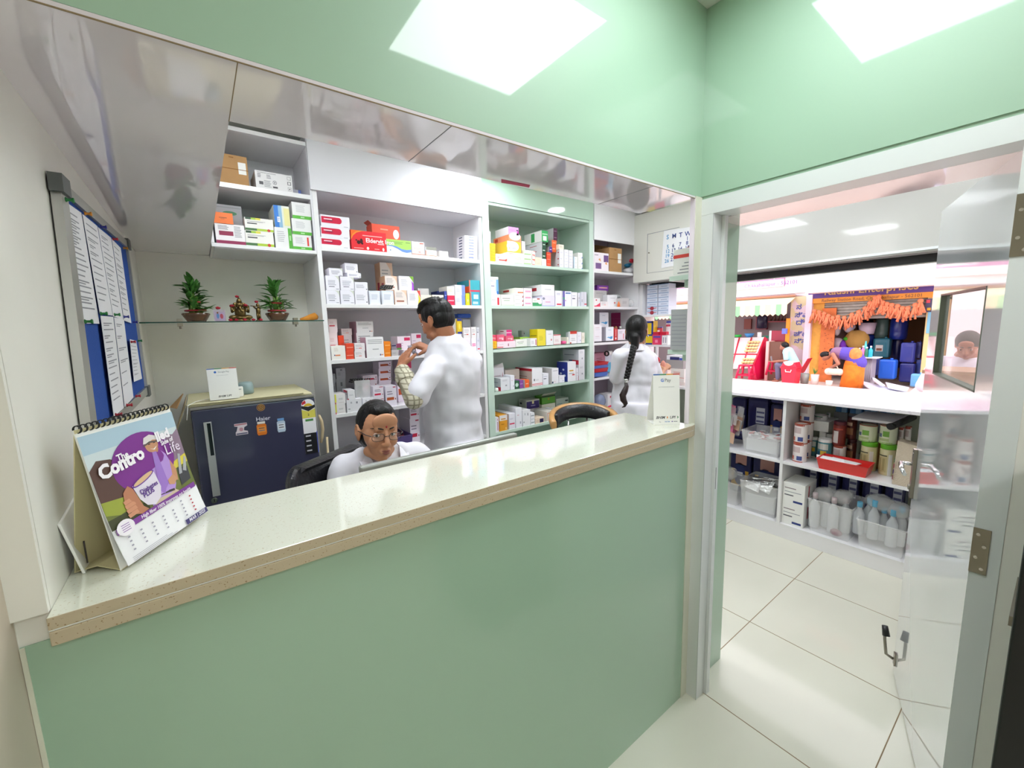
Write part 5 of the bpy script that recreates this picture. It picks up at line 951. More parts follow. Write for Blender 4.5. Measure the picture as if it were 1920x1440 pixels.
blob('net_bag', (at(655, 822, 1, 2.7).x, 2.70, .8), (.085, .07, .035), mat('black_net', '#25252a', .7, bump=1, bscale=120), 'crumpled black net bag on the low shelf behind the seated woman', 'bag')
# far right unit
WB = mat('white_bag', '#e4e2e6', .3, alpha=.92, bump=.9, bscale=18)
blob('plastic_bag', (at(1186, 510, 1, 2.62).x, 2.65, 2.0785), (.10, .045, .030), WB, 'puffy white plastic bag on the top shelf of the far right unit', 'bag', seed=2)
blob('plastic_bag', (at(1186, 488, 1, 2.66).x, 2.70, 2.150), (.07, .035, .022), mat('cyan_pack', '#3a9ac8', .3, bump=.6), 'cyan packet lying on the puffy white bag', 'bag', seed=3)
blob('plastic_bag', (at(1184, 485, 1, 2.64).x, 2.635, 2.185), (.038, .02, .02), mat('red_pack', '#d02a3e', .3), 'small red packet on the cyan packet', 'packet', seed=5, vox=.004)
blob('plastic_bag', (at(1176, 475, 1, 2.8).x, 2.84, 2.0785), (.085, .06, .075), mat('grey_bag', '#8a929a', .3, bump=.9, bscale=20), 'grey plastic bag behind the puffy white bag', 'bag', seed=6)
blob('plastic_bag', (at(1128, 458, 1, 2.85).x, 2.84, 2.245), (.06, .05, .03), mat('brown_film', '#6a4a34', .2, bump=1, bscale=40), 'crumpled brown packing film on the hidden cardboard box', 'packing film', seed=8)
blob('plastic_bag', (at(1158, 550, 1, 2.7).x, 2.74, 1.845), (.085, .04, .024), mat('grey_strips', '#b4b8b8', .3, bump=1, bscale=50), 'pale grey bundle in film on the second far right shelf', 'bag', seed=9)
blob('plastic_bag', (at(1166, 560, 1, 2.8).x, 2.86, 1.7605), (.11, .04, .07), mat('salmon_bag', '#b4685a', .3, bump=.8, bscale=24), 'salmon coloured bag at the back of the second far right shelf', 'bag', seed=10)
blob('plastic_bag', (at(1187, 570, 1, 2.62).x, 2.65, 1.7605), (.035, .035, .04), BAGP, 'small clear plastic bag at the right end of second shelf', 'bag', seed=11)
ORB = mat('orange_plastic', '#e87a3a', .4)
m = MB(); p = at(1160, 573, 1, 2.615); m.lathe([(.013, 0), (.013, .03), (.007, .036), (.006, .05)], (p.x, 2.615, 1.7605), ORB, 14); tag(m.build('bottle'), 'tiny orange bottle at the front of the second far right shelf', 'bottle')
AMB = mat('amber_bottle', '#2e140a', .12, coat=.5); GOLD = mat('gold_cap', '#b48a4a', .35, metal=.7)
for i, px in enumerate((1146.3, 1154.2, 1162.8)):
    x = at(px, 615, 1, 2.74).x; t = thing('syrup_bottle', (x, 2.74, 1.4475), f"dark amber syrup bottle with {'white' if i == 2 else 'gold'} cap, {ORD[i+1]} from left of three", 'bottle', 'amber syrup bottles on the far right unit')
    m = MB(); m.lathe([(.018, 0), (.019, .004), (.019, .085), (.009, .10), (.008, .108)], (x, 2.74, 1.4475), AMB, 16); m.build('bottle_body', t); m = MB(); m.lathe([(.0125, .105), (.0125, .128), (.011, .13)], (x, 2.74, 1.4475), CARD if i == 2 else GOLD, 14); m.build('cap', t)
x = at(1177, 625, 1, 2.64).x; m = MB(); m.box(x-.012, x+.03, 2.62, 2.68, 1.4475, 1.55, AMB); tag(m.build('bottle', bevel=.005), 'dark brown medicine bottle hidden partly by the braided woman', 'bottle')
REDP = mat('red_plastic', '#cc2a34', .35); BLUP = mat('blue_plastic', '#5a78cc', .35)
x0, x1 = at(1111, 690, 1, 2.6).x+.01, at(1139, 690, 1, 2.6).x
for i, (z, c, n) in enumerate(((1.1225, BLUP, 'blue lowest'), (1.162, REDP, 'red second'), (1.198, BLUP, 'blue third'), (1.226, REDP, 'red topmost'))):
    m = MB(); opentub(m, x0+.002*(3-i), x1-.002*(3-i), 2.585, 2.72, z, z+(.036 if i == 0 else .034 if i == 1 else .026), .002, c, .008, .004); tag(m.build('plastic_tray'), f'{n} tray in the nested pile on the far right unit', 'tray', 'nested plastic trays')
t = thing('paper_roll', (3.06, 2.72, 1.31), 'label roll with black ring end lying on the far right unit', 'roll'); a = at(1131, 654.5, 1, 2.68)
m = MB(); m.cyl((a.x+.03, 2.66, 1.322), (a.x+.14, 2.70, 1.322), .02, CARD, seg=20); m.build('roll', t); m = MB(); m.cyl((a.x+.018, 2.655, 1.322), (a.x+.031, 2.66, 1.322), .026, BLACK, seg=20); m.cyl((a.x+.017, 2.6548, 1.322), (a.x+.018, 2.655, 1.322), .014, pc('#c8a8b0'), seg=16); m.build('ring', t)
blob('plastic_bag', (at(1124, 760, 1, 2.66).x, 2.665, .8005), (.07, .06, .07), mat('blue_tint_bag', '#9aa6c8', .15, alpha=.6, bump=1, bscale=30), 'bluish clear bag of bottles low on the far right unit', 'bag', seed=12)
carton(at(1141, 745, 1, 2.62).x, at(1155, 745, 1, 2.62).x, 2.63, 2.74, .801, .93, 'redarc', 'white and crimson carton beside the bluish bag, low on the far right unit')
m = MB(); p = at(931, 729, 1, 2.605); m.lathe([(.014, 0), (.015, .012), (.013, .024), (.01, .026)], (p.x, 2.606, 1.1145), CARD, 14); tag(m.build('bottle'), 'squat white bottle at the front left of the fourth green shelf', 'bottle')
m = MB(); p = at(1057.5, 643, 1, 2.6); m.cyl((p.x-.026, 2.605, 1.456), (p.x+.02, 2.605, 1.456), .0135, pc('#e8508c', .3), seg=16); tag(m.build('tube'), 'round pink tube end on the third green shelf', 'tube')
m = MB(); a, b = at(1019, 800, 1, 2.6), at(1045, 790, 1, 2.6); m.box(a.x-.03, b.x, 2.6, 2.72, .4605, .56, mat('dark_case', '#3c3a3c', .4)); m.box(a.x+.05, a.x+.07, 2.599, 2.6, .48, .56, BLACK); tag(m.build('box'), 'dark case on the lowest visible green shelf', 'box')
# ================================================================== chairs
LEATH = mat('black_leather', '#1d1d22', .32, coat=.2, bump=.25, bscale=90); WOODR = mat('bent_wood', '#b98a52', .35, var=.2, vscale=12, coat=.3)
def rpoly(cx, cz, w, h, r, n=5):
    out = []
    for (sx, sz, a0) in ((1, -1, -PI/2), (1, 1, 0), (-1, 1, PI/2), (-1, -1, PI)):
        for k in range(n+1): a = a0+PI/2*k/n; out.append((cx+sx*(w/2-r)+r*math.cos(a), cz+sz*(h/2-r)+r*math.sin(a)))
    return out
def office(cx, cy, face, label, w, top, bot, name='office_chair'):
    t = thing(name, (cx, cy, 0), label, 'chair'); f = Vector((face[0], face[1], 0)).normalized(); s = Vector((-f.y, f.x, 0)); b0 = Vector((cx, cy, 0))-f*.2
    def X(a, b, z): return b0+s*a+f*b+Vector((0, 0, z))
    m = MB(); pts = rpoly(0, (top+bot)/2, w, top-bot, .07)
    m.slab([X(a, .06*(1-(a/(w/2))**2)*-1, z) for a, z in pts], -f*.055, LEATH); m.build('backrest', t, bevel=.02)
    m = MB(); m.slab([X(a, .24+b, .5) for a, b in rpoly(0, 0, w, .44, .08)], (0, 0, -.08), LEATH); m.build('seat', t, bevel=.02)
    m = MB(); m.tube([X(0, -.08, (top+bot)/2-.1), X(0, -.09, bot-.05), X(0, -.02, .42), X(0, .2, .40)], .018, CHROME, 8); m.build('back_bracket', t)
    m = MB(); m.cyl(X(0, .22, .08), X(0, .22, .42), .025, CHROME); m.build('gas_lift', t)
    for k in range(5):
        a = 2*PI*k/5; c_ = X(0, .22, 0); d = Vector((math.cos(a), math.sin(a), 0)); m = MB(); m.cyl(c_+Vector((0, 0, .09)), c_+d*.27+Vector((0, 0, .07)), .018, CHROME, .012); leg = m.build('leg', t)
        m = MB(); m.cyl(c_+d*.27+Vector((-.012, 0, .028)), c_+d*.27+Vector((.012, 0, .028)), .028, BLACK); m.cyl(c_+d*.27+Vector((0, 0, .03)), c_+d*.27+Vector((0, 0, .07)), .006, CHROME, seg=8); m.build('caster', leg)
WCX, WCY = .47, 1.62
ch = dep(612, 872, 1.70)
office(ch.x+.17, ch.y-.10, (.55, -.83), 'black leather office chair behind the seated woman', .46, 1.075, .60)
# curved wooden-rimmed chair in front of the green shelves
c0 = dep(1096, 775, 2.95); c0.z = 0; t = thing('armchair', c0, 'black leather chair with curved bent-wood rim before the green shelves', 'chair')
CFa = Vector((_f.x, _f.y, 0)).normalized(); CRa = Vector((_r.x, _r.y, 0)).normalized(); ff = (-CFa+CRa*.15).normalized(); ss = Vector((ff.y, -ff.x, 0))
def CX(a, r, z): return c0+ss*(math.sin(a)*r)-ff*(math.cos(a)*r*.8)+Vector((0, 0, z))
N = 22
def arch(r, z_of, w, h, mt, name, a0=-1.75, a1=1.75):
    m = MB(); ring = []
    for i in range(N+1):
        a = a0+(a1-a0)*i/N; z = z_of(a); ring.append([m.v(CX(a, r+dx, z+dz)) for dx, dz in ((-w/2, -h/2), (w/2, -h/2), (w*.6, 0), (w/2, h/2), (-w/2, h/2), (-w*.6, 0))])
    k = m.mi(mt)
    for i in range(N):
        for j in range(6): f = m.bm.faces.new([ring[i][j], ring[i][(j+1) % 6], ring[i+1][(j+1) % 6], ring[i+1][j]]); f.material_index = k; f.smooth = True
    m.bm.faces.new(ring[0]).material_index = k; m.bm.faces.new(ring[-1][::-1]).material_index = k
    return m.build(name, t, subs=1)
zr = lambda a: 1.0-.085*(abs(a)/1.75)**2
arch(.235, zr, .035, .05, WOODR, 'wooden_rim'); arch(.208, lambda a: zr(a)-.035, .03, .10, LEATH, 'back_pad', -1.3, 1.3)
for a in (-1.5, -1.1, -.35, .35, 1.1, 1.5): m = MB(); m.cyl(CX(a, .225, zr(a)-.03), CX(a*.8, .19, .5), .007, CHROME, seg=8); m.build('spindle', t)
m = MB(); m.lathe([(.02, .42), (.21, .43), (.225, .46), (.215, .50), (.0, .51)], c0, LEATH, 28); m.build('seat', t)
for a in (.8, 2.35, 3.9, 5.5): m = MB(); d = Vector((math.cos(a), math.sin(a), 0)); m.cyl(c0+d*.15+Vector((0, 0, .43)), c0+d*.22+Vector((0, 0, .012)), .011, CHROME, seg=10); m.cyl(c0+d*.22, c0+d*.22+Vector((0, 0, .014)), .014, BLACK, seg=10); m.build('leg', t)
# ================================================================== people
CR = Vector((_r.x, _r.y, 0)).normalized(); CF = Vector((_f.x, _f.y, 0)).normalized(); UP = Vector((0, 0, 1))
class Fr:                                   # a body frame: side (person's left), forward, up
    def __init__(s, o, f, u=UP): s.o = Vector(o); s.f = Vector(f).normalized(); s.s = Vector(u).cross(s.f).normalized(); s.u = s.f.cross(s.s).normalized()
    def __call__(s, a, b, c): return s.o+s.s*a+s.f*b+s.u*c
    @property
    def R(s): return Matrix((s.s, s.f, s.u)).transposed()
def E(m, F, c, r, mt, rx=0, rz=0, seg=24, rings=16):
    m.ell(F(*c), r, mt, F.R @ Matrix.Rotation(rz, 3, 'Z') @ Matrix.Rotation(rx, 3, 'X'), seg, rings)
def head(m, F, mt, male=False):
    k = 1.0
    E(m, F, (0, -.012, .030), (.074, .092, .086), mt); E(m, F, (0, .022, .0), (.066, .066, .075), mt); E(m, F, (0, .032, -.045), (.055 if male else .050, .056, .062), mt)
    E(m, F, (0, .058, -.092), (.025 if male else .021, .022, .020), mt); m.cap(F(-.042, .02, -.075), F(0, .055, -.095), .022, .02, mt); m.cap(F(.042, .02, -.075), F(0, .055, -.095), .022, .02, mt)
    m.cap(F(-.032, .074, .030), F(.032, .074, .030), .013, .013, mt); E(m, F, (0, .072, .055), (.052, .016, .035), mt)
    m.cap(F(0, .086, .018), F(0, .106, -.022), .0075, .0105, mt); E(m, F, (0, .103, -.028), (.013, .013, .010), mt)
    for s in (-1, 1):
        E(m, F, (s*.011, .095, -.030), (.008, .010, .007), mt); E(m, F, (s*.034, .062, -.024), (.024, .021, .026), mt)
        E(m, F, (s*.076, -.010, -.006), (.007, .019, .031), mt, rx=.15); m.tube([F(s*.080, -.018+.014*math.cos(q*PI/6)*1.1-.002, .002+.026*math.sin(q*PI/6)) for q in range(-2, 9)], .0042, mt, 6)
    E(m, F, (0, .084, -.062), (.024, .014, .016), mt)
def facebits(t, F, brow, lid, gaze=(0, 0), lips='#96544a', lipw=.022):
    m = MB()
    for s in (-1, 1): E(m, F, (s*.031, .0725, .006), (.0135, .012, .0105), mat('eye_white', '#d9d4d2', .15), seg=16, rings=10)
    m.build('eyeballs', t); m = MB()
    for s in (-1, 1): E(m, F, (s*.031+gaze[0], .0815, .006+gaze[1]), (.0058, .0035, .0060), mat('dark_iris', '#1c100c', .08), seg=14, rings=8)
    m.build('irises', t); m = MB()
    for s in (-1, 1): m.tube([F(s*.031+x, .0845-abs(x)*abs(x)*22, .006+.0085-abs(x)*.32) for x in (-.015, -.010, -.005, 0, .005, .010, .015)], .0028, lid, 6)
    for s in (-1, 1): m.tube([F(s*.031+x, .0825-abs(x)*abs(x)*22, .006-.0085+abs(x)*.3) for x in (-.014, -.007, 0, .007, .014)], .0022, lid, 6)
    m.build('eyelids', t); m = MB()
    for s in (-1, 1): m.tube([F(s*(.012+q*.010), .0915-q*q*.0022, .031+.0035*math.sin(q*PI/3.6)) for q in range(5)], [.0022, .0032, .003, .0024, .0012], brow, 6)
    m.build('eyebrows', t); m = MB(); L = pc(lips, .4)
    m.tube([F(x, .0965-x*x*26, -.0575+(.0015 if abs(x) > .004 else 0)-abs(x)*.08) for x in [lipw*(q/4-1) for q in range(9)]], [.001, .0026, .0036, .0044, .004, .0044, .0036, .0026, .001], L, 8)
    m.tube([F(x, .0965-x*x*28, -.0655+abs(x)*.12) for x in [lipw*.85*(q/4-1) for q in range(9)]], [.001, .003, .0044, .0052, .0054, .0052, .0044, .003, .001], L, 8)
    m.build('lips', t)
def hand(m, w, d, n, lat, curl, mt, spread=1.0, thumb=.6):
    w, d, n, lat = Vector(w), Vector(d).normalized(), Vector(n).normalized(), Vector(lat).normalized()
    for i, (o, L) in enumerate(((.030, .072), (.010, .080), (-.010, .074), (-.028, .058))):
        kn = w+d*(.088-.004*abs(i-1))+lat*o; m.cap(w+d*.012+lat*(o*.55), kn, .015, .0118, mt, 10)
        p = kn; c = curl[i] if isinstance(curl, (list, tuple)) else curl; a = c*.6; dd = (d+lat*(o*2.2*spread)).normalized()
        for k, f in enumerate((.45, .32, .23)):
            q = p+(dd*math.cos(a)+n*math.sin(a))*(L*f); m.cap(p, q, .0096-.0009*k, .0090-.0009*k, mt, 10); p = q; a += c
    b = w+d*.028+lat*.026; q = b+(d*.55+lat*.75+n*thumb*.5).normalized()*.038; m.cap(w+d*.02+lat*.012, b, .017, .014, mt, 10); m.cap(b, q, .014, .011, mt, 10); m.cap(q, q+(d*.8+lat*.25+n*thumb).normalized()*.032, .011, .009, mt, 10)
def legs(t, hip, F, mt, skinm, zs=0, ht=.8, w=.09, shoe=True):
    m = MB()
    for s in (-1, 1):
        a = F(s*w, 0, 0); a.z = hip; k = F(s*w*1.1, .02, 0); k.z = hip*.52; e = F(s*w*1.15, -.01, 0); e.z = .09
        m.cap(a, k, .09, .065, mt); m.cap(k, e, .065, .055, mt)
    m.ell(Vector((F.o.x, F.o.y, hip)), (.15, .12, .12), mt); m.build('trousers', t, remesh=.012)
    m = MB()
    for s in (-1, 1): e = F(s*w*1.15, 0, 0); e.z = .035; e2 = F(s*w*1.25, .15, 0); e2.z = .03; m.cap(e, e2, .034, .03, BLACK)
    m.build('shoes', t, remesh=.01)

# ---- seated woman with glasses
C1 = dep(709, 808, 1.70); fw = (CR*.60-CF*.80+UP*-.08).normalized(); upv = (UP+CR*.10).normalized()
F = Fr(C1, fw, upv); body = Fr(C1-UP*.02-fw*.03, (CR*.42-CF*.9))
t = thing('person', (C1.x, C1.y, 0), 'woman in white coat and thin glasses seated behind the counter', 'person')
B_ = Fr(Vector((C1.x, C1.y, C1.z+.055))+CF*.06, (CR*.5-CF*.86))
m = MB(); head(m, F, SKINW)
nb = B_(0, -.045, -.19); m.cap(F(0, -.02, -.06), nb, .047, .052, SKINW)
m.cap(B_(-.13, -.06, -.23), B_(.13, -.06, -.23), .04, .04, SKINW)
m.ell(B_(0, -.05, -.33), (.13, .09, .17), SKINW, B_.R); m.ell(B_(0, -.07, -.58), (.14, .11, .15), SKINW, B_.R)
for s in (-1, 1):
    sh = B_(s*.16, -.05, -.225); el = B_(s*.20, .04, -.47); wr = B_(s*.10, .24, -.40); m.cap(sh, el, .042, .035, SKINW); m.cap(el, wr, .034, .026, SKINW)
    hand(m, wr, B_.f*.9-B_.s*s*.3, -UP, -B_.s*s, .5, SKINW)
    kn = B_(s*.11, .38, -.66); m.cap(B_(s*.09, -.04, -.66), kn, .075, .055, SKINW); an = B_(s*.11, .36, 0); an.z = .08; m.cap(kn, an, .055, .035, SKINW); m.cap(an, an+B_.f*.13-UP*.04, .035, .028, SKINW)
m.build('body', t, remesh=.0032, smooth_it=2)
facebits(t, F, HAIR, SKINW, gaze=(-.0035, -.0005))
m = MB(); E(m, F, (0, -.024, .036), (.0800, .089, .090), HAIR); E(m, F, (0, -.030, -.012), (.077, .075, .072), HAIR); m.cap(F(0, -.10, -.02), F(0, -.11, -.09), .035, .025, HAIR)
E(m, F, (0, .012, .092), (.05, .06, .03), HAIR)
h = m.build('hair', t, remesh=.004, smooth_it=3); m = MB(); m.ell(F(0, .0895, .040), (.0032, .0016, .0048), pc('#a3182c', .5), F.R); m.build('bindi', t)
GLF = mat('glasses_frame', '#54585c', .25, metal=.7); g = bpy.data.objects.new('g', None)
m = MB()
for s in (-1, 1):
    m.tube([F(s*.034+.0245*math.copysign(abs(math.cos(q*PI/12))**.7, math.cos(q*PI/12)), .098-.10*max(0, abs(.034+.0245*math.cos(q*PI/12))-.03)**1.2, .002+.0148*math.copysign(abs(math.sin(q*PI/12))**.8, math.sin(q*PI/12))) for q in range(24)], .0011, GLF, 6, True)
    m.tube([F(s*.0595, .093, .008), F(s*.074, .075, .010), F(s*.081, .0, .008), F(s*.080, -.02, -.004)], .0016, GLF, 6)
m.tube([F(-.0095, .099, .004), F(0, .1035, .007), F(.0095, .099, .004)], .0013, GLF, 6)
gl = m.build('glasses', t); gl['label'] = 'thin-framed rectangular glasses'
bpy.data.objects.remove(g); m = MB()
for s in (-1, 1): m.face([F(s*.034+.023*math.cos(q*PI/10), .0975-.10*max(0, abs(.034+.023*math.cos(q*PI/10))-.03)**1.2, .002+.0135*math.sin(q*PI/10)) for q in range(20)], mat('lens', '#ffffff', .02, alpha=.10), True)
m.build('lenses', gl)
m = MB(); m.cap(B_(-.15, -.06, -.222), B_(.15, -.06, -.222), .066, .066, COAT); m.cap(B_(-.08, -.06, -.198), B_(.08, -.06, -.198), .055, .055, COAT); m.ell(B_(0, -.045, -.34), (.175, .115, .19), COAT, B_.R); m.ell(B_(0, -.06, -.58), (.17, .14, .17), COAT, B_.R); m.cap(B_(-.05, .03, -.33), B_(.05, .03, -.33), .085, .085, COAT)
for s in (-1, 1): m.cap(B_(s*.165, -.05, -.235), B_(s*.21, .04, -.46), .062, .06, COAT)
m.build('coat', t, remesh=.006, smooth_it=12, fold=.018)
m = MB()
for s in (-1, 1): m.slab([B_(s*.062, -.075, -.135), B_(s*.070, -.02, -.150), B_(s*.052, .062, -.195), B_(s*.014, .135, -.275), B_(s*.058, .138, -.262), B_(s*.098, .075, -.205), B_(s*.105, -.02, -.180), B_(s*.09, -.08, -.168)], (0, 0, -.004), mat('collar_cloth', '#e6e4ec', .8))
m.slab([B_(-.062, -.075, -.135), B_(.062, -.075, -.135), B_(.09, -.10, -.175), B_(-.09, -.10, -.175)], (0, 0, -.004), _M['collar_cloth']); m.build('collar', t)
m = MB()
for s in (-1, 1): m.cap(B_(s*.09, -.04, -.66), B_(s*.11, .38, -.66), .088, .07, mat('dark_trousers', '#3a3a48', .8)); an = B_(s*.11, .36, 0); an.z = .1; m.cap(B_(s*.11, .38, -.66), an, .07, .055, _M['dark_trousers'])
m.build('trousers', t, remesh=.012)

# ---- standing man reaching to the shelves
CH_ = dep(819, 603, 2.42); fw = (-CR*.80+CF*.42-UP*.30).normalized(); F = Fr(CH_, fw, (UP-CR*.05))
b0 = dep(846, 700, 2.44); B_ = Fr((b0.x, b0.y, 0), (-CR*.55+CF*.83))
t = thing('person', (b0.x, b0.y, 0), 'man in white coat over checked shirt, standing at the shelves', 'person')
nb = dep(842, 652, 2.45); LS = dep(812, 688, 2.30); RS = dep(883, 676, 2.58); LE = dep(776, 750, 2.17); LW = dep(752, 690, 2.28); RE = dep(838, 735, 2.72); RW = dep(808, 656, 2.56)
m = MB(); head(m, F, SKIN, True); m.cap(F(0, -.03, -.06), nb, .054, .06, SKIN); m.cap(LS+(RS-LS)*.12, RS-(RS-LS)*.12, .05, .05, SKIN)
def col(z): return Vector((b0.x, b0.y, z))
m.ell(col(1.30), (.15, .10, .2), SKIN, B_.R); m.ell(col(1.02), (.14, .10, .18), SKIN, B_.R)
m.cap(LS, LE, .045, .04, SKIN); m.cap(LE, LW, .038, .028, SKIN); m.cap(RS, RE, .045, .04, SKIN); m.cap(RE, RW, .038, .028, SKIN)
hl = (dep(763, 660, 2.36)-LW); hand(m, LW, hl+UP*.02, CR*.7+CF*.3, -CF*.3+UP*.2+CR*.6, [.35, .45, .5, .55], SKIN, .8, .4)
hr = dep(772, 646, 2.50)-RW; hand(m, RW, hr+UP*.015, -UP*.8-CF*.5, -UP*.3-CF*.8, [.45, .75, .9, 1.0], SKIN, .8, .8)
for s in (-1, 1):
    k = B_(s*.10, .01, .5); a = B_(s*.11, -.02, .09); m.cap(B_(s*.09, 0, .92), k, .08, .058, SKIN); m.cap(k, a, .056, .038, SKIN); m.cap(a, B_(s*.13, .14, .05), .036, .03, SKIN)
m.build('body', t, remesh=.0042, smooth_it=2); facebits(t, F, HAIR, SKIN, gaze=(0, -.003), lips='#6e3a30')
m = MB(); E(m, F, (0, -.020, .042), (.0835, .100, .090), HAIR); E(m, F, (0, -.045, .005), (.080, .070, .072), HAIR); E(m, F, (0, .045, .098), (.062, .056, .030), HAIR, rx=-.35); E(m, F, (.02, .0, .112), (.055, .07, .028), HAIR)
R_ = random.Random(2)
for k in range(70):
    a = R_.uniform(-PI, PI); e = R_.uniform(.45, 1.45); p = (.082*math.cos(a)*math.cos(e), -.015+.1*math.sin(a)*math.cos(e), .045+.090*math.sin(e)); m.cap(F(*p), F(p[0]*1.04, p[1]+.024, p[2]+.008), .008, .003, HAIR, 6)
m.build('hair', t, remesh=.0035, smooth_it=1)
m = MB(); m.cap(LS, RS, .066, .066, COAT); m.cap(nb-UP*.055+(LS-RS)*.16, nb-UP*.05-(LS-RS)*.16, .062, .062, COAT); m.ell(col(1.30), (.195, .13, .27), COAT, B_.R); m.ell(col(1.12), (.175, .13, .30), COAT, B_.R); m.ell(col(.92), (.185, .14, .34), COAT, B_.R); m.cyl(col(.68), col(.95), .185, COAT, .165, 24)
m.cap(LS, LS.lerp(LE, .8), .07, .068, COAT); m.cap(RS, RS.lerp(RE, .8), .075, .072, COAT)
m.build('coat', t, remesh=.007, smooth_it=20, fold=.035)
PLAID = pattern('plaid_shirt', 'plaid', '#c9c3ae', '#8b846f', 12, .8)
m = MB(); m.cap(LE+(LS-LE)*.25, LE, .054, .05, PLAID); m.cap(LE, LW.lerp(LE, .12), .05, .042, PLAID); m.build('shirt_sleeve', t, remesh=.006); m = MB(); m.cap(RE, RW.lerp(RE, .15), .048, .042, PLAID); m.build('shirt_sleeve', t, remesh=.006)
m = MB(); d_ = (LW-LE).normalized(); m.cyl(LE+d_*.12, LE+d_*.165, .051, PLAID, .053, 18); m.cyl(LE+d_*.165, LE+d_*.215, .044, PLAID, .042, 18); m.build('rolled_cuff', t, bevel=.004)
CL = _M['collar_cloth']; m = MB(); nF = Fr(nb+UP*.022, (-CR*.6+CF*.8)); 
for i in range(9):
    a0, a1 = -2.4+i*.53, -2.4+(i+1)*.53; q = lambda a, r, z: nF(r*math.sin(a), -r*math.cos(a), z)
    m.slab([q(a0, .066, .014), q(a1, .066, .014), q(a1, .088, -.034), q(a0, .092, -.040)], (0, 0, -.004), CL)
m.build('collar', t, recalc=True); legs(t, .86, B_, mat('grey_trousers', '#4a4a50', .8), SKIN)
hp = dep(771, 660, 2.43); t2 = thing('blister_pack', hp, 'silver blister pack held in the hands of the standing man', 'blister pack')
m = MB(); a = dep(764, 648, 2.43); b = dep(777, 668, 2.38); w = CR*.018+CF*.012; m.slab([a, a+w*1.3, b+w*1.3, b], -CR*.002+CF*.004, mat('lilac_foil', '#a9a4b4', .3, metal=.5)); m.build('foil', t2)
m = MB()
for i in range(5):
    for j in range(2): c_ = a.lerp(b, .12+.19*i)+w*(.35+.6*j)+CR*.001-CF*.003; m.ell(c_, (.0045, .0045, .0035), mat('pale_tablet', '#d8d4de', .3), seg=8, rings=5)
m.build('pockets', t2)

# ---- woman with the long braid, seen from behind
C2 = dep(1194, 622, 3.2); F = Fr(C2, (CR*.42+CF*.9-UP*.1)); B_ = Fr((C2.x-.02*CR.x, C2.y-.02*CR.y, 0), (CR*.3+CF*.95))
t = thing('person', (C2.x, C2.y, 0), 'woman in white coat with a long black braid seen from behind', 'person')
nb = dep(1190, 653, 3.18); LS = dep(1163, 668, 3.12); RS = dep(1217, 672, 3.22); zt = LS.z
m = MB(); head(m, F, SKINW); m.cap(F(0, -.02, -.06), nb, .045, .05, SKINW); m.cap(LS, RS, .042, .042, SKINW)
def col(z): return Vector((B_.o.x, B_.o.y, z))
m.ell(col(1.22), (.125, .085, .2), SKINW, B_.R); m.ell(col(.95), (.14, .1, .18), SKINW, B_.R)
RE = dep(1233, 712, 3.3); RW = dep(1243, 694, 3.48); LE = dep(1155, 712, 3.22); LW = dep(1170, 712, 3.42)
m.cap(RS, RE, .04, .034, SKINW); m.cap(RE, RW, .032, .024, SKINW); m.cap(LS, LE, .04, .034, SKINW); m.cap(LE, LW, .032, .024, SKINW)
hand(m, RW, CR*.5+CF*.5+UP*.35, -CR*.3-UP, -CF*.2+UP*.2-CR*.5, .7, SKINW); hand(m, LW, CR*.5+CF*.8, -UP, CR*.8, .6, SKINW)
for s in (-1, 1):
    k = B_(s*.09, .01, .48); a = B_(s*.1, -.02, .09); m.cap(B_(s*.085, 0, .86), k, .075, .054, SKINW); m.cap(k, a, .052, .035, SKINW); m.cap(a, B_(s*.11, .13, .045), .034, .027, SKINW)
m.build('body', t, remesh=.0048, smooth_it=2); facebits(t, F, HAIR, SKINW)
m = MB(); E(m, F, (0, -.022, .036), (.082, .094, .092), HAIR); E(m, F, (0, -.034, -.02), (.076, .076, .078), HAIR); m.cap(F(0, -.085, -.05), F(-.004, -.095, -.12), .04, .028, HAIR)
m.build('hair', t, remesh=.005, smooth_it=3)
bp = [dep(x, y, z) for x, y, z in ((1188, 652, 3.04), (1186, 662, 3.02), (1183, 674, 3.01), (1180, 687, 3.0), (1177, 700, 3.0), (1174.5, 711, 3.0))]
m = MB(); NB = 22
for i in range(NB):
    f = i/(NB-1)*(len(bp)-1); k = min(int(f), len(bp)-2); c_ = bp[k].lerp(bp[k+1], f-k); s = 1 if i % 2 else -1; r = .021-.006*i/NB
    m.ell(c_+CR*(s*.007), (r, r*.8, r*1.15), HAIR, Matrix.Rotation(s*.6, 3, 'Y'), 10, 7)
m.build('braid', t)
m = MB(); m.tube([dep(x, y, 3.0) for x, y in ((1173.5, 716), (1175, 724), (1172, 732), (1167.5, 741), (1169, 750), (1173, 757), (1171, 762), (1166, 764))], [.011, .016, .021, .024, .023, .017, .008, .002], mat('dark_brown_hair', '#221012', .35, bump=.7, bscale=80, stretch=(1, 1, .15)), 12); m.build('hair_tail', t)
m = MB(); p = dep(1174, 712.5, 2.995); m.ell(p, (.017, .015, .011), SILVER, seg=12, rings=8); m.ell(dep(1174.5, 716, 2.995), (.015, .013, .009), SILVER, seg=12, rings=8); m.build('hair_tie', t)
m = MB(); p = F(-.084, -.008, -.036); m.ell(p, (.006, .006, .008), SILVER, seg=8, rings=6); m.build('earring', t)
m = MB(); m.cap(LS, RS, .06, .06, COAT); m.cap(nb-UP*.05-CR*.04, nb-UP*.05+CR*.04, .05, .05, COAT); m.ell(col(1.24), (.175, .115, .23), COAT, B_.R); m.ell(col(1.0), (.175, .13, .22), COAT, B_.R); m.cyl(col(.62), col(1.0), .215, COAT, .165, 24)
m.cap(RS, RS.lerp(RE, .85), .062, .058, COAT); m.cap(LS, LS.lerp(LE, .85), .062, .058, COAT)
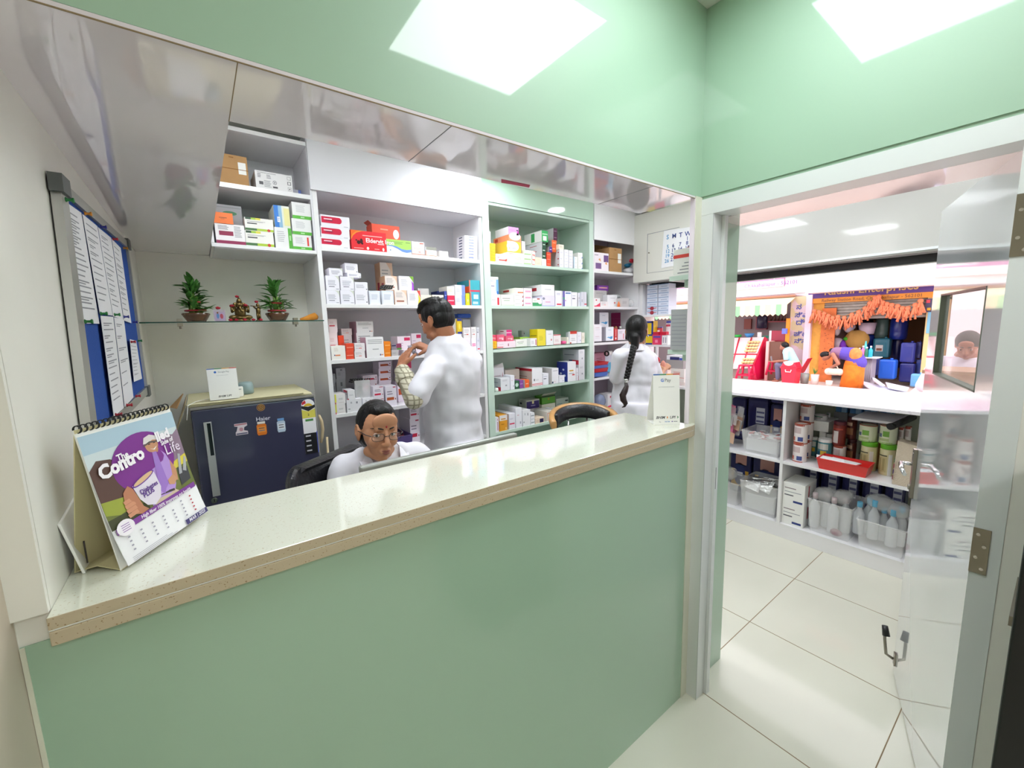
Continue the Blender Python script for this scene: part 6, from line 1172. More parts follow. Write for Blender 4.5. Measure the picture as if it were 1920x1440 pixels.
m.build('coat', t, remesh=.008, smooth_it=14, fold=.03)
nF = Fr(nb+UP*.02, (CR*.3+CF*.95)); m = MB()
for i in range(9):
    a0, a1 = -2.4+i*.53, -2.4+(i+1)*.53; q = lambda a, r, z: nF(r*math.sin(a), -r*math.cos(a), z)
    m.slab([q(a0, .056, .014), q(a1, .056, .014), q(a1, .075, -.03), q(a0, .075, -.03)], (0, 0, -.004), CL)
m.build('collar', t); legs(t, .84, B_, _M['dark_trousers'], SKINW)
pk = dep(1243, 689, 3.5); blob('packet', (pk.x, pk.y, pk.z-.03), (.028, .02, .045), mat('coral_packet', '#d48a78', .5), 'coral packet held up by the woman with the braid', 'packet', seed=3)
# ================================================================== open door
H0 = Vector((1.625, .108, 0)); DD = Vector((.9522, .3056, 0)).normalized(); DN = Vector((-DD.y, DD.x, 0))   # hinge, along the leaf, normal to the camera side
DW = .778; DOORM = mat('door_white_gloss', '#d4d6da', .06, coat=1, bump=.012, bscale=4)
door = thing('door', H0, None, None); door.name = 'door_1'; door['kind'] = 'structure'
del_keys = [k for k in ('label', 'category') if k in door.keys()]
for k in del_keys: del door[k]
def DP(a, z, n=0): return H0+DD*a+DN*n+UP*z
def dbox(m, a0, a1, z0, z1, n0, n1, mt):
    m.slab([DP(a0, z0, n0), DP(a1, z0, n0), DP(a1, z1, n0), DP(a0, z1, n0)], DN*(n1-n0), mt)
m = MB(); wa0, wa1, wz0, wz1 = .143, .645, 1.378, 1.677
dbox(m, 0, DW, .012, wz0, 0, -.022, DOORM); dbox(m, 0, DW, wz1, 2.0, 0, -.022, DOORM); dbox(m, 0, wa0, wz0, wz1, 0, -.022, DOORM); dbox(m, wa1, DW, wz0, wz1, 0, -.022, DOORM)
m.build('leaf', door)
OL = mat('olive_trim', '#6f7466', .5); m = MB()
dbox(m, wa1-.006, wa1+.001, wz0, wz1, .001, -.023, OL); dbox(m, wa0, wa0+.006, wz0, wz1, .001, -.023, OL); dbox(m, wa0, wa1, wz1-.006, wz1, .001, -.023, mat('red_brown_trim', '#8a5a52', .5)); dbox(m, wa0, wa1, wz0, wz0+.006, .001, -.023, OL); m.build('window_frame', door)
m = MB(); dbox(m, wa0+.006, wa1-.006, wz0+.006, wz1-.006, -.014, -.017, mat('door_glass', '#f0f4f4', .01, alpha=.22, coat=1)); m.build('window_pane', door)
m = MB(); dbox(m, .742, .768, .84, 1.05, .0005, .012, STEEL); m.build('handle_plate', door)
m = MB(); m.tube([DP(.755, .985, .01), DP(.755, .985, .05)], .008, CHROME, 8); m.tube([DP(.757, .985, .045), DP(.70, .978, .052), DP(.64, .968, .050)], [.009, .0085, .007], CHROME, 8); m.build('handle', door)
m = MB(); m.tube([DP(.755, .985, -.042), DP(.755, .985, -.08)], .008, CHROME, 8); m.slab([DP(.76, .995, -.075), DP(.76, .972, -.09), DP(.88, .955, -.10), DP(.88, .975, -.085)], -DN*.006, CHROME); m.build('handle', door)
m = MB(); m.cyl(DP(.755, .885, .011), DP(.755, .885, .018), .011, STEEL); m.cyl(DP(.755, 1.03, .0115), DP(.755, 1.03, .0135), .004, CHROME); m.build('key_cylinder', door)
m = MB(); dbox(m, .735, .762, .06, .115, .0005, .006, STEEL); m.tube([DP(.75, .085, .008), DP(.765, .088, .03), DP(.79, .14, .035), DP(.80, .165, .036)], .006, STEEL, 8); m.cyl(DP(.798, .155, .030), DP(.812, .195, .036), .014, BLACK, .011, 12); m.build('door_stop', door)
for z0, z1 in ((1.73, 1.87), (.94, 1.06)):
    m = MB(); m.box(1.539, 1.5412, .074, .1045, z0, z1, STEEL)
    for q_, dz in enumerate((.014, .042, .074, .104)): m.cyl((1.5375, .083+.012*(q_ % 2), z0+dz), (1.539, .083+.012*(q_ % 2), z0+dz), .004, CHROME, seg=10)
    m.build('hinge', door)
# ================================================================== street-side counter cabinet
CX0 = 3.30; CBT = pattern('cabinet_top_white', 'speck', '#eeeaf0', '#e2dce6', 30, .12, coat=.6)
t = thing('counter_cabinet', (3.6, .85, 0), 'long white open cabinet under the street-side counter', 'cabinet')
CY0, CY1 = -.62, 2.55
panel('counter_top', t, (CX0-.02, 4.09, CY0-.02, CY1, 1.028, 1.05), CBT, .003)
panel('plinth', t, (CX0+.004, 3.9, CY0, CY1, .001, .10), LAM); panel('back_panel', t, (3.88, 3.9, CY0, CY1, .10, 1.027), mat('cabinet_back_green', '#b9c4b0', .5))
for y in (CY1-.02, 1.17, .12, CY0): panel('side_panel', t, (CX0, 3.88, y, y+.02, .10, 1.027), LAM, .001)
for y0, y1 in ((1.19, 2.53), (.14, 1.17), (-.60, .12)): panel('shelf', t, (CX0+.002, 3.88, y0, y1, .562, .582), LAM, .001); panel('shelf', t, (CX0+.002, 3.88, y0, y1, .1005, .108), LAM)
ZB, ZM = .1085, .5825
m = MB(); P_ = [at(x, y, 2, 1.0505) for x, y in ((1382, 714), (1455, 720), (1452, 737), (1382, 730))]; m.slab(P_, (0, 0, .001), mat('clear_sheet', '#dfe6ee', .1, alpha=.55)); m.build('clear_mat').select_set(False); tag(bpy.data.objects['clear_mat'], 'faint clear sheet lying on the street-side counter', 'mat')
def can(px0, px1, top, z0, x, st, lab, grp='cans and jars in the counter cabinet', tilt=0):
    a, b = at(px0, top+8, 0, x), at(px1, top+8, 0, x); yc = (a.y+b.y)/2; r = abs(a.y-b.y)/2*.96; h = at((px0+px1)/2, top+2, 0, x).z-z0; xc = x+r
    body, cap, bands = st; m = MB(); t = thing('jar' if cap else 'can', (xc, yc, z0), lab, 'jar' if cap else 'can', grp)
    hc = h*(.16 if cap else .04); m.lathe([(r*.96, 0), (r, .004), (r, h-hc), (r*.9 if cap else r*.97, h-hc+.002)], (xc, yc, z0), pc(body, .3), 22)
    for (u0, v0, u1, v1, c) in bands:                     # printed patches wrapped on the camera side
        n = 6; A0, A1 = PI+(.5-u0)*2.2-.35, PI+(.5-u1)*2.2-.35
        for i in range(n):
            q0, q1 = A0+(A1-A0)*i/n, A0+(A1-A0)*(i+1)/n; rr = r+.0006
            m.face([(xc+rr*math.cos(q0), yc+rr*math.sin(q0), z0+h*v0), (xc+rr*math.cos(q1), yc+rr*math.sin(q1), z0+h*v0), (xc+rr*math.cos(q1), yc+rr*math.sin(q1), z0+h*v1), (xc+rr*math.cos(q0), yc+rr*math.sin(q0), z0+h*v1)], pc(c), True)
    m.build('can_body', t); m = MB()
    if cap: m.lathe([(r*.98, h-hc+.003), (r*1.0, h-hc+.006), (r*1.0, h-.004), (r*.93, h)], (xc, yc, z0), pc(cap, .35), 22)
    else: m.lathe([(r*1.01, h-hc), (r*1.01, h-.002), (r*.93, h), (r*.9, h-.004)], (xc, yc, z0), pc('#b4583c', .4), 22)
    m.build('lid', t); return z0+h+.0006
RW = ('#e6dedc', None, [(.0, .88, 1, .97, '#a8483a'), (0, .0, 1, .05, '#a8483a'), (.2, .5, .75, .8, '#c8b4b4'), (.05, .1, .4, .32, '#3a4a86'), (.6, .1, .95, .3, '#c86a58'), (.86, .1, 1, .85, '#a84a40')])
WT = ('#e2e2e4', '#ecebea', [(.1, .62, .9, .8, '#2f6a58'), (.2, .4, .8, .5, '#8a5a6a'), (.2, .22, .8, .3, '#9aa0a8')])
TL = ('#4a8a94', '#ecebea', [(.0, .55, 1, .8, '#d8dcd4'), (.1, .3, .5, .5, '#d8b83a'), (.5, .1, .95, .45, '#1f5a78'), (.0, .0, 1, .06, '#d8dcd8')])
BR = ('#7a2a24', '#5a1c2a', [(.3, .1, .7, .6, '#d8d0cc'), (.75, .1, 1, .8, '#9a4a34'), (0, .66, 1, .72, '#a8402e')])
BW = ('#5c241e', '#4a1820', [(.1, .2, .9, .5, '#b07a58'), (.2, .6, .8, .75, '#c8a890')])
GN = ('#dfe4c8', None, [(.0, 0, 1, .1, '#b4cc8a'), (.2, .4, .55, .7, '#7ab04a'), (.6, .35, .8, .55, '#5a6a8a'), (.2, .15, .8, .3, '#b4c48a')])
GC = ('#d8cfa0', '#6ab82a', [(.0, .0, .22, .7, '#e6e6e0'), (.3, .1, .92, .6, '#c4b884'), (.3, .62, .92, .66, '#4a4a34'), (.4, .15, .55, .55, '#a89c6a'), (.65, .15, .8, .55, '#a89c6a')])
z = can(1483, 1510, 829, ZM, 3.35, RW, 'lower front can of the left red-and-white pair'); z = can(1485.5, 1512, 793, z, 3.35, RW, 'upper front can of the left red-and-white pair')
z = can(1503, 1520, 824, ZM, 3.50, RW, 'lowest can of the taller rear red-and-white stack'); z = can(1503, 1523, 790, z, 3.50, RW, 'middle can of the taller rear red-and-white stack'); can(1497, 1524, 757, z, 3.50, RW, 'topmost can of the taller rear red-and-white stack')
z = can(1519.5, 1532, 818, ZM, 3.55, TL, 'teal-labelled jar behind the front teal jar'); z = can(1530, 1557, 822, ZM, 3.47, TL, 'front teal-labelled jar with white cap')
z = can(1545, 1560, 812, ZM, 3.62, WT, 'white jar hidden at the back under the capped white jar'); can(1523, 1548, 777, .855, 3.60, WT, 'white-capped jar with green band, upper row'); can(1548, 1556, 772, .86, 3.72, WT, 'narrow white jar far back, upper row')
z = can(1559, 1584, 834, ZM, 3.5, RW, 'red-and-white can under the maroon jar'); can(1559.5, 1585, 789, z, 3.5, BR, 'maroon jar standing on a red-and-white can')
z = can(1586, 1605, 822, ZM, 3.6, BW, 'lower dark brown jar'); can(1586, 1606, 780, z, 3.6, BW, 'upper dark brown jar')
z = can(1611, 1644, 828, ZM, 3.48, GC, 'left green-lidded cream jar beside the red tray'); can(1607, 1643, 796, z, 3.49, GN, 'pale green can on the left green-lidded jar')
z = can(1647, 1680, 833, ZM, 3.46, GC, 'right green-lidded cream jar behind the red tray'); can(1646, 1681, 797, z, 3.48, GN, 'pale green can on the right green-lidded jar')
for i, (a, b) in enumerate(((1684, 1695), (1696, 1709))): can(a, b, 800-i*2, .76, 3.6, RW, f"{'left' if i == 0 else 'right'} red-and-white can in the dim right corner of the cabinet")
p = at(1690, 850, 0, 3.62); qb2 = MB(); qb2.box(3.58, 3.75, p.y-.14, p.y+.12, ZM, .7595, KRAFT); tag(qb2.build('cardboard_box'), 'brown box under the two cans in the dim cabinet corner', 'box')
p = at(1540, 830, 0, 3.68); qb2 = MB(); qb2.box(3.58, 3.80, at(1557, 820, 0, 3.6).y+.01, at(1524, 820, 0, 3.6).y, .78, .854, CARD); qb2.box(3.60, 3.80, at(1557, 820, 0, 3.6).y+.03, at(1530, 820, 0, 3.6).y-.02, ZM+.13, .78, CARD); tag(qb2.build('carton'), 'white carton holding up the back row of jars', 'box')
for i in range(4):
    y = .98-.085*i; m = MB(); m.box(3.80, 3.86, y-.035, y+.035, .9, 1.02, pc('#3a78b4')); m.box(3.799, 3.80, y-.03, y, .9, 1.02, pc('#8ab4d8')); m.box(3.79, 3.87, y-.04, y+.04, ZM+.2, .8995, GREYC); tag(m.build('carton'), f'blue carton at the back of the cabinet, {ORD[i+1]} from left', 'box', 'blue cartons at the back of the cabinet')
a, b = at(1597, 788, 0, 3.44), at(1682, 796, 0, 3.44); m = MB(); m.box(3.44, 3.75, b.y, a.y, .925, .94, mat('foam_white', '#dcdce0', .8)); tag(m.build('foam_board'), 'white foam board lying across the pale green cans', 'board')
m = MB(); a, b = at(1674, 799, 0, 3.36), at(1712, 782, 0, 3.6); m.cyl(a, b, .018, BLACK, .02, 12); m.cyl(a+Vector((-.02, .01, -.002)), a, .021, BLACK, seg=12); tag(m.build('umbrella'), 'folded black umbrella lying on the foam board', 'umbrella')
# red tray
x0, x1 = 3.285, 3.56; a, b = at(1527, 862, 0, 3.3), at(1661, 874, 0, 3.3); m = MB(); t = thing('plastic_tray', (3.42, (a.y+b.y)/2, ZM), 'bright red plastic tray on the cabinet shelf', 'tray')
ya, yb = at(1626, 897, 0, 3.3).y, at(1530, 870, 0, 3.3).y; opentub(m, 3.302, 3.452, ya, yb, ZM, ZM+.072, .004, mat('tray_red', '#dd2420', .3, coat=.3), .014, .008); m.build('tray', t)
m = MB(); m.slab([(3.33, ya+.09, ZM+.05), (3.42, ya+.06, ZM+.055), (3.43, ya+.22, ZM+.06), (3.34, ya+.25, ZM+.05)], (0, 0, .006), PAPER); m.slab([(3.34, ya+.13, ZM+.060), (3.40, ya+.15, ZM+.068), (3.41, ya+.31, ZM+.064), (3.35, ya+.29, ZM+.062)], (0, 0, .004), PAPER); tag(m.build('paper_sachet'), 'white paper sachets lying in the red tray', 'sachet')
# cloth bag
a, b = at(1672, 905, 0, 3.31), at(1708, 915, 0, 3.31); m = MB(); m.slab([(3.31, a.y, ZM+.001), (3.31, b.y, ZM+.001), (3.36, b.y, .83), (3.36, a.y, .845)], (.09, 0, 0), mat('jute_bag', '#c4b6a2', .9, bump=.5, bscale=150)); 
for k, c in enumerate(('#a83a5a', '#5a3a8a', '#c84a6a', '#4a7a5a')): m.box(3.3065-.001+.04*.1*k, 3.33, a.y-.001, a.y+.0008, ZM+.03+.035*k, ZM+.055+.035*k, pc(c))
tag(m.build('cloth_bag', bevel=.006), 'beige cloth bag with coloured edge standing beside the door handle', 'bag')
# clear tubs
TUB = PLAST
def tub(px0, px1, pyt, z0, x0, dpt, lab):
    a, b = at(px0, pyt+4, 0, x0), at(px1, pyt+4, 0, x0); zt = (at(px0, pyt, 0, x0).z+at(px1, pyt, 0, x0).z)/2
    t = thing('clear_tub', (x0+dpt/2, (a.y+b.y)/2, z0), lab, 'tub', 'clear plastic tubs in the cabinet'); m = MB(); opentub(m, x0, x0+dpt, b.y, a.y, z0, zt, .003, TUB, .018, .010); m.build('tub_body', t); return t, b.y, a.y, zt
R_ = random.Random(8)
def stuff(name, lab, cat, fn): m = MB(); fn(m); o = m.build(name); tag(o, lab, cat, kind='stuff'); return o
t, ya, yb, zt = tub(1390, 1464, 812, ZM, 3.325, .26, 'clear tub of small red-and-white sachets in the upper left bay')
def sach(m):
    for k in range(70): x, y, z = R_.uniform(3.36, 3.55), R_.uniform(ya+.03, yb-.03), zt-.03-R_.random()*.03; a = R_.uniform(0, PI); d = Vector((math.cos(a), math.sin(a), R_.uniform(-.3, .3)))*.016; e = Vector((-d.y, d.x, 0))*.6; c_ = Vector((x, y, z)); m.slab([c_-d-e, c_+d-e, c_+d+e, c_-d+e], (0, 0, .004), PAPER if k % 3 else pc('#c8343a'))
    m.box(3.35, 3.56, ya+.03, yb-.03, ZM+.02, zt-.06, mat('milky_fill', '#f4f6f6', .4, alpha=.6))
stuff('sachet_pile', 'small red and white sachets filling the upper left tub', 'sachets', sach)
t, ya2, yb2, zt2 = tub(1387, 1458, 908, ZB, 3.325, .28, 'clear tub of silver foil packs in the lower left bay')
def silv(m):
    for k in range(16): y = R_.uniform(ya2+.04, yb2-.12); m.slab([(3.35+.012*k, y, zt2-.09+R_.random()*.05), (3.36+.012*k, y+.12, zt2-.06+R_.random()*.05), (3.40+.012*k, y+.12, zt2-.02), (3.39+.012*k, y, zt2-.01)], (.002, 0, .001), SILVER)
    m.box(3.36, 3.58, ya2+.03, yb2-.03, ZB+.02, zt2-.1, _M['milky_fill'])
stuff('foil_pack_pile', 'silver foil packs filling the lower left tub', 'foil packs', silv)
t, ya3, yb3, zt3 = tub(1514, 1600, 945, ZB, 3.325, .3, 'clear tub of bagged bottles, left of two in the lower right bay')
t, ya4, yb4, zt4 = tub(1605, 1702, 985, ZB, 3.325, .3, 'clear tub of blue-capped bottles, right of two in the lower right bay')
t, ya5, yb5, zt5 = tub(1352, 1384, 905, ZB, 3.34, .26, 'clear tub at the far left of the lower left bay')
CAPB = mat('sky_cap', '#6ab4d8', .3); CLB = mat('clear_bottle', '#e6eaee', .15, alpha=.55)
def bottle(x, y, z, h, r, cap, lab, grp, mt=CLB):
    t = thing('bottle', (x, y, z), lab, 'bottle', grp); m = MB(); m.lathe([(r*.9, 0), (r, .006), (r, h*.62), (r*.45, h*.78), (r*.4, h*.84)], (x, y, z), mt, 14); m.build('bottle_body', t); m = MB(); m.lathe([(r*.5, h*.84), (r*.5, h*.98), (r*.42, h)], (x, y, z), cap, 12); m.build('cap', t)
for i, (px, dz) in enumerate(((1612, .12), (1626, .13), (1640, .10), (1655, .07), (1676, .06), (1688, .06))):
    y = at(px, 970, 0, 3.42).y; bottle(3.40+.05*(i % 2), y, ZB+.02+dz*.35, .22+.02*(i % 3), .03, CAPB, f'blue-capped clear bottle in the right tub, {ORD[i+1]} from left', 'blue-capped bottles in the right tub')
for i, px in enumerate((1530, 1548, 1566, 1584)):
    y = at(px, 950, 0, 3.42).y; bottle(3.39+.06*(i % 2), y, ZB+.02, .25, .032, mat('pale_cap', '#d8c8cc', .3), f'cloudy bottle in the left tub, {ORD[i+1]} from left', 'cloudy bottles in the left tub')
for i, (px, py, rx, lab) in enumerate(((1545, 930, .07, 'clear bag over the first bottles of the left tub'), (1578, 935, .06, 'clear bag over the last bottles of the left tub'), (1648, 945, .08, 'puffy clear bag between the two tubs'), (1685, 960, .07, 'puffy clear bag at the right of the right tub'), (1366, 890, .06, 'clear bag in the lower left bay'))):
    p = at(px, py, 0, 3.44); blob('plastic_bag', (3.46, p.y, p.z-.05), (.07, rx, .055), BAGP, lab, 'bag', 'clear bags in the lower cabinet', seed=20+i, vox=.008)
m = MB(); p = at(1566, 1005, 0, 3.35); m.ell((3.36, p.y, ZB+.035), (.02, .035, .025), mat('maroon_pouch', '#8a4a5a', .5)); tag(m.build('pouch'), 'small maroon pouch inside the left clear tub', 'pouch')
bb = MB(); p = at(1695, 1035, 0, 3.5); bb.box(3.64, 3.72, p.y-.09, p.y, ZB, .3, pc('#a81a4a')); tag(bb.build('carton'), 'crimson carton behind the right clear tub', 'box')
# nappy packs
NAPM = mat('navy_pack', '#23245a', .28, bump=.35, bscale=30)
def nappy(y0, y1, x0, z0, z1, lab, k=0):
    t = thing('nappy_pack', (x0+.07, (y0+y1)/2, z0), lab, 'pack', 'navy nappy packs in the cabinet'); m = MB(); m.box(x0, x0+.13, y0+.002, y1-.002, z0, z1, NAPM); w = y1-y0; h = z1-z0; X = x0-.0012
    def r(u0, v0, u1, v1, c, e=0): m.face([(X-e*.0006, y1-u0*w, z0+v0*h), (X-e*.0006, y1-u1*w, z0+v0*h), (X-e*.0006, y1-u1*w, z0+v1*h), (X-e*.0006, y1-u0*w, z0+v1*h)], pc(c))
    if k == 0: r(.45, .45, .85, .8, '#c8ccd8'); [r(.47, .48+.1*i, .83, .52+.1*i, '#5a5c8a', 1) for i in range(3)]; r(.15, .15, .8, .2, '#4a4c8a')
    else: r(.12, .15, .9, .5, '#d8a83a'); m.face([(X-.0012, y1-w*(.5+.26*math.cos(q*PI/8)), z0+h*(.42+.24*math.sin(q*PI/8))) for q in range(16)], pc('#1a2a6a')); r(.35, .38, .65, .46, '#d8dce8', 3); r(.3, .62, .8, .9, '#c8948a', 2)
    m.build('pack', t, bevel=.022)
for i, (a, b) in enumerate(((1503, 1534), (1535, 1574), (1575, 1612), (1613, 1654), (1656, 1700))):
    y1, y0 = at(a, 920, 0, 3.66).y, at(b, 920, 0, 3.66).y; nappy(y0+.003, y1-.003, 3.66, ZB, .555, f'navy nappy pack at the back of the lower right bay, {ORD[i+1]} from left')
for i, (a, b, z0, z1, k) in enumerate(((1409, 1462, ZB, .52, 1), (1366, 1407, ZB, .53, 1))): nappy(at(b, 880, 0, 3.63).y, at(a, 880, 0, 3.63).y, 3.64, z0, z1, ('orange-printed navy nappy pack behind the silver foil tub', 'orange-printed navy nappy pack at the far left of lower bay')[i], k)
for i, (a, b, z0, z1, k) in enumerate(((1440, 1470, ZM, .93, 1), (1398, 1438, ZM, .96, 0), (1368, 1396, ZM, .95, 0))): nappy(at(b, 800, 0, 3.63).y, at(a, 800, 0, 3.63).y, 3.64, z0, z1, ('orange-printed navy nappy pack behind the upper left tub', 'plain navy nappy pack in the middle of the upper left bay', 'navy nappy pack at the far left of the upper bay')[i], k)
nappy(at(1472, 760, 0, 3.6).y+.005, at(1447, 760, 0, 3.6).y+.03, 3.64, .935, 1.02, 'navy nappy pack lying on top in the upper left bay')
def snack(m):
    for k in range(26): y = R_.uniform(at(1384, 800, 0, 3.4).y, at(1364, 800, 0, 3.4).y); x = 3.36+R_.random()*.2; z = .60+R_.random()*.22; m.slab([(x, y, z), (x+.01, y+.05, z+.01), (x+.03, y+.045, z+.09), (x+.02, y, z+.08)], (.004, 0, 0), (PAPER, pc('#d87a9a'), pc('#c8a48a'), BAGP)[k % 4])
stuff('sachet_pile', 'pile of pink and white small packs at the left of the upper left bay', 'packs', snack)
# two white cartons
for i, (z0, z1) in enumerate(((ZB, .268), (.2685, .425))):
    y1, y0 = at(1466-4*(1-i), 940, 0, 3.33).y, at(1510-4*(1-i), 940, 0, 3.33).y; yL, yR = min(1.168, y1), 1.03
    m = MB(); m.box(3.33, 3.55, yR, yL, z0, z1, CARD)
    def r(a, b, c, d, col, e=0): m.face([(3.3294-e, yL-a*(yL-yR), z0+b*(z1-z0)), (3.3294-e, yL-c*(yL-yR), z0+b*(z1-z0)), (3.3294-e, yL-c*(yL-yR), z0+d*(z1-z0)), (3.3294-e, yL-a*(yL-yR), z0+d*(z1-z0))], pc(col))
    r(.08, .72, .6, .76, '#8a7a80'); r(.08, .55, .85, .58, '#9a9aa4'); r(.5, .08, .92, .18, '#2a3a7a'); r(.08, .38, .5, .43, '#5a5a64')
    m.box(3.40, 3.42, yR-.0006, yR, z0+.05, z1-.02, pc('#c84a5a')); tag(m.build('carton'), f"{'lower' if i == 0 else 'upper'} of two white cartons stacked in the lower right bay", 'box', 'white cartons stacked in the cabinet')
# ================================================================== things near the right end of the hatch
# rack fixed to the back of the partition
t = thing('wall_rack', (1.75, .97, 1.45), 'pale green two-board wall rack just inside the right hatch post', 'rack')
panel('shelf', t, (1.655, 1.835, .888, 1.065, 1.462, 1.482), GREENL, .001); panel('shelf', t, (1.655, 1.835, .888, 1.065, 1.776, 1.796), GREENL, .001); panel('side_panel', t, (1.836, 1.85, .888, 1.065, 1.40, 1.83), GREENL)
for z in (1.462, 1.776): m = MB(); m.box(1.70, 1.715, .888, 1.02, z-.03, z-.0005, GREENL); m.build('bracket', t)
y_ = 1.05; a, b = at(1262, 525, 1, y_), at(1290, 500, 1, y_)
m = MB(); w = 1.825-a.x; m.box(a.x, 1.828, .91, 1.05, 1.7965, 1.905, CARD); m.box(a.x-.0006, a.x, .91, 1.05, 1.868, 1.882, pc('#d83a2a'));
for k in range(4): m.box(a.x-.0006, a.x, .93, 1.03-.01*k, 1.805+.013*k, 1.809+.013*k, GREYC)
m.box(a.x+.01, 1.828, 1.05, 1.0506, 1.868, 1.882, pc('#d83a2a')); m.box(a.x+.03, a.x+.09, 1.05, 1.0506, 1.82, 1.85, pc('#b8b8b0')); tag(m.build('medicine_carton'), 'white carton with red stripe on the upper board of the wall rack', 'box')
m = MB(); m.slab([(1.70, 1.03, 1.906), (1.82, 1.03, 1.906), (1.82, 1.02, 1.965), (1.76, 1.02, 1.94)], (0, -.08, 0), mat('maroon_cloth', '#6e1022', .6)); tag(m.build('folded_cloth'), 'dark maroon cloth bundle on the red-striped carton', 'cloth')
a = at(1270, 600, 1, 1.03); m = MB(); m.box(a.x-.025, a.x+.045, .97, 1.045, 1.4825, 1.655, mat('slate_box', '#a4a8aa', .5))
for k in range(9): m.box(a.x-.0256, a.x-.025, .975, 1.04, 1.50+.016*k, 1.503+.016*k, GREYC); m.box(a.x-.02, a.x+.04, 1.045, 1.0456, 1.50+.016*k, 1.503+.016*k, GREYC)
tag(m.build('medicine_carton'), 'tall slate grey carton on the lower board of the wall rack', 'box')
a2 = at(1289, 620, 1, .96); t = thing('bottle', (a2.x, .945, 1.4825), 'white plastic bottle on the lower board of the wall rack', 'bottle'); m = MB(); m.lathe([(.027, 0), (.029, .006), (.029, .11), (.026, .122), (.012, .132), (.011, .14)], (a2.x+.005, .93, 1.4825), CARD, 22); m.build('bottle_body', t); m = MB(); m.lathe([(.014, .138), (.014, .165), (.012, .168)], (a2.x+.005, .93, 1.4825), PAPER, 16); m.build('cap', t)
# electrical cabinet and calendar on the street-side wall
m_ = MB(); t = thing('wall_cabinet', (3.45, 2.3, 2.0), 'white wall cabinet with a thin door outline, behind the wall calendar', 'cabinet')
panel('body', t, (3.40, 3.51, 1.80, 2.572, 1.985, 2.60), mat('warm_white_laminate', '#d9d8d0', .35), .001)
m = MB(); G = GREYC; m.box(3.3985, 3.3999, 2.10, 2.42, 2.405, 2.409, G); m.box(3.3985, 3.3999, 2.416, 2.42, 2.06, 2.405, G); m.box(3.3985, 3.3999, 2.12, 2.42, 2.057, 2.06, G); m.cyl((3.392, 2.40, 2.24), (3.3995, 2.40, 2.24), .006, STEEL, seg=10); m.build('door_outline', t)
t = thing('wall_calendar', (3.395, 2.1, 2.1), 'white wall calendar with blue letters S M T W on the wall cabinet', 'calendar')
def WP(px, py, e=0): return at(px, py, 0, 3.396-e)
m = MB(); m.slab([WP(1240, 503), WP(1298, 492), WP(1298, 425), WP(1245, 433)], (-.0012, 0, 0), PAPER); m.build('sheet', t)
m = MB(); xd = Vector((0, -1, 0)); BL = pc('#33468a'); CY_ = pc('#5a9ac8')
for s_, px, py, sz, c in (('S', 1249.5, 449, .085, CY_), ('M', 1260, 447, .085, BL), ('T', 1273, 445, .085, BL), ('W', 1284, 443, .085, BL)): m.text(s_, WP(px, py, .003), xd, UP, sz*.62, c, bold=.02)
for s_, px, py in (('5', 1250, 466), ('12', 1247.5, 475), ('19', 1247, 483.5), ('26', 1246, 493)): m.text(s_, WP(px, py, .003), xd, UP, .043, CY_, bold=.02)
for s_, px, py in (('6', 1260, 464), ('13', 1258.5, 473), ('20', 1258, 481.5), ('27', 1257, 490), ('7', 1273, 461.5), ('14', 1270.5, 470.5), ('21', 1270, 479), ('1', 1286.5, 450.5), ('8', 1286, 459), ('15', 1284, 468)): m.text(s_, WP(px, py, .003), xd, UP, .043, BL, bold=.02)
m.build('lettering', t)
# display of flat cartons and window shelves at the street side
t = thing('window_shelf', (3.6, 2.3, 1.4), 'white window shelves on the street side behind the braided woman', 'shelf')
panel('shelf', t, (3.50, 3.70, 1.75, 2.555, 1.66, 1.678), LAM); panel('shelf', t, (3.50, 3.70, 1.75, 2.555, 1.375, 1.392), LAM); panel('side_panel', t, (3.50, 3.70, 2.535, 2.556, 1.052, 1.97), LAM); panel('side_panel', t, (3.50, 3.52, 2.36, 2.38, 1.052, 1.374), LAM)
for c_ in range(2):
    for r_ in range(7):
        y1, y0 = at(1213+21*c_, 560, 0, 3.53).y, at(1233+21*c_, 560, 0, 3.53).y; z = 1.6785+.0405*r_
        carton_ = MB(); carton_.box(3.53, 3.66, y0+.001, y1-.001, z, z+.040, pc('#d9deee')); carton_.box(3.5294, 3.53, y0+.003, y1-.003, z+.034, z+.0395, pc('#7c9ac4')); carton_.box(3.5294, 3.53, y0+.02, y1-.03, z+.012, z+.02, pc('#b4bcd4'))
        if c_ == 0 and r_ in (1, 0): carton_.ell((3.529, (y0+y1)/2, z+.02), (.0006, .022, .018), pc('#a83040'), seg=12, rings=6); carton_.box(3.5293, 3.53, y0+.01, y1-.01, z+.02, z+.026, pc('#c85a60'))
        tag(carton_.build('medicine_carton'), f"flat blue-lined carton on the window shelf, {'left' if c_ == 0 else 'right'} column, {ORD[r_+1]} from bottom", 'box', 'blue-lined cartons on the window shelf')
def wbox(px0, px1, pyt, z0, x, d, st_col, lab, extra=()):
    y1, y0 = at(px0, pyt+5, 0, x).y, at(px1, pyt+5, 0, x).y; z1 = at((px0+px1)/2, pyt, 0, x).z; m = MB(); m.box(x, x+d, y0, y1, z0, z1, pc(st_col))
    for (u0, v0, u1, v1, c) in extra: m.box(x-.0008, x, y1-(y1-y0)*u1, y1-(y1-y0)*u0, z0+(z1-z0)*v0, z0+(z1-z0)*v1, pc(c))
    tag(m.build('carton'), lab, 'box', 'packs on the street-side window shelves'); return z1+.0005
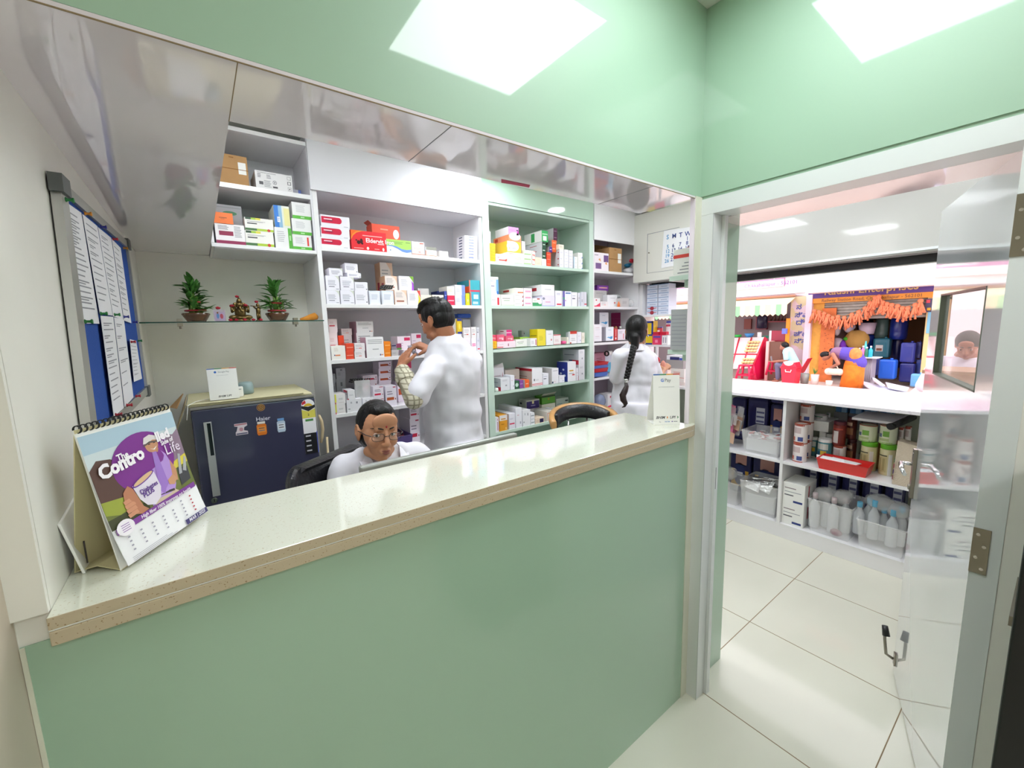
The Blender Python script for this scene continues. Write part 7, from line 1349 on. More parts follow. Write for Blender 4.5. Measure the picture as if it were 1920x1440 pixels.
z = wbox(1211, 1223, 627, 1.3925, 3.54, .07, '#e4c224', 'lower yellow and navy pack right of the braided head', ((0, .85, 1, 1, '#2a3a8e'), (0, 0, 1, .15, '#2a3a8e'))); wbox(1212, 1225, 602, z, 3.54, .07, '#e4c224', 'upper yellow and navy pack right of the braided head', ((0, .85, 1, 1, '#2a3a8e'), (.75, 0, 1, 1, '#2a3a8e')))
z = wbox(1223.5, 1240, 628, 1.3925, 3.54, .07, '#dc3a66', 'red and pink pack on the lower window shelf', ((.1, .7, .9, .9, '#5a4aa0'), (.3, .2, .6, .5, '#f08aa8'))); wbox(1224, 1235, 622.5, z, 3.54, .07, '#c81e38', 'flat crimson pack on the red and pink pack'); wbox(1236, 1249, 622, z, 3.56, .07, '#c81e38', 'second flat crimson pack on the lower window shelf')
wbox(1241, 1252, 629, 1.3925, 3.54, .07, '#e8e4e6', 'white pack with grey bars on the lower window shelf', ((.2, .2, .35, .8, '#9a96a4'), (.6, .2, .75, .8, '#9a96a4')))
can(1229, 1239, 611, z, 3.6, ('#c83a4a', '#4a5ab4', [(.1, .2, .9, .6, '#e8e4e8')]), 'small red and blue jar on a crimson pack', 'jars on the window shelf'); can(1246, 1258, 600, z, 3.6, ('#e8e0e4', '#3a4ab4', [(0, .6, 1, .75, '#c83a5a')]), 'white jar with blue cap on the lower window shelf', 'jars on the window shelf')
ZT = 1.0505
z = wbox(1259, 1284, 716, ZT, 3.34, .3, '#e8ddda', 'blush carton with red lines, lowest at the end of street counter', ((0, .4, 1, .44, '#e0908c'), (0, .8, 1, .84, '#e0908c'))); z = wbox(1258, 1283, 692, z, 3.34, .3, '#e8ddda', 'blush carton with red lines, upper at the end of street counter', ((0, .3, 1, .34, '#e0908c'), (.2, .5, .7, .8, '#d8b0ac')))
z2 = wbox(1249, 1281, 675, z, 3.36, .22, '#a49c9c', 'grey-mauve carton under the navy printed carton'); wbox(1250, 1282, 667, z2, 3.36, .22, '#e4e2ea', 'white and navy printed carton at the end of the street counter', ((.2, 0, .75, .7, '#2e2f6a'), (.76, 0, 1, .5, '#3a4ab4')))
blob('pouch', (3.40, at(1231, 668, 0, 3.4).y, at(1231, 675, 0, 3.4).z-.04), (.03, .035, .035), mat('bright_red_pack', '#c8142c', .4), 'bright red pouch beside the raised hand of braided woman', 'pouch', seed=4)
wbox(1224, 1240, 683, ZT, 3.43, .1, '#c8b8c0', 'mauve carton behind the bright red pouch')
# ================================================================== the street
ZG = -.30
asph = mat('street_concrete', '#c9b6ae', .8, var=.06, vscale=2)
mb = MB(); mb.box(4.4, 60, -30, 40, ZG-.05, ZG, asph); o = struct('ground', mb); o.name = 'floor_street'
FXx = 15.0
def G(px, py, x=FXx): return at(px, py, 0, x)
def fb(m, px0, py0, px1, py1, x0, x1, mt, zmin=None):
    pm, qm = (px0+px1)/2, (py0+py1)/2; ya, yb = G(px0, qm, x0).y, G(px1, qm, x0).y; za, zb = G(pm, py0, x0).z, G(pm, py1, x0).z
    m.box(x0, x1, min(ya, yb), max(ya, yb), zmin if zmin is not None else zb, za, mt)
YEL = mat('yellow_wall', '#e0a94a', .7, var=.1); ORW = mat('orange_board', '#d9783f', .7, var=.15, vscale=6); PKW = mat('pink_white_wall', '#e2cfd2', .7); LILW = pattern('floral_wall', 'blotch', '#dfd0dc', '#d8cfa8', 3, .6)
WHT = mat('white_canopy', '#f4eef2', .8)
t = thing('building', (15.3, 4, ZG), 'yellow shop front with purple name board across the street', 'building')
m = MB(); fb(m, 1512, 560, 1541, 718, 15, 15.3, YEL, ZG); m.build('wall', t); m = MB(); fb(m, 1537, 578, 1563, 718, 14.95, 15.0, ORW, ZG); R_ = random.Random(3)
for k in range(40): px, py = R_.uniform(1541, 1560), R_.uniform(590, 705); fb(m, px, py, px+R_.uniform(1, 3), py+R_.uniform(.6, 1.6), 14.944, 14.95, pc('#a04a2a'))
m.build('side_board', t)
PUR2 = mat('purple_sign', '#5a3c8c', .5); ORG2 = mat('orange_sign', '#e0952e', .5)
s0, s1 = G(1518, 552), G(1756, 538); m = MB(); ZS1 = 2.31
m.box(14.9, 15, s1.y, s0.y, 2.19, 2.75, PUR2); m.box(14.89, 15, s1.y, s0.y, 2.05, 2.19, ORG2)
m.text('Kaushi Enterprises', (14.885, s0.y-.4, 2.28), (0, -1, 0), (0, 0, 1), .27, pc('#d8b878'), bold=.02); m.text('Railway Station Road, Chikkaballapur - 562101', (14.885, s0.y-.35, 2.08), (0, -1, 0), (0, 0, 1), .115, pc('#8a5a2a'), bold=.01); m.build('name_board', t)
SHM = mat('shutter_grey', '#a9aaa2', .5, var=.12); m = MB()
y1, y0 = G(1541, 570).y, G(1740, 565).y
for k in range(6): z = 1.56+.085*k; m.cyl((15.05, y0, z+.04), (15.05, y1, z+.04), .045, SHM, seg=8)
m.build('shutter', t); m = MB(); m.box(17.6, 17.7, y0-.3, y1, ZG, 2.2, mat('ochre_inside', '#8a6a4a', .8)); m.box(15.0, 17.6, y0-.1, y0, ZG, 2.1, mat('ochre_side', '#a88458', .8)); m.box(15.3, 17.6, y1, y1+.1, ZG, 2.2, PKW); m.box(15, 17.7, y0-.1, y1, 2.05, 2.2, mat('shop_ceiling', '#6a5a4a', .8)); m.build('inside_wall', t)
m = MB(); m.box(14.95, 15.2, G(1768, 640).y, y0-.001, ZG, 2.05, mat('pale_yellow_wall', '#e2c890', .7)); fb(m, 1738, 585, 1755, 625, 14.93, 14.95, pc('#7cbcd8')); fb(m, 1735, 560, 1753, 585, 14.93, 14.95, pc('#4a4a6a')); fb(m, 1737, 562, 1744, 568, 14.92, 14.93, pc('#d84a5a')); fb(m, 1738, 577, 1745, 582, 14.92, 14.93, pc('#e0b83a')); m.build('pillar', t)
# left shop
t = thing('building', (15.3, 6.5, ZG), 'snack shop front with striped awning left of the yellow shop', 'building')
m = MB(); fb(m, 1507, 553, 1518, 718, 14.85, 15.2, mat('lilac_pillar', '#e6d8e6', .6), ZG); fb(m, 1479, 556, 1507, 718, 15.0, 15.2, LILW, ZG); m.build('wall', t)
m = MB(); BLt = pc('#4654b4'); 
for s_, px, py, sz in (('ನ', 1493, 580, .2), ('ಸ್ವಾ', 1490, 595, .2), ('ದಿ', 1492, 609, .22), ('ಷ್ಟಾ', 1488, 630, .2), ('ನ್ನ', 1489, 643, .19)): p = G(px, py, 14.99); m.text(s_, p, (0, -1, 0), UP, sz, BLt, bold=.02)
m.build('lettering', t); m = MB(); fb(m, 1473, 597, 1480, 643, 14.7, 14.75, pc('#f09a1e'), ZG+.9); m.build('orange_post', t)
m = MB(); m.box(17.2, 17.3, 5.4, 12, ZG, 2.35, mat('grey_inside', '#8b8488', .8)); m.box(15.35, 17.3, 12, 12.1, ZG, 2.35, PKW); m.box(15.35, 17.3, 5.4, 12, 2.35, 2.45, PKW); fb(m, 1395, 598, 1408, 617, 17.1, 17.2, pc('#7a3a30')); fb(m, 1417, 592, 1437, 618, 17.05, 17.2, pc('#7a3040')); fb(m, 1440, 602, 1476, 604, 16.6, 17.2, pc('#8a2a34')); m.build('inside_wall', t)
ye = G(1493, 556).y; yl = 9.5; AWN = mat('awning_cream', '#f2e3b8', .7); GR_ = pc('#8cd496', .7); PK_ = pc('#f2cdb0', .7)
m = MB(); za, zb_ = G(1450, 559, 15).z, G(1450, 571, 13.9).z; yr = G(1476, 575, 13.9).y
m.slab([(15, ye, za), (15, yl, za), (13.9, yl, zb_), (13.9, yr, zb_)], (0, 0, -.02), AWN); zv = G(1450, 590, 13.9).z
n = 30; wS = (yl-yr)/n
for k in range(n):
    y = yr+wS*k; mt = (AWN, GR_, AWN, PK_)[k % 4]; m.slab([(13.89, y, zb_), (13.89, y+wS, zb_), (13.89, y+wS, zv+.02), (13.89, y+wS*.5, zv-.04), (13.89, y, zv+.02)], (.01, 0, 0), mt)
m.build('awning', t); m = MB(); m.box(14.9, 15.0, ye, yl, za, za+.06, pc('#a8765a')); m.build('awning_rail', t)
# white canopy slab and left name board above
t = thing('street_canopy', (14.6, 3, 2.3), 'long overexposed white canopy slab above both shop fronts', 'canopy')
m = MB(); zc_ = G(1640, 541, 14.2).z; m.box(14.2, 14.85, -2, ye-.5, zc_, 4.6, WHT); m.box(15.0, 15.3, ye-.5, 12, 2.40, 4.6, WHT); m.box(14.195, 14.2, G(1712, 520, 14.2).y, G(1712, 520, 14.2).y+.02, zc_, 4.6, pc('#d4c4d4')); m.build('slab', t)
t = thing('signboard', (14.9, 7, 2.9), 'magenta and white catering signboard above the striped awning', 'sign')
m = MB(); a, b = G(1384, 515, 14.95), G(1471, 520, 14.95); zL = G(1430, 540, 14.95).z; m.box(14.93, 14.99, b.y, 9.3, zL, zL+.95, mat('sign_magenta', '#c98ab4', .6)); m.box(14.92, 14.93, b.y, 9.3, zL, zL+.22, pc('#eaf2ee')); m.build('board', t)
m = MB(); m.text('Chikkaballapur - 562101', (14.915, G(1398, 535).y, zL+.05), (0, -1, 0), UP, .16, pc('#9a6ab0'), bold=.01); m.text('& Sweets, Tent House, Catering', (14.925, 7.7, zL+.27), (0, -1, 0), UP, .2, pc('#f6eef6'), bold=.03); m.text('& Restaurant, North Indian Food', (14.925, 7.7, zL+.48), (0, -1, 0), UP, .2, pc('#f6eef6'), bold=.03); m.build('lettering', t)
# display rack with buns
RED = mat('hot_red', '#cf1638', .4); PNK = mat('hot_pink_red', '#d8164e', .35)
t = thing('display_rack', (14.2, 6.8, ZG), 'slanted red-framed display rack of pale buns under the awning', 'rack')
def slp(px, py): f = (py-632)/70; return G(px, py, 14.6-.9*f)
m = MB(); m.slab([slp(1360, 634), slp(1435, 632), slp(1412, 690), slp(1360, 692)], (.02, 0, 0), mat('rack_white', '#e8d8dc', .5)); m.slab([slp(1435, 632), G(1440, 636, 14.8), Vector((14.8, G(1440, 700, 14.8).y, ZG)), Vector((13.8, slp(1406, 700).y, ZG)), slp(1406, 700)], (.0, .03, 0), PNK)
for a, b in (((1387, 633), (1372, 692)), ((1410, 633), (1391, 692)), ((1360, 664), (1423, 664)), ((1435, 632), (1411, 692))): m.tube([slp(*a)+Vector((-.03, 0, 0)), slp(*b)+Vector((-.03, 0, 0))], .022, RED, 6)
m.build('rack_frame', t); BUN = mat('bun', '#e0c48e', .6)
R_ = random.Random(1); k = 0
for (cx, cy, nr) in ((1414, 641, 4), (1404, 673, 3)):
    for i in range(4*nr):
        rw_, cl_ = i//4, i % 4; px, py = cx-7+5.6*cl_-2.2*rw_, cy+5.6*rw_; p = slp(px, py)+Vector((-.075, 0, 0)); m = MB(); m.ell((0, 0, 0), (.05, .055, .045), BUN, seg=10, rings=6); o = m.build('bun'); o.location = p
        tag(o, f"round pale bun, {'upper' if cy < 660 else 'lower'} tray of the display rack, {ORD[rw_+1]} row, {ORD[cl_+1]} from left", 'bun', f"buns in the {'upper' if cy < 660 else 'lower'} rack tray")
def obj1(name, lab, cat, fn, grp=None, bevel=0): m = MB(); fn(m); return tag(m.build(name, bevel=bevel), lab, cat, grp)
obj1('cabinet', 'brown wooden cabinet beside the display rack', 'cabinet', lambda m: (fb(m, 1440, 641, 1463, 702, 14.3, 14.7, mat('brown_wood', '#6e4a3c', .5), ZG), fb(m, 1435, 640, 1440, 702, 14.25, 14.7, mat('pale_pink_edge', '#e8b8b4', .5), ZG)))
obj1('cabinet', 'dark red glossy cabinet behind the seated man', 'cabinet', lambda m: (fb(m, 1445, 620, 1472, 641, 14.74, 14.99, mat('dark_red_gloss', '#a01a3c', .2), ZG), fb(m, 1442, 620, 1446, 641, 14.72, 14.74, PAPER)))
obj1('water_barrel', 'dark navy water barrel inside the snack shop', 'barrel', lambda m: m.lathe([(.12, 0), (.17, .03), (.17, .42), (.12, .48), (.08, .5), (.08, .55)], (16.6, G(1428.5, 612, 16.6).y, G(1428, 616, 16.6).z), mat('navy_barrel', '#1c1d3c', .3), 16))
obj1('bowl', 'blue and white bowl on the display rack', 'bowl', lambda m: m.lathe([(.07, 0), (.12, .06), (.15, .14), (.14, .14), (.1, .04)], (14.75, G(1405, 630, 14.75).y, G(1405, 633, 14.75).z), pc('#3a8ac8'), 16))
obj1('cup', 'green cup at the left edge of the display rack', 'cup', lambda m: m.lathe([(.1, 0), (.11, .08)], (14.75, G(1384, 630, 14.75).y, G(1384, 632, 14.75).z), pc('#2ab84a'), 12))
obj1('basket', 'teal basket behind the display rack', 'basket', lambda m: fb(m, 1428, 630, 1442, 634, 15.0, 15.3, pc('#3aa088')))
obj1('bowl', 'white upright plate on the display rack', 'plate', lambda m: fb(m, 1420, 623, 1427, 633, 14.7, 14.75, PAPER))
obj1('cloth', 'blue cloth hanging on the dark red cabinet', 'cloth', lambda m: fb(m, 1466, 616, 1474, 626, 14.5, 14.6, pc('#6a7ae0')))
for i in range(5):
    px = 1446+6.6*i; obj1('bottle', f'dark bottle on the inner shelf of the snack shop, {ORD[i+1]} from left', 'bottle', lambda m: m.lathe([(.045, 0), (.045, .16), (.02, .2), (.02, .24)], (16.7, G(px, 600, 16.7).y, G(px, 601.5, 16.7).z), pc('#4a3026', .3), 10), 'bottles inside the snack shop')
def stool(px, py, x, w, h, lab):
    p = G(px, py, x); t = thing('stool', (x, p.y, ZG), lab, 'stool', 'hot pink plastic stools'); z0 = p.z; m = MB(); m.box(x-w/2, x+w/2, p.y-w/2, p.y+w/2, z0+h-.04, z0+h, PNK); m.build('seat', t, bevel=.02)
    for a in (-1, 1):
        for b in (-1, 1): m = MB(); m.cyl((x+a*w*.42, p.y+b*w*.42, z0+h-.03), (x+a*w*.6, p.y+b*w*.6, z0), .028, PNK, .035, 6); m.build('leg', t)
    m = MB(); m.tube([(x+a*w*.53, p.y+b*w*.53, z0+h*.3) for a, b in ((-1, -1), (1, -1), (1, 1), (-1, 1))], .022, PNK, 6, True); m.build('stretcher', t)
stool(1398, 711, 13.2, .33, .45, 'hot pink stool in front of the display rack'); stool(1453, 703, 13.9, .3, .42, 'hot pink stool just behind the seated man')
p = G(1482, 719, 13.0); t = thing('dustbin', (13, p.y, ZG), 'red dustbin with white swing lid in front of the seated man', 'bin'); zb0 = p.z
m = MB(); RB = mat('bin_red', '#e02a44', .35); w = .21; m.slab([(13-.17, p.y-w*.72, zb0), (13-.17, p.y+w*.72, zb0), (13-.2, p.y+w*.92, zb0+.44), (13-.2, p.y-w*.92, zb0+.44)], (.36, 0, 0), RB); m.box(12.79, 13.18, p.y-.21, p.y+.21, zb0+.44, zb0+.47, RB); m.slab([(12.8, p.y-.19, zb0+.47), (12.8, p.y+.19, zb0+.47), (12.8, p.y+.14, zb0+.6), (12.8, p.y-.14, zb0+.6)], (.36, 0, 0), RB); m.build('body', t, bevel=.01)
m = MB(); m.slab([Vector((12.79, p.y+.12*math.cos(a), zb0+.6-.09*math.sin(a))) for a in [PI*k/8 for k in range(9)]], (-.01, 0, 0), PAPER); m.box(12.79, 13.16, p.y-.135, p.y+.135, zb0+.602, zb0+.61, PAPER); m.build('lid', t)
m = MB(); m.tube([(12.79, p.y+.07, zb0+.40), (12.78, p.y+.06, zb0+.34), (12.78, p.y-.06, zb0+.34), (12.79, p.y-.07, zb0+.40)], .012, PAPER, 6); m.build('handle', t)
# seated man outside, on a red chair
def S(px, py, x): return G(px, py, x)
xm = 13.6; t = thing('person', (xm, S(1470, 700, xm).y, ZG), 'man in pale blue shirt sitting bent over a phone across the street', 'person')
SK = mat('street_skin', '#a8705a', .6); SB = mat('sky_shirt', '#a6dcea', .8); JN = mat('grey_jeans', '#6a6a86', .8); hd = S(1470, 650, xm)
m = MB(); m.ell(hd, (.09, .10, .11), SK); m.ell(hd+Vector((0, .05, -.04)), (.06, .06, .06), SK); nk = S(1478, 658, xm); hipp = S(1490, 688, xm); m.cap(hd, nk, .06, .07, SK); m.cap(nk, hipp, .1, .12, SK)
kn = [S(1458, 684, xm-.12), S(1461, 684, xm+.15)]; ft = [S(1458, 714, xm-.1), S(1462, 710, xm+.15)]
for i in (0, 1): m.cap(hipp+Vector(((-.1, .1)[i], 0, 0)), kn[i], .085, .065, SK); m.cap(kn[i], ft[i], .055, .035, SK); m.cap(ft[i], ft[i]+Vector((0, .14, -.02)), .035, .025, SK); sh = nk+Vector(((-.17, .17)[i], 0, -.03)); el = S(1474+2*i, 676, xm+(-.25, .22)[i]); hn = S(1450, 678, xm+(-.08, .06)[i]); m.cap(sh, el, .05, .042, SK); m.cap(el, hn, .04, .03, SK); hand(m, hn, (0, 1, -.1), (0, 0, 1), (1 if i == 0 else -1, 0, 0), .5, SK)
m.build('body', t, remesh=.012); m = MB(); m.cap(nk+Vector((0, 0, -.02)), hipp+Vector((0, 0, .03)), .14, .16, SB); m.cap(nk+Vector((-.15, 0, -.04)), nk+Vector((.15, 0, -.04)), .09, .09, SB)
for i in (0, 1): m.cap(nk+Vector(((-.17, .17)[i], 0, -.03)), (nk+Vector(((-.17, .17)[i], 0, -.03))).lerp(S(1474, 676, xm+(-.25, .22)[i]), .8), .075, .065, SB)
m.build('shirt', t, remesh=.016); m = MB()
for i in (0, 1): m.cap(hipp+Vector(((-.1, .1)[i], 0, -.01)), kn[i], .105, .08, JN); m.cap(kn[i], kn[i].lerp(ft[i], .85), .075, .055, JN)
m.build('trousers', t, remesh=.016); m = MB(); m.ell(hd+Vector((0, -.025, .035)), (.098, .105, .10), HAIR); m.build('hair', t)
p = S(1447, 677, xm); obj1('phone', 'mobile phone in the hands of the man in pale blue', 'phone', lambda m: m.slab([p+Vector((-.04, 0, 0)), p+Vector((.04, 0, 0)), p+Vector((.04, .03, .14)), p+Vector((-.04, .03, .14))], (0, -.01, 0), GREYC))
cy_ = S(1494, 700, xm+.05).y; t = thing('chair', (xm, cy_, ZG), 'red plastic chair under the man in pale blue', 'chair'); zs = hipp.z-.16
m = MB(); m.box(xm-.22, xm+.22, cy_-.12, cy_+.25, zs-.03, zs, RED); m.build('seat', t, bevel=.02); m = MB(); m.slab([(xm-.2, cy_-.12, zs), (xm+.2, cy_-.12, zs), (xm+.16, cy_-.3, zs+.42), (xm-.16, cy_-.3, zs+.42)], (0, -.025, .01), RED); m.build('backrest', t, bevel=.01)
for a in (-.2, .2):
    for b in (-.1, .23): m = MB(); m.cyl((xm+a, cy_+b, zs-.02), (xm+a*1.15, cy_+b*1.1, ZG), .022, RED, seg=8); m.build('leg', t)
# woman bending
xw = 13.2; t = thing('person', (xw, S(1595, 700, xw).y, ZG), 'woman in purple and orange sari bending with a white can', 'person')
hd = S(1549, 668, xw); sh = S(1566, 660, xw); bk = S(1600, 665, xw); hip = S(1607, 680, xw)
m = MB(); m.ell(hd, (.10, .1, .10), SK); m.ell(hd+Vector((0, .03, -.06)), (.06, .06, .06), SK); m.cap(hd, sh, .055, .07, SK); m.cap(sh, bk, .11, .13, SK); m.cap(bk, hip, .13, .15, SK)
for i in (0, 1): f_ = Vector((xw+(-.12, .12)[i], S(1590, 720, xw).y, ZG+.04)); m.cap(hip+Vector(((-.1, .1)[i], 0, 0)), f_, .1, .05, SK); m.cap(f_, f_+Vector((0, .15, -.005)), .04, .03, SK); s2 = sh+Vector(((-.16, .16)[i], 0, -.05)); e_ = S(1572, 682, xw+(-.22, .2)[i]); h_ = S(1556, 690, xw+(-.07, .07)[i]); m.cap(s2, e_, .05, .042, SK); m.cap(e_, h_, .04, .03, SK); hand(m, h_, (0, .3, -1), (0, 1, 0), (1 if i == 0 else -1, 0, 0), .8, SK)
m.build('body', t, remesh=.012); m = MB(); m.cap(sh+Vector((0, -.03, -.01)), sh.lerp(bk, .5), .14, .16, mat('patterned_blouse', '#8a6484', .8)); m.build('blouse', t, remesh=.016)
m = MB(); m.cap(sh.lerp(bk, .5), bk, .165, .18, mat('purple_sari', '#5a48b0', .8)); m.cap(bk, hip, .18, .2, _M['purple_sari']); m.build('sari', t, remesh=.016)
m = MB(); m.ell(bk+Vector((-.08, -.06, .01)), (.14, .14, .17), mat('orange_flower_cloth', '#e08a4a', .8, var=.3)); m.build('sari_end', t)
m = MB(); m.cap(hip+Vector((0, .05, -.05)), Vector((xw, hip.y+.08, ZG+.12)), .21, .24, mat('orange_skirt', '#e0741a', .8, bump=1, bscale=14, var=.2)); m.cyl(Vector((xw, hip.y+.08, ZG+.06)), Vector((xw, hip.y+.08, ZG+.14)), .26, pc('#8a86b4'), .25, 20); m.build('skirt', t)
m = MB(); m.ell(hd+Vector((0, .02, .04)), (.11, .12, .09), HAIR); m.ell(S(1560, 657, xw), (.06, .06, .06), HAIR); m.build('hair', t)
p = S(1564, 697, xw-.1); t = thing('jerrycan', p, 'cream jerrycan held by the bending woman', 'jerrycan'); m = MB(); m.cap(p+Vector((0, .12, 0)), p+Vector((0, -.12, 0)), .09, .09, mat('cream_plastic', '#efdccb', .4)); m.build('body', t); m = MB(); m.tube([p+Vector((0, .07, .08)), p+Vector((0, .03, .15)), p+Vector((0, -.05, .14)), p+Vector((0, -.08, .08))], .014, _M['cream_plastic'], 6); m.build('handle', t)
def pot(px, py, x, r, h, c, name, lab, cat): p = G(px, py, x); return obj1(name, lab, cat, lambda m: m.lathe([(r*.8, 0), (r, h), (r*.93, h), (r*.75, .02)], (x, p.y, p.z), pc(c), 16))
pot(1508, 719, 13.3, .11, .28, '#8c9490', 'bucket', 'grey ribbed bucket beside the red dustbin', 'bucket'); pot(1527, 720, 13.2, .10, .26, '#e8dcd8', 'flower_pot', 'white flower pot with a green sprig', 'pot'); pot(1554, 724, 12.8, .075, .14, '#e8d4cc', 'mug', 'white mug on the ground before the bending woman', 'mug')
p = G(1527, 702, 13.2); m = MB()
for k in range(14): a = R_.uniform(0, 2*PI); L = R_.uniform(.08, .22); d = Vector((math.cos(a)*.5, math.sin(a)*.5-.2, 1)).normalized(); e = d.cross(UP).normalized()*.012; m.slab([p, p+d*L*.5+e, p+d*L, p+d*L*.5-e], (.004, 0, 0), LEAF)
tag(m.build('plant'), 'green sprig growing in the white flower pot', 'plant')
# drums
def drum(px0, py0, px1, py1, x, c, lab, round_=True, cap=False, alpha=1):
    pm, qm = (px0+px1)/2, (py0+py1)/2; a, b = G(px0, qm, x), G(px1, qm, x); r = abs(a.y-b.y)/2; yc = (a.y+b.y)/2; z1, z0 = G(pm, py0, x).z, G(pm, py1, x).z; h = z1-z0; mt = mat('drum_'+c.strip('#'), c, .3, coat=.2)
    t = thing('plastic_drum' if round_ else 'jerrycan', (x+r, yc, z0), lab, 'drum' if round_ else 'jerrycan', 'drums and cans stacked in the yellow shop'); m = MB()
    if round_: m.lathe([(r*.85, 0), (r*.96, h*.04), (r, h*.3), (r*.97, h*.32), (r, h*.34), (r, h*.85), (r*.9, h*.93), (r*.9, h*.97), (r*.8, h)], (x+r, yc, z0), mt, 20); m.build('body', t)
    else: m.box(x, x+r*1.6, yc-r*.97, yc+r*.97, z0, z1-.02, mt); m.build('body', t, bevel=r*.25)
    m = MB()
    if round_: m.lathe([(r*.3, h*.99), (r*.3, h*1.01)], (x+r, yc+r*.3, z0), mt, 10); m.build('cap', t)
    else: m.box(x-.006, x+.01, yc-r*.5, yc+r*.5, z0+h*.25, z0+h*.75, mat('drum_dark_'+c.strip('#'), c, .5)); m.build('panel', t); m = MB(); m.cyl((x+r*.5, yc-r*.4, z1-.03), (x+r*.5, yc-r*.4, z1+.02), r*.18, mt, seg=10); m.build('cap', t)
drum(1600, 578, 1640, 601, 16.6, '#16161c', 'black drum at the top of the drum pile, left'); drum(1642, 577, 1674, 601, 16.5, '#1a1a20', 'black drum at the top of the drum pile, right'); drum(1603, 600, 1634, 630, 16.3, '#1c2450', 'dark navy drum behind the white tub')
drum(1637, 598, 1664, 634, 15.9, '#5c7a72', 'murky green drum in the middle of the pile'); drum(1665, 594, 1700, 637, 15.8, '#1a2f86', 'large royal blue drum, upper right of the pile'); drum(1609, 628, 1637, 660, 15.9, '#2040a8', 'blue drum half hidden under the white tub')
drum(1635, 633, 1668, 671, 15.6, '#1f6a7c', 'teal jerrycan with small label', False); drum(1668, 636, 1691, 690, 16.0, '#161c50', 'navy drum deep in the middle of the pile'); drum(1687, 641, 1717, 680, 15.4, '#3c48a8', 'violet-blue jerrycan, upper of two', False); drum(1685, 680, 1716, 717, 15.4, '#2f3c98', 'violet-blue jerrycan, lower of two', False)
drum(1717, 640, 1727, 672, 15.6, '#2a3690', 'narrow blue jerrycan at the right edge, upper', False); drum(1717, 673, 1727, 700, 15.6, '#3a5ac0', 'narrow blue jerrycan at the right edge, lower', False); drum(1646, 673, 1679, 711, 14.9, '#1f62d4', 'bright blue jerrycan in front of the pile', False); drum(1634, 671, 1650, 704, 15.4, '#20307c', 'navy jerrycan beside the bright blue jerrycan', False)
drum(1706, 700, 1733, 726, 13.4, '#64a4d8', 'light blue jerrycan at the front right', False)
obj1('tub', 'white tub on the blue drum', 'tub', lambda m: m.lathe([(.16, 0), (.21, .32), (.2, .32)], (15.55, G(1625.5, 620, 15.55).y, G(1625, 626, 15.55).z), pc('#c8bccc'), 18))
p = G(1655, 655, 15.59); obj1('label', 'small white and brown label on the teal jerrycan', 'label', lambda m: (m.box(15.59, 15.595, p.y+.0, p.y+.16, p.z-.06, p.z+.12, pc('#c8c8c4')), m.box(15.585, 15.59, p.y+.02, p.y+.14, p.z-.04, p.z+.03, pc('#7a4a34'))))
for i, (px, py, ry, rz, c, lab) in enumerate(((1602, 655, .30, .28, '#b8924e', 'tan jute sack behind the bending woman'), (1568, 655, .16, .17, '#cfc4d0', 'white cloth bundle left of the jute sack'), (1577, 657, .10, .16, '#7a3ac0', 'purple cloth bundle left of the jute sack'), (1585, 640, .09, .07, '#4ab42a', 'green cloth on the bundles'), (1588, 625, .12, .16, '#b8b4c4', 'grey-white hanging bag inside the shop'), (1566, 630, .08, .2, '#e8e0e4', 'white hanging bag beside the orange board'))):
    p = G(px, py, 15.3); blob('sack', (15.45, p.y, p.z), (.18, ry, rz), mat('sack_'+c.strip('#'), c, .9, bump=.6, bscale=20), lab, 'sack', seed=30+i, vox=.025)
p0, p1 = G(1616, 672, 14.2), G(1636, 672, 14.2); t = thing('table', (14.3, (p0.y+p1.y)/2, ZG), 'grey metal stand topped with small bottles', 'table'); m = MB(); zt_ = G(1626, 670, 14.2).z
n = 9; [m.cyl((14.2, p1.y+(p0.y-p1.y)*(k+.5)/n, ZG), (14.2, p1.y+(p0.y-p1.y)*(k+.5)/n, zt_-.02), (p0.y-p1.y)/n*.52, mat('stand_grey', '#9a94a0', .5), seg=6) for k in range(n)]; m.box(14.2, 14.6, p1.y, p0.y, ZG, zt_-.02, _M['stand_grey']); m.build('body', t); m = MB(); m.box(14.1, 14.6, p1.y-.12, G(1598, 670, 14.2).y, zt_-.02, zt_, PAPER); m.build('tabletop', t)
for i, (px, c, h, nm) in enumerate(((1604, '#2a2024', .24, 'black'), (1611, '#b8a02a', .24, 'yellow'), (1617.5, '#e87ab4', .3, 'pink'), (1624.5, '#2f7a5a', .27, 'green'), (1632, '#2ab0d8', .3, 'cyan'))):
    y = G(px, 665, 14.3).y; bottle(14.3, y, zt_+.0005, h, .045, pc('#d8d8dc'), f'{nm} bottle on the grey stand', 'coloured bottles on the grey stand', pc(c, .3))
obj1('funnel', 'teal cone behind the coloured bottles', 'cone', lambda m: m.lathe([(.07, 0), (.012, .42)], (14.48, G(1622, 655, 14.45).y, zt_+.0005), pc('#4ab8b8'), 14))
for i, pts in enumerate((((1603, 712), (1625, 716), (1700, 735), (1680, 741), (1640, 733)), ((1634, 706), (1642, 709), (1660, 722), (1650, 721), (1638, 714)), ((1660, 716), (1705, 726), (1700, 733), (1665, 726)), ((1705, 735), (1725, 718), (1748, 724), (1745, 742), (1712, 745)))):
    P = [at(x, y, 2, (ZG+.22, ZG+.3, ZG+.28, ZG+.3)[i]) for x, y in pts]; P = [p if p.x < 14 else p for p in P]; m = MB(); m.slab(P, (0, 0, -.03), mat('crumpled_sheet', '#ccd0e0', .6, bump=.8, bscale=6)); tag(m.build('plastic_sheet', bevel=.01), ('long grey-blue sheet laid on the street before the shop', 'white curled sheet on the street', 'pale sheet beside the white curled sheet', 'white bag at the front right of the street')[i], 'sheet')
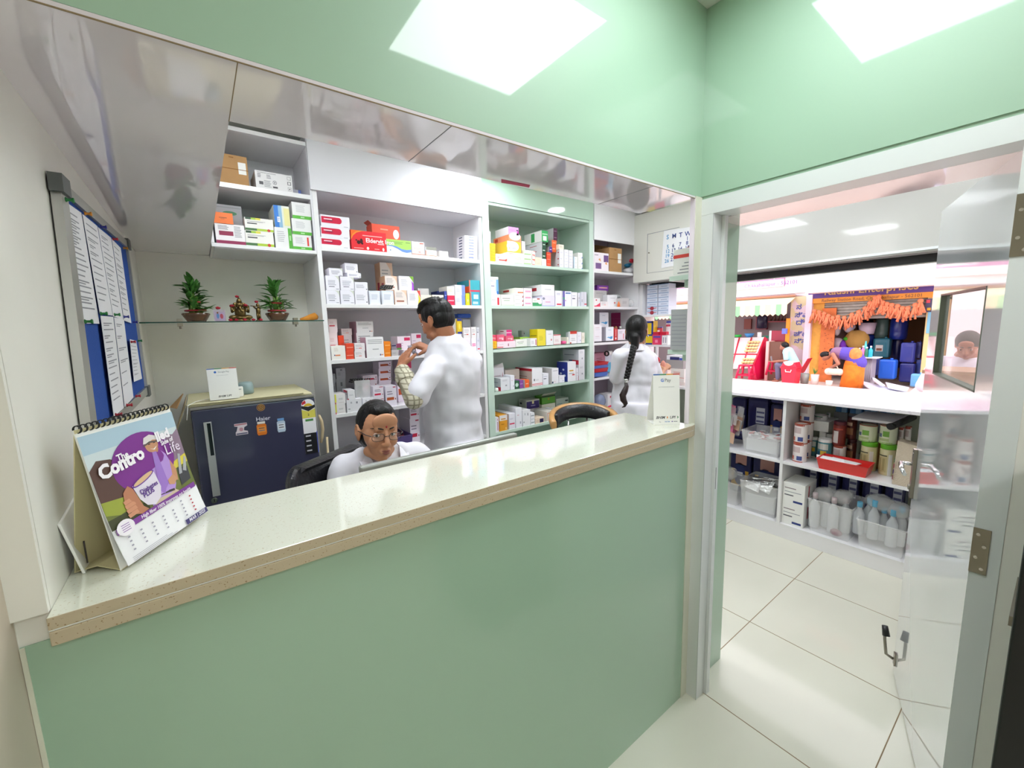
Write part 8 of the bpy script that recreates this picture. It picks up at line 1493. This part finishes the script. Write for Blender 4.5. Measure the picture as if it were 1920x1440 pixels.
# strings of orange gloves
GLV = mat('orange_glove', '#e58a62', .8, var=.15, vscale=10); path = [(1527, 583), (1536, 585), (1545, 588), (1553, 592), (1561, 596), (1571, 594), (1583, 596), (1597, 590), (1610, 585), (1622, 578), (1631, 568), (1641, 558), (1648, 556), (1655, 567), (1663, 570), (1672, 572), (1683, 574), (1692, 578), (1702, 578), (1716, 572), (1726, 564)]
obj1('rope', 'thin rope carrying the orange gloves across the yellow shop', 'rope', lambda m: m.tube([G(x, y-3, 14.75) for x, y in path], .012, KRAFT, 5))
for i, (px, py) in enumerate(path):
    m = MB(); R_ = random.Random(i); p = G(px, py, 14.74)
    for k in range(12): d = Vector((R_.uniform(-.07, .07), R_.uniform(-.12, .12), -R_.uniform(.16, .36))); m.cyl((0, 0, .03), d, .015, GLV, .024, 6)
    m.ell((0, 0, 0), (.05, .06, .06), GLV, seg=8, rings=5); o = m.build('glove_bunch'); o.location = p; tag(o, f'bunch of orange gloves on the rope, {ORD[i+1]} from left', 'gloves', 'bunches of orange gloves')
# far wall seen through the door window and the man at a desk there
struct('wall_far', (lambda m: (m.box(9.6, 9.8, -6, 1.18, ZG, 3.0, PKW), m)[1])(MB()))
xd_ = 5.6; hd = at(1814, 648, 0, xd_); t = thing('person', (xd_, hd.y, ZG), 'man in pale shirt bent over his work, seen through the door window', 'person')
F = Fr(hd, (-1, .0, -.55)); m = MB(); head(m, F, SK, True); nk = hd+Vector((.14, 0, -.12)); m.cap(hd, nk, .055, .06, SK); m.cap(nk, nk+Vector((.02, 0, -.35)), .1, .12, SK)
for s in (-1, 1): s2 = nk+Vector((0, s*.19, -.06)); e_ = s2+Vector((-.12, s*.07, -.22)); h_ = e_+Vector((-.22, -s*.14, .0)); m.cap(s2, e_, .05, .042, SK); m.cap(e_, h_, .04, .03, SK); hand(m, h_, (-1, -s*.3, -.1), (0, 0, -1), (0, -s, 0), .5, SK)
m.cap(nk+Vector((.02, 0, -.4)), Vector((xd_+.2, hd.y, ZG+.5)), .14, .14, SK); [m.cap(Vector((xd_+.2, hd.y+s*.1, ZG+.5)), Vector((xd_+.2, hd.y+s*.1, ZG+.05)), .08, .05, SK) for s in (-1, 1)]
m.build('body', t, remesh=.008); facebits(t, F, HAIR, SK); m = MB(); E(m, F, (0, -.02, .04), (.084, .1, .092), mat('grey_brown_hair', '#4a3a34', .6)); m.build('hair', t)
SH_ = mat('pale_lilac_shirt', '#ddd4e2', .8, bump=.6, bscale=8); m = MB(); m.cap(nk+Vector((0, -.17, -.07)), nk+Vector((0, .17, -.07)), .085, .085, SH_); m.cap(nk+Vector((.02, 0, -.1)), nk+Vector((.05, 0, -.5)), .16, .18, SH_)
for s in (-1, 1): s2 = nk+Vector((0, s*.19, -.06)); e_ = s2+Vector((-.12, s*.07, -.22)); h_ = e_+Vector((-.22, -s*.14, .0)); m.cap(s2, e_, .075, .065, SH_); m.cap(e_, e_.lerp(h_, .8), .06, .045, SH_)
m.build('shirt', t, remesh=.012); m = MB(); m.cap(Vector((xd_+.2, hd.y-.1, ZG+.55)), Vector((xd_+.2, hd.y-.1, ZG+.15)), .1, .08, JN); m.cap(Vector((xd_+.2, hd.y+.1, ZG+.55)), Vector((xd_+.2, hd.y+.1, ZG+.15)), .1, .08, JN); m.build('trousers', t, remesh=.016)
zt_ = at(1800, 692, 0, xd_-.35).z; t = thing('desk', (xd_-.3, hd.y, ZG), 'pale wooden desk box before the man in the pale shirt', 'desk'); m = MB(); m.box(xd_-.55, xd_-.15, hd.y-.17, hd.y+.17, ZG, zt_-.03, mat('pale_wood', '#c8a48c', .6, var=.1)); m.build('body', t); m = MB(); m.box(xd_-.6, xd_-.12, hd.y-.19, hd.y+.19, zt_-.03, zt_, mat('desk_top_wood', '#b08a70', .5)); m.build('desk_top', t); m = MB(); m.box(xd_-.5505-.001, xd_-.5505, hd.y-.06, hd.y+.06, zt_-.22, zt_-.12, PAPER); m.build('paper_label', t)
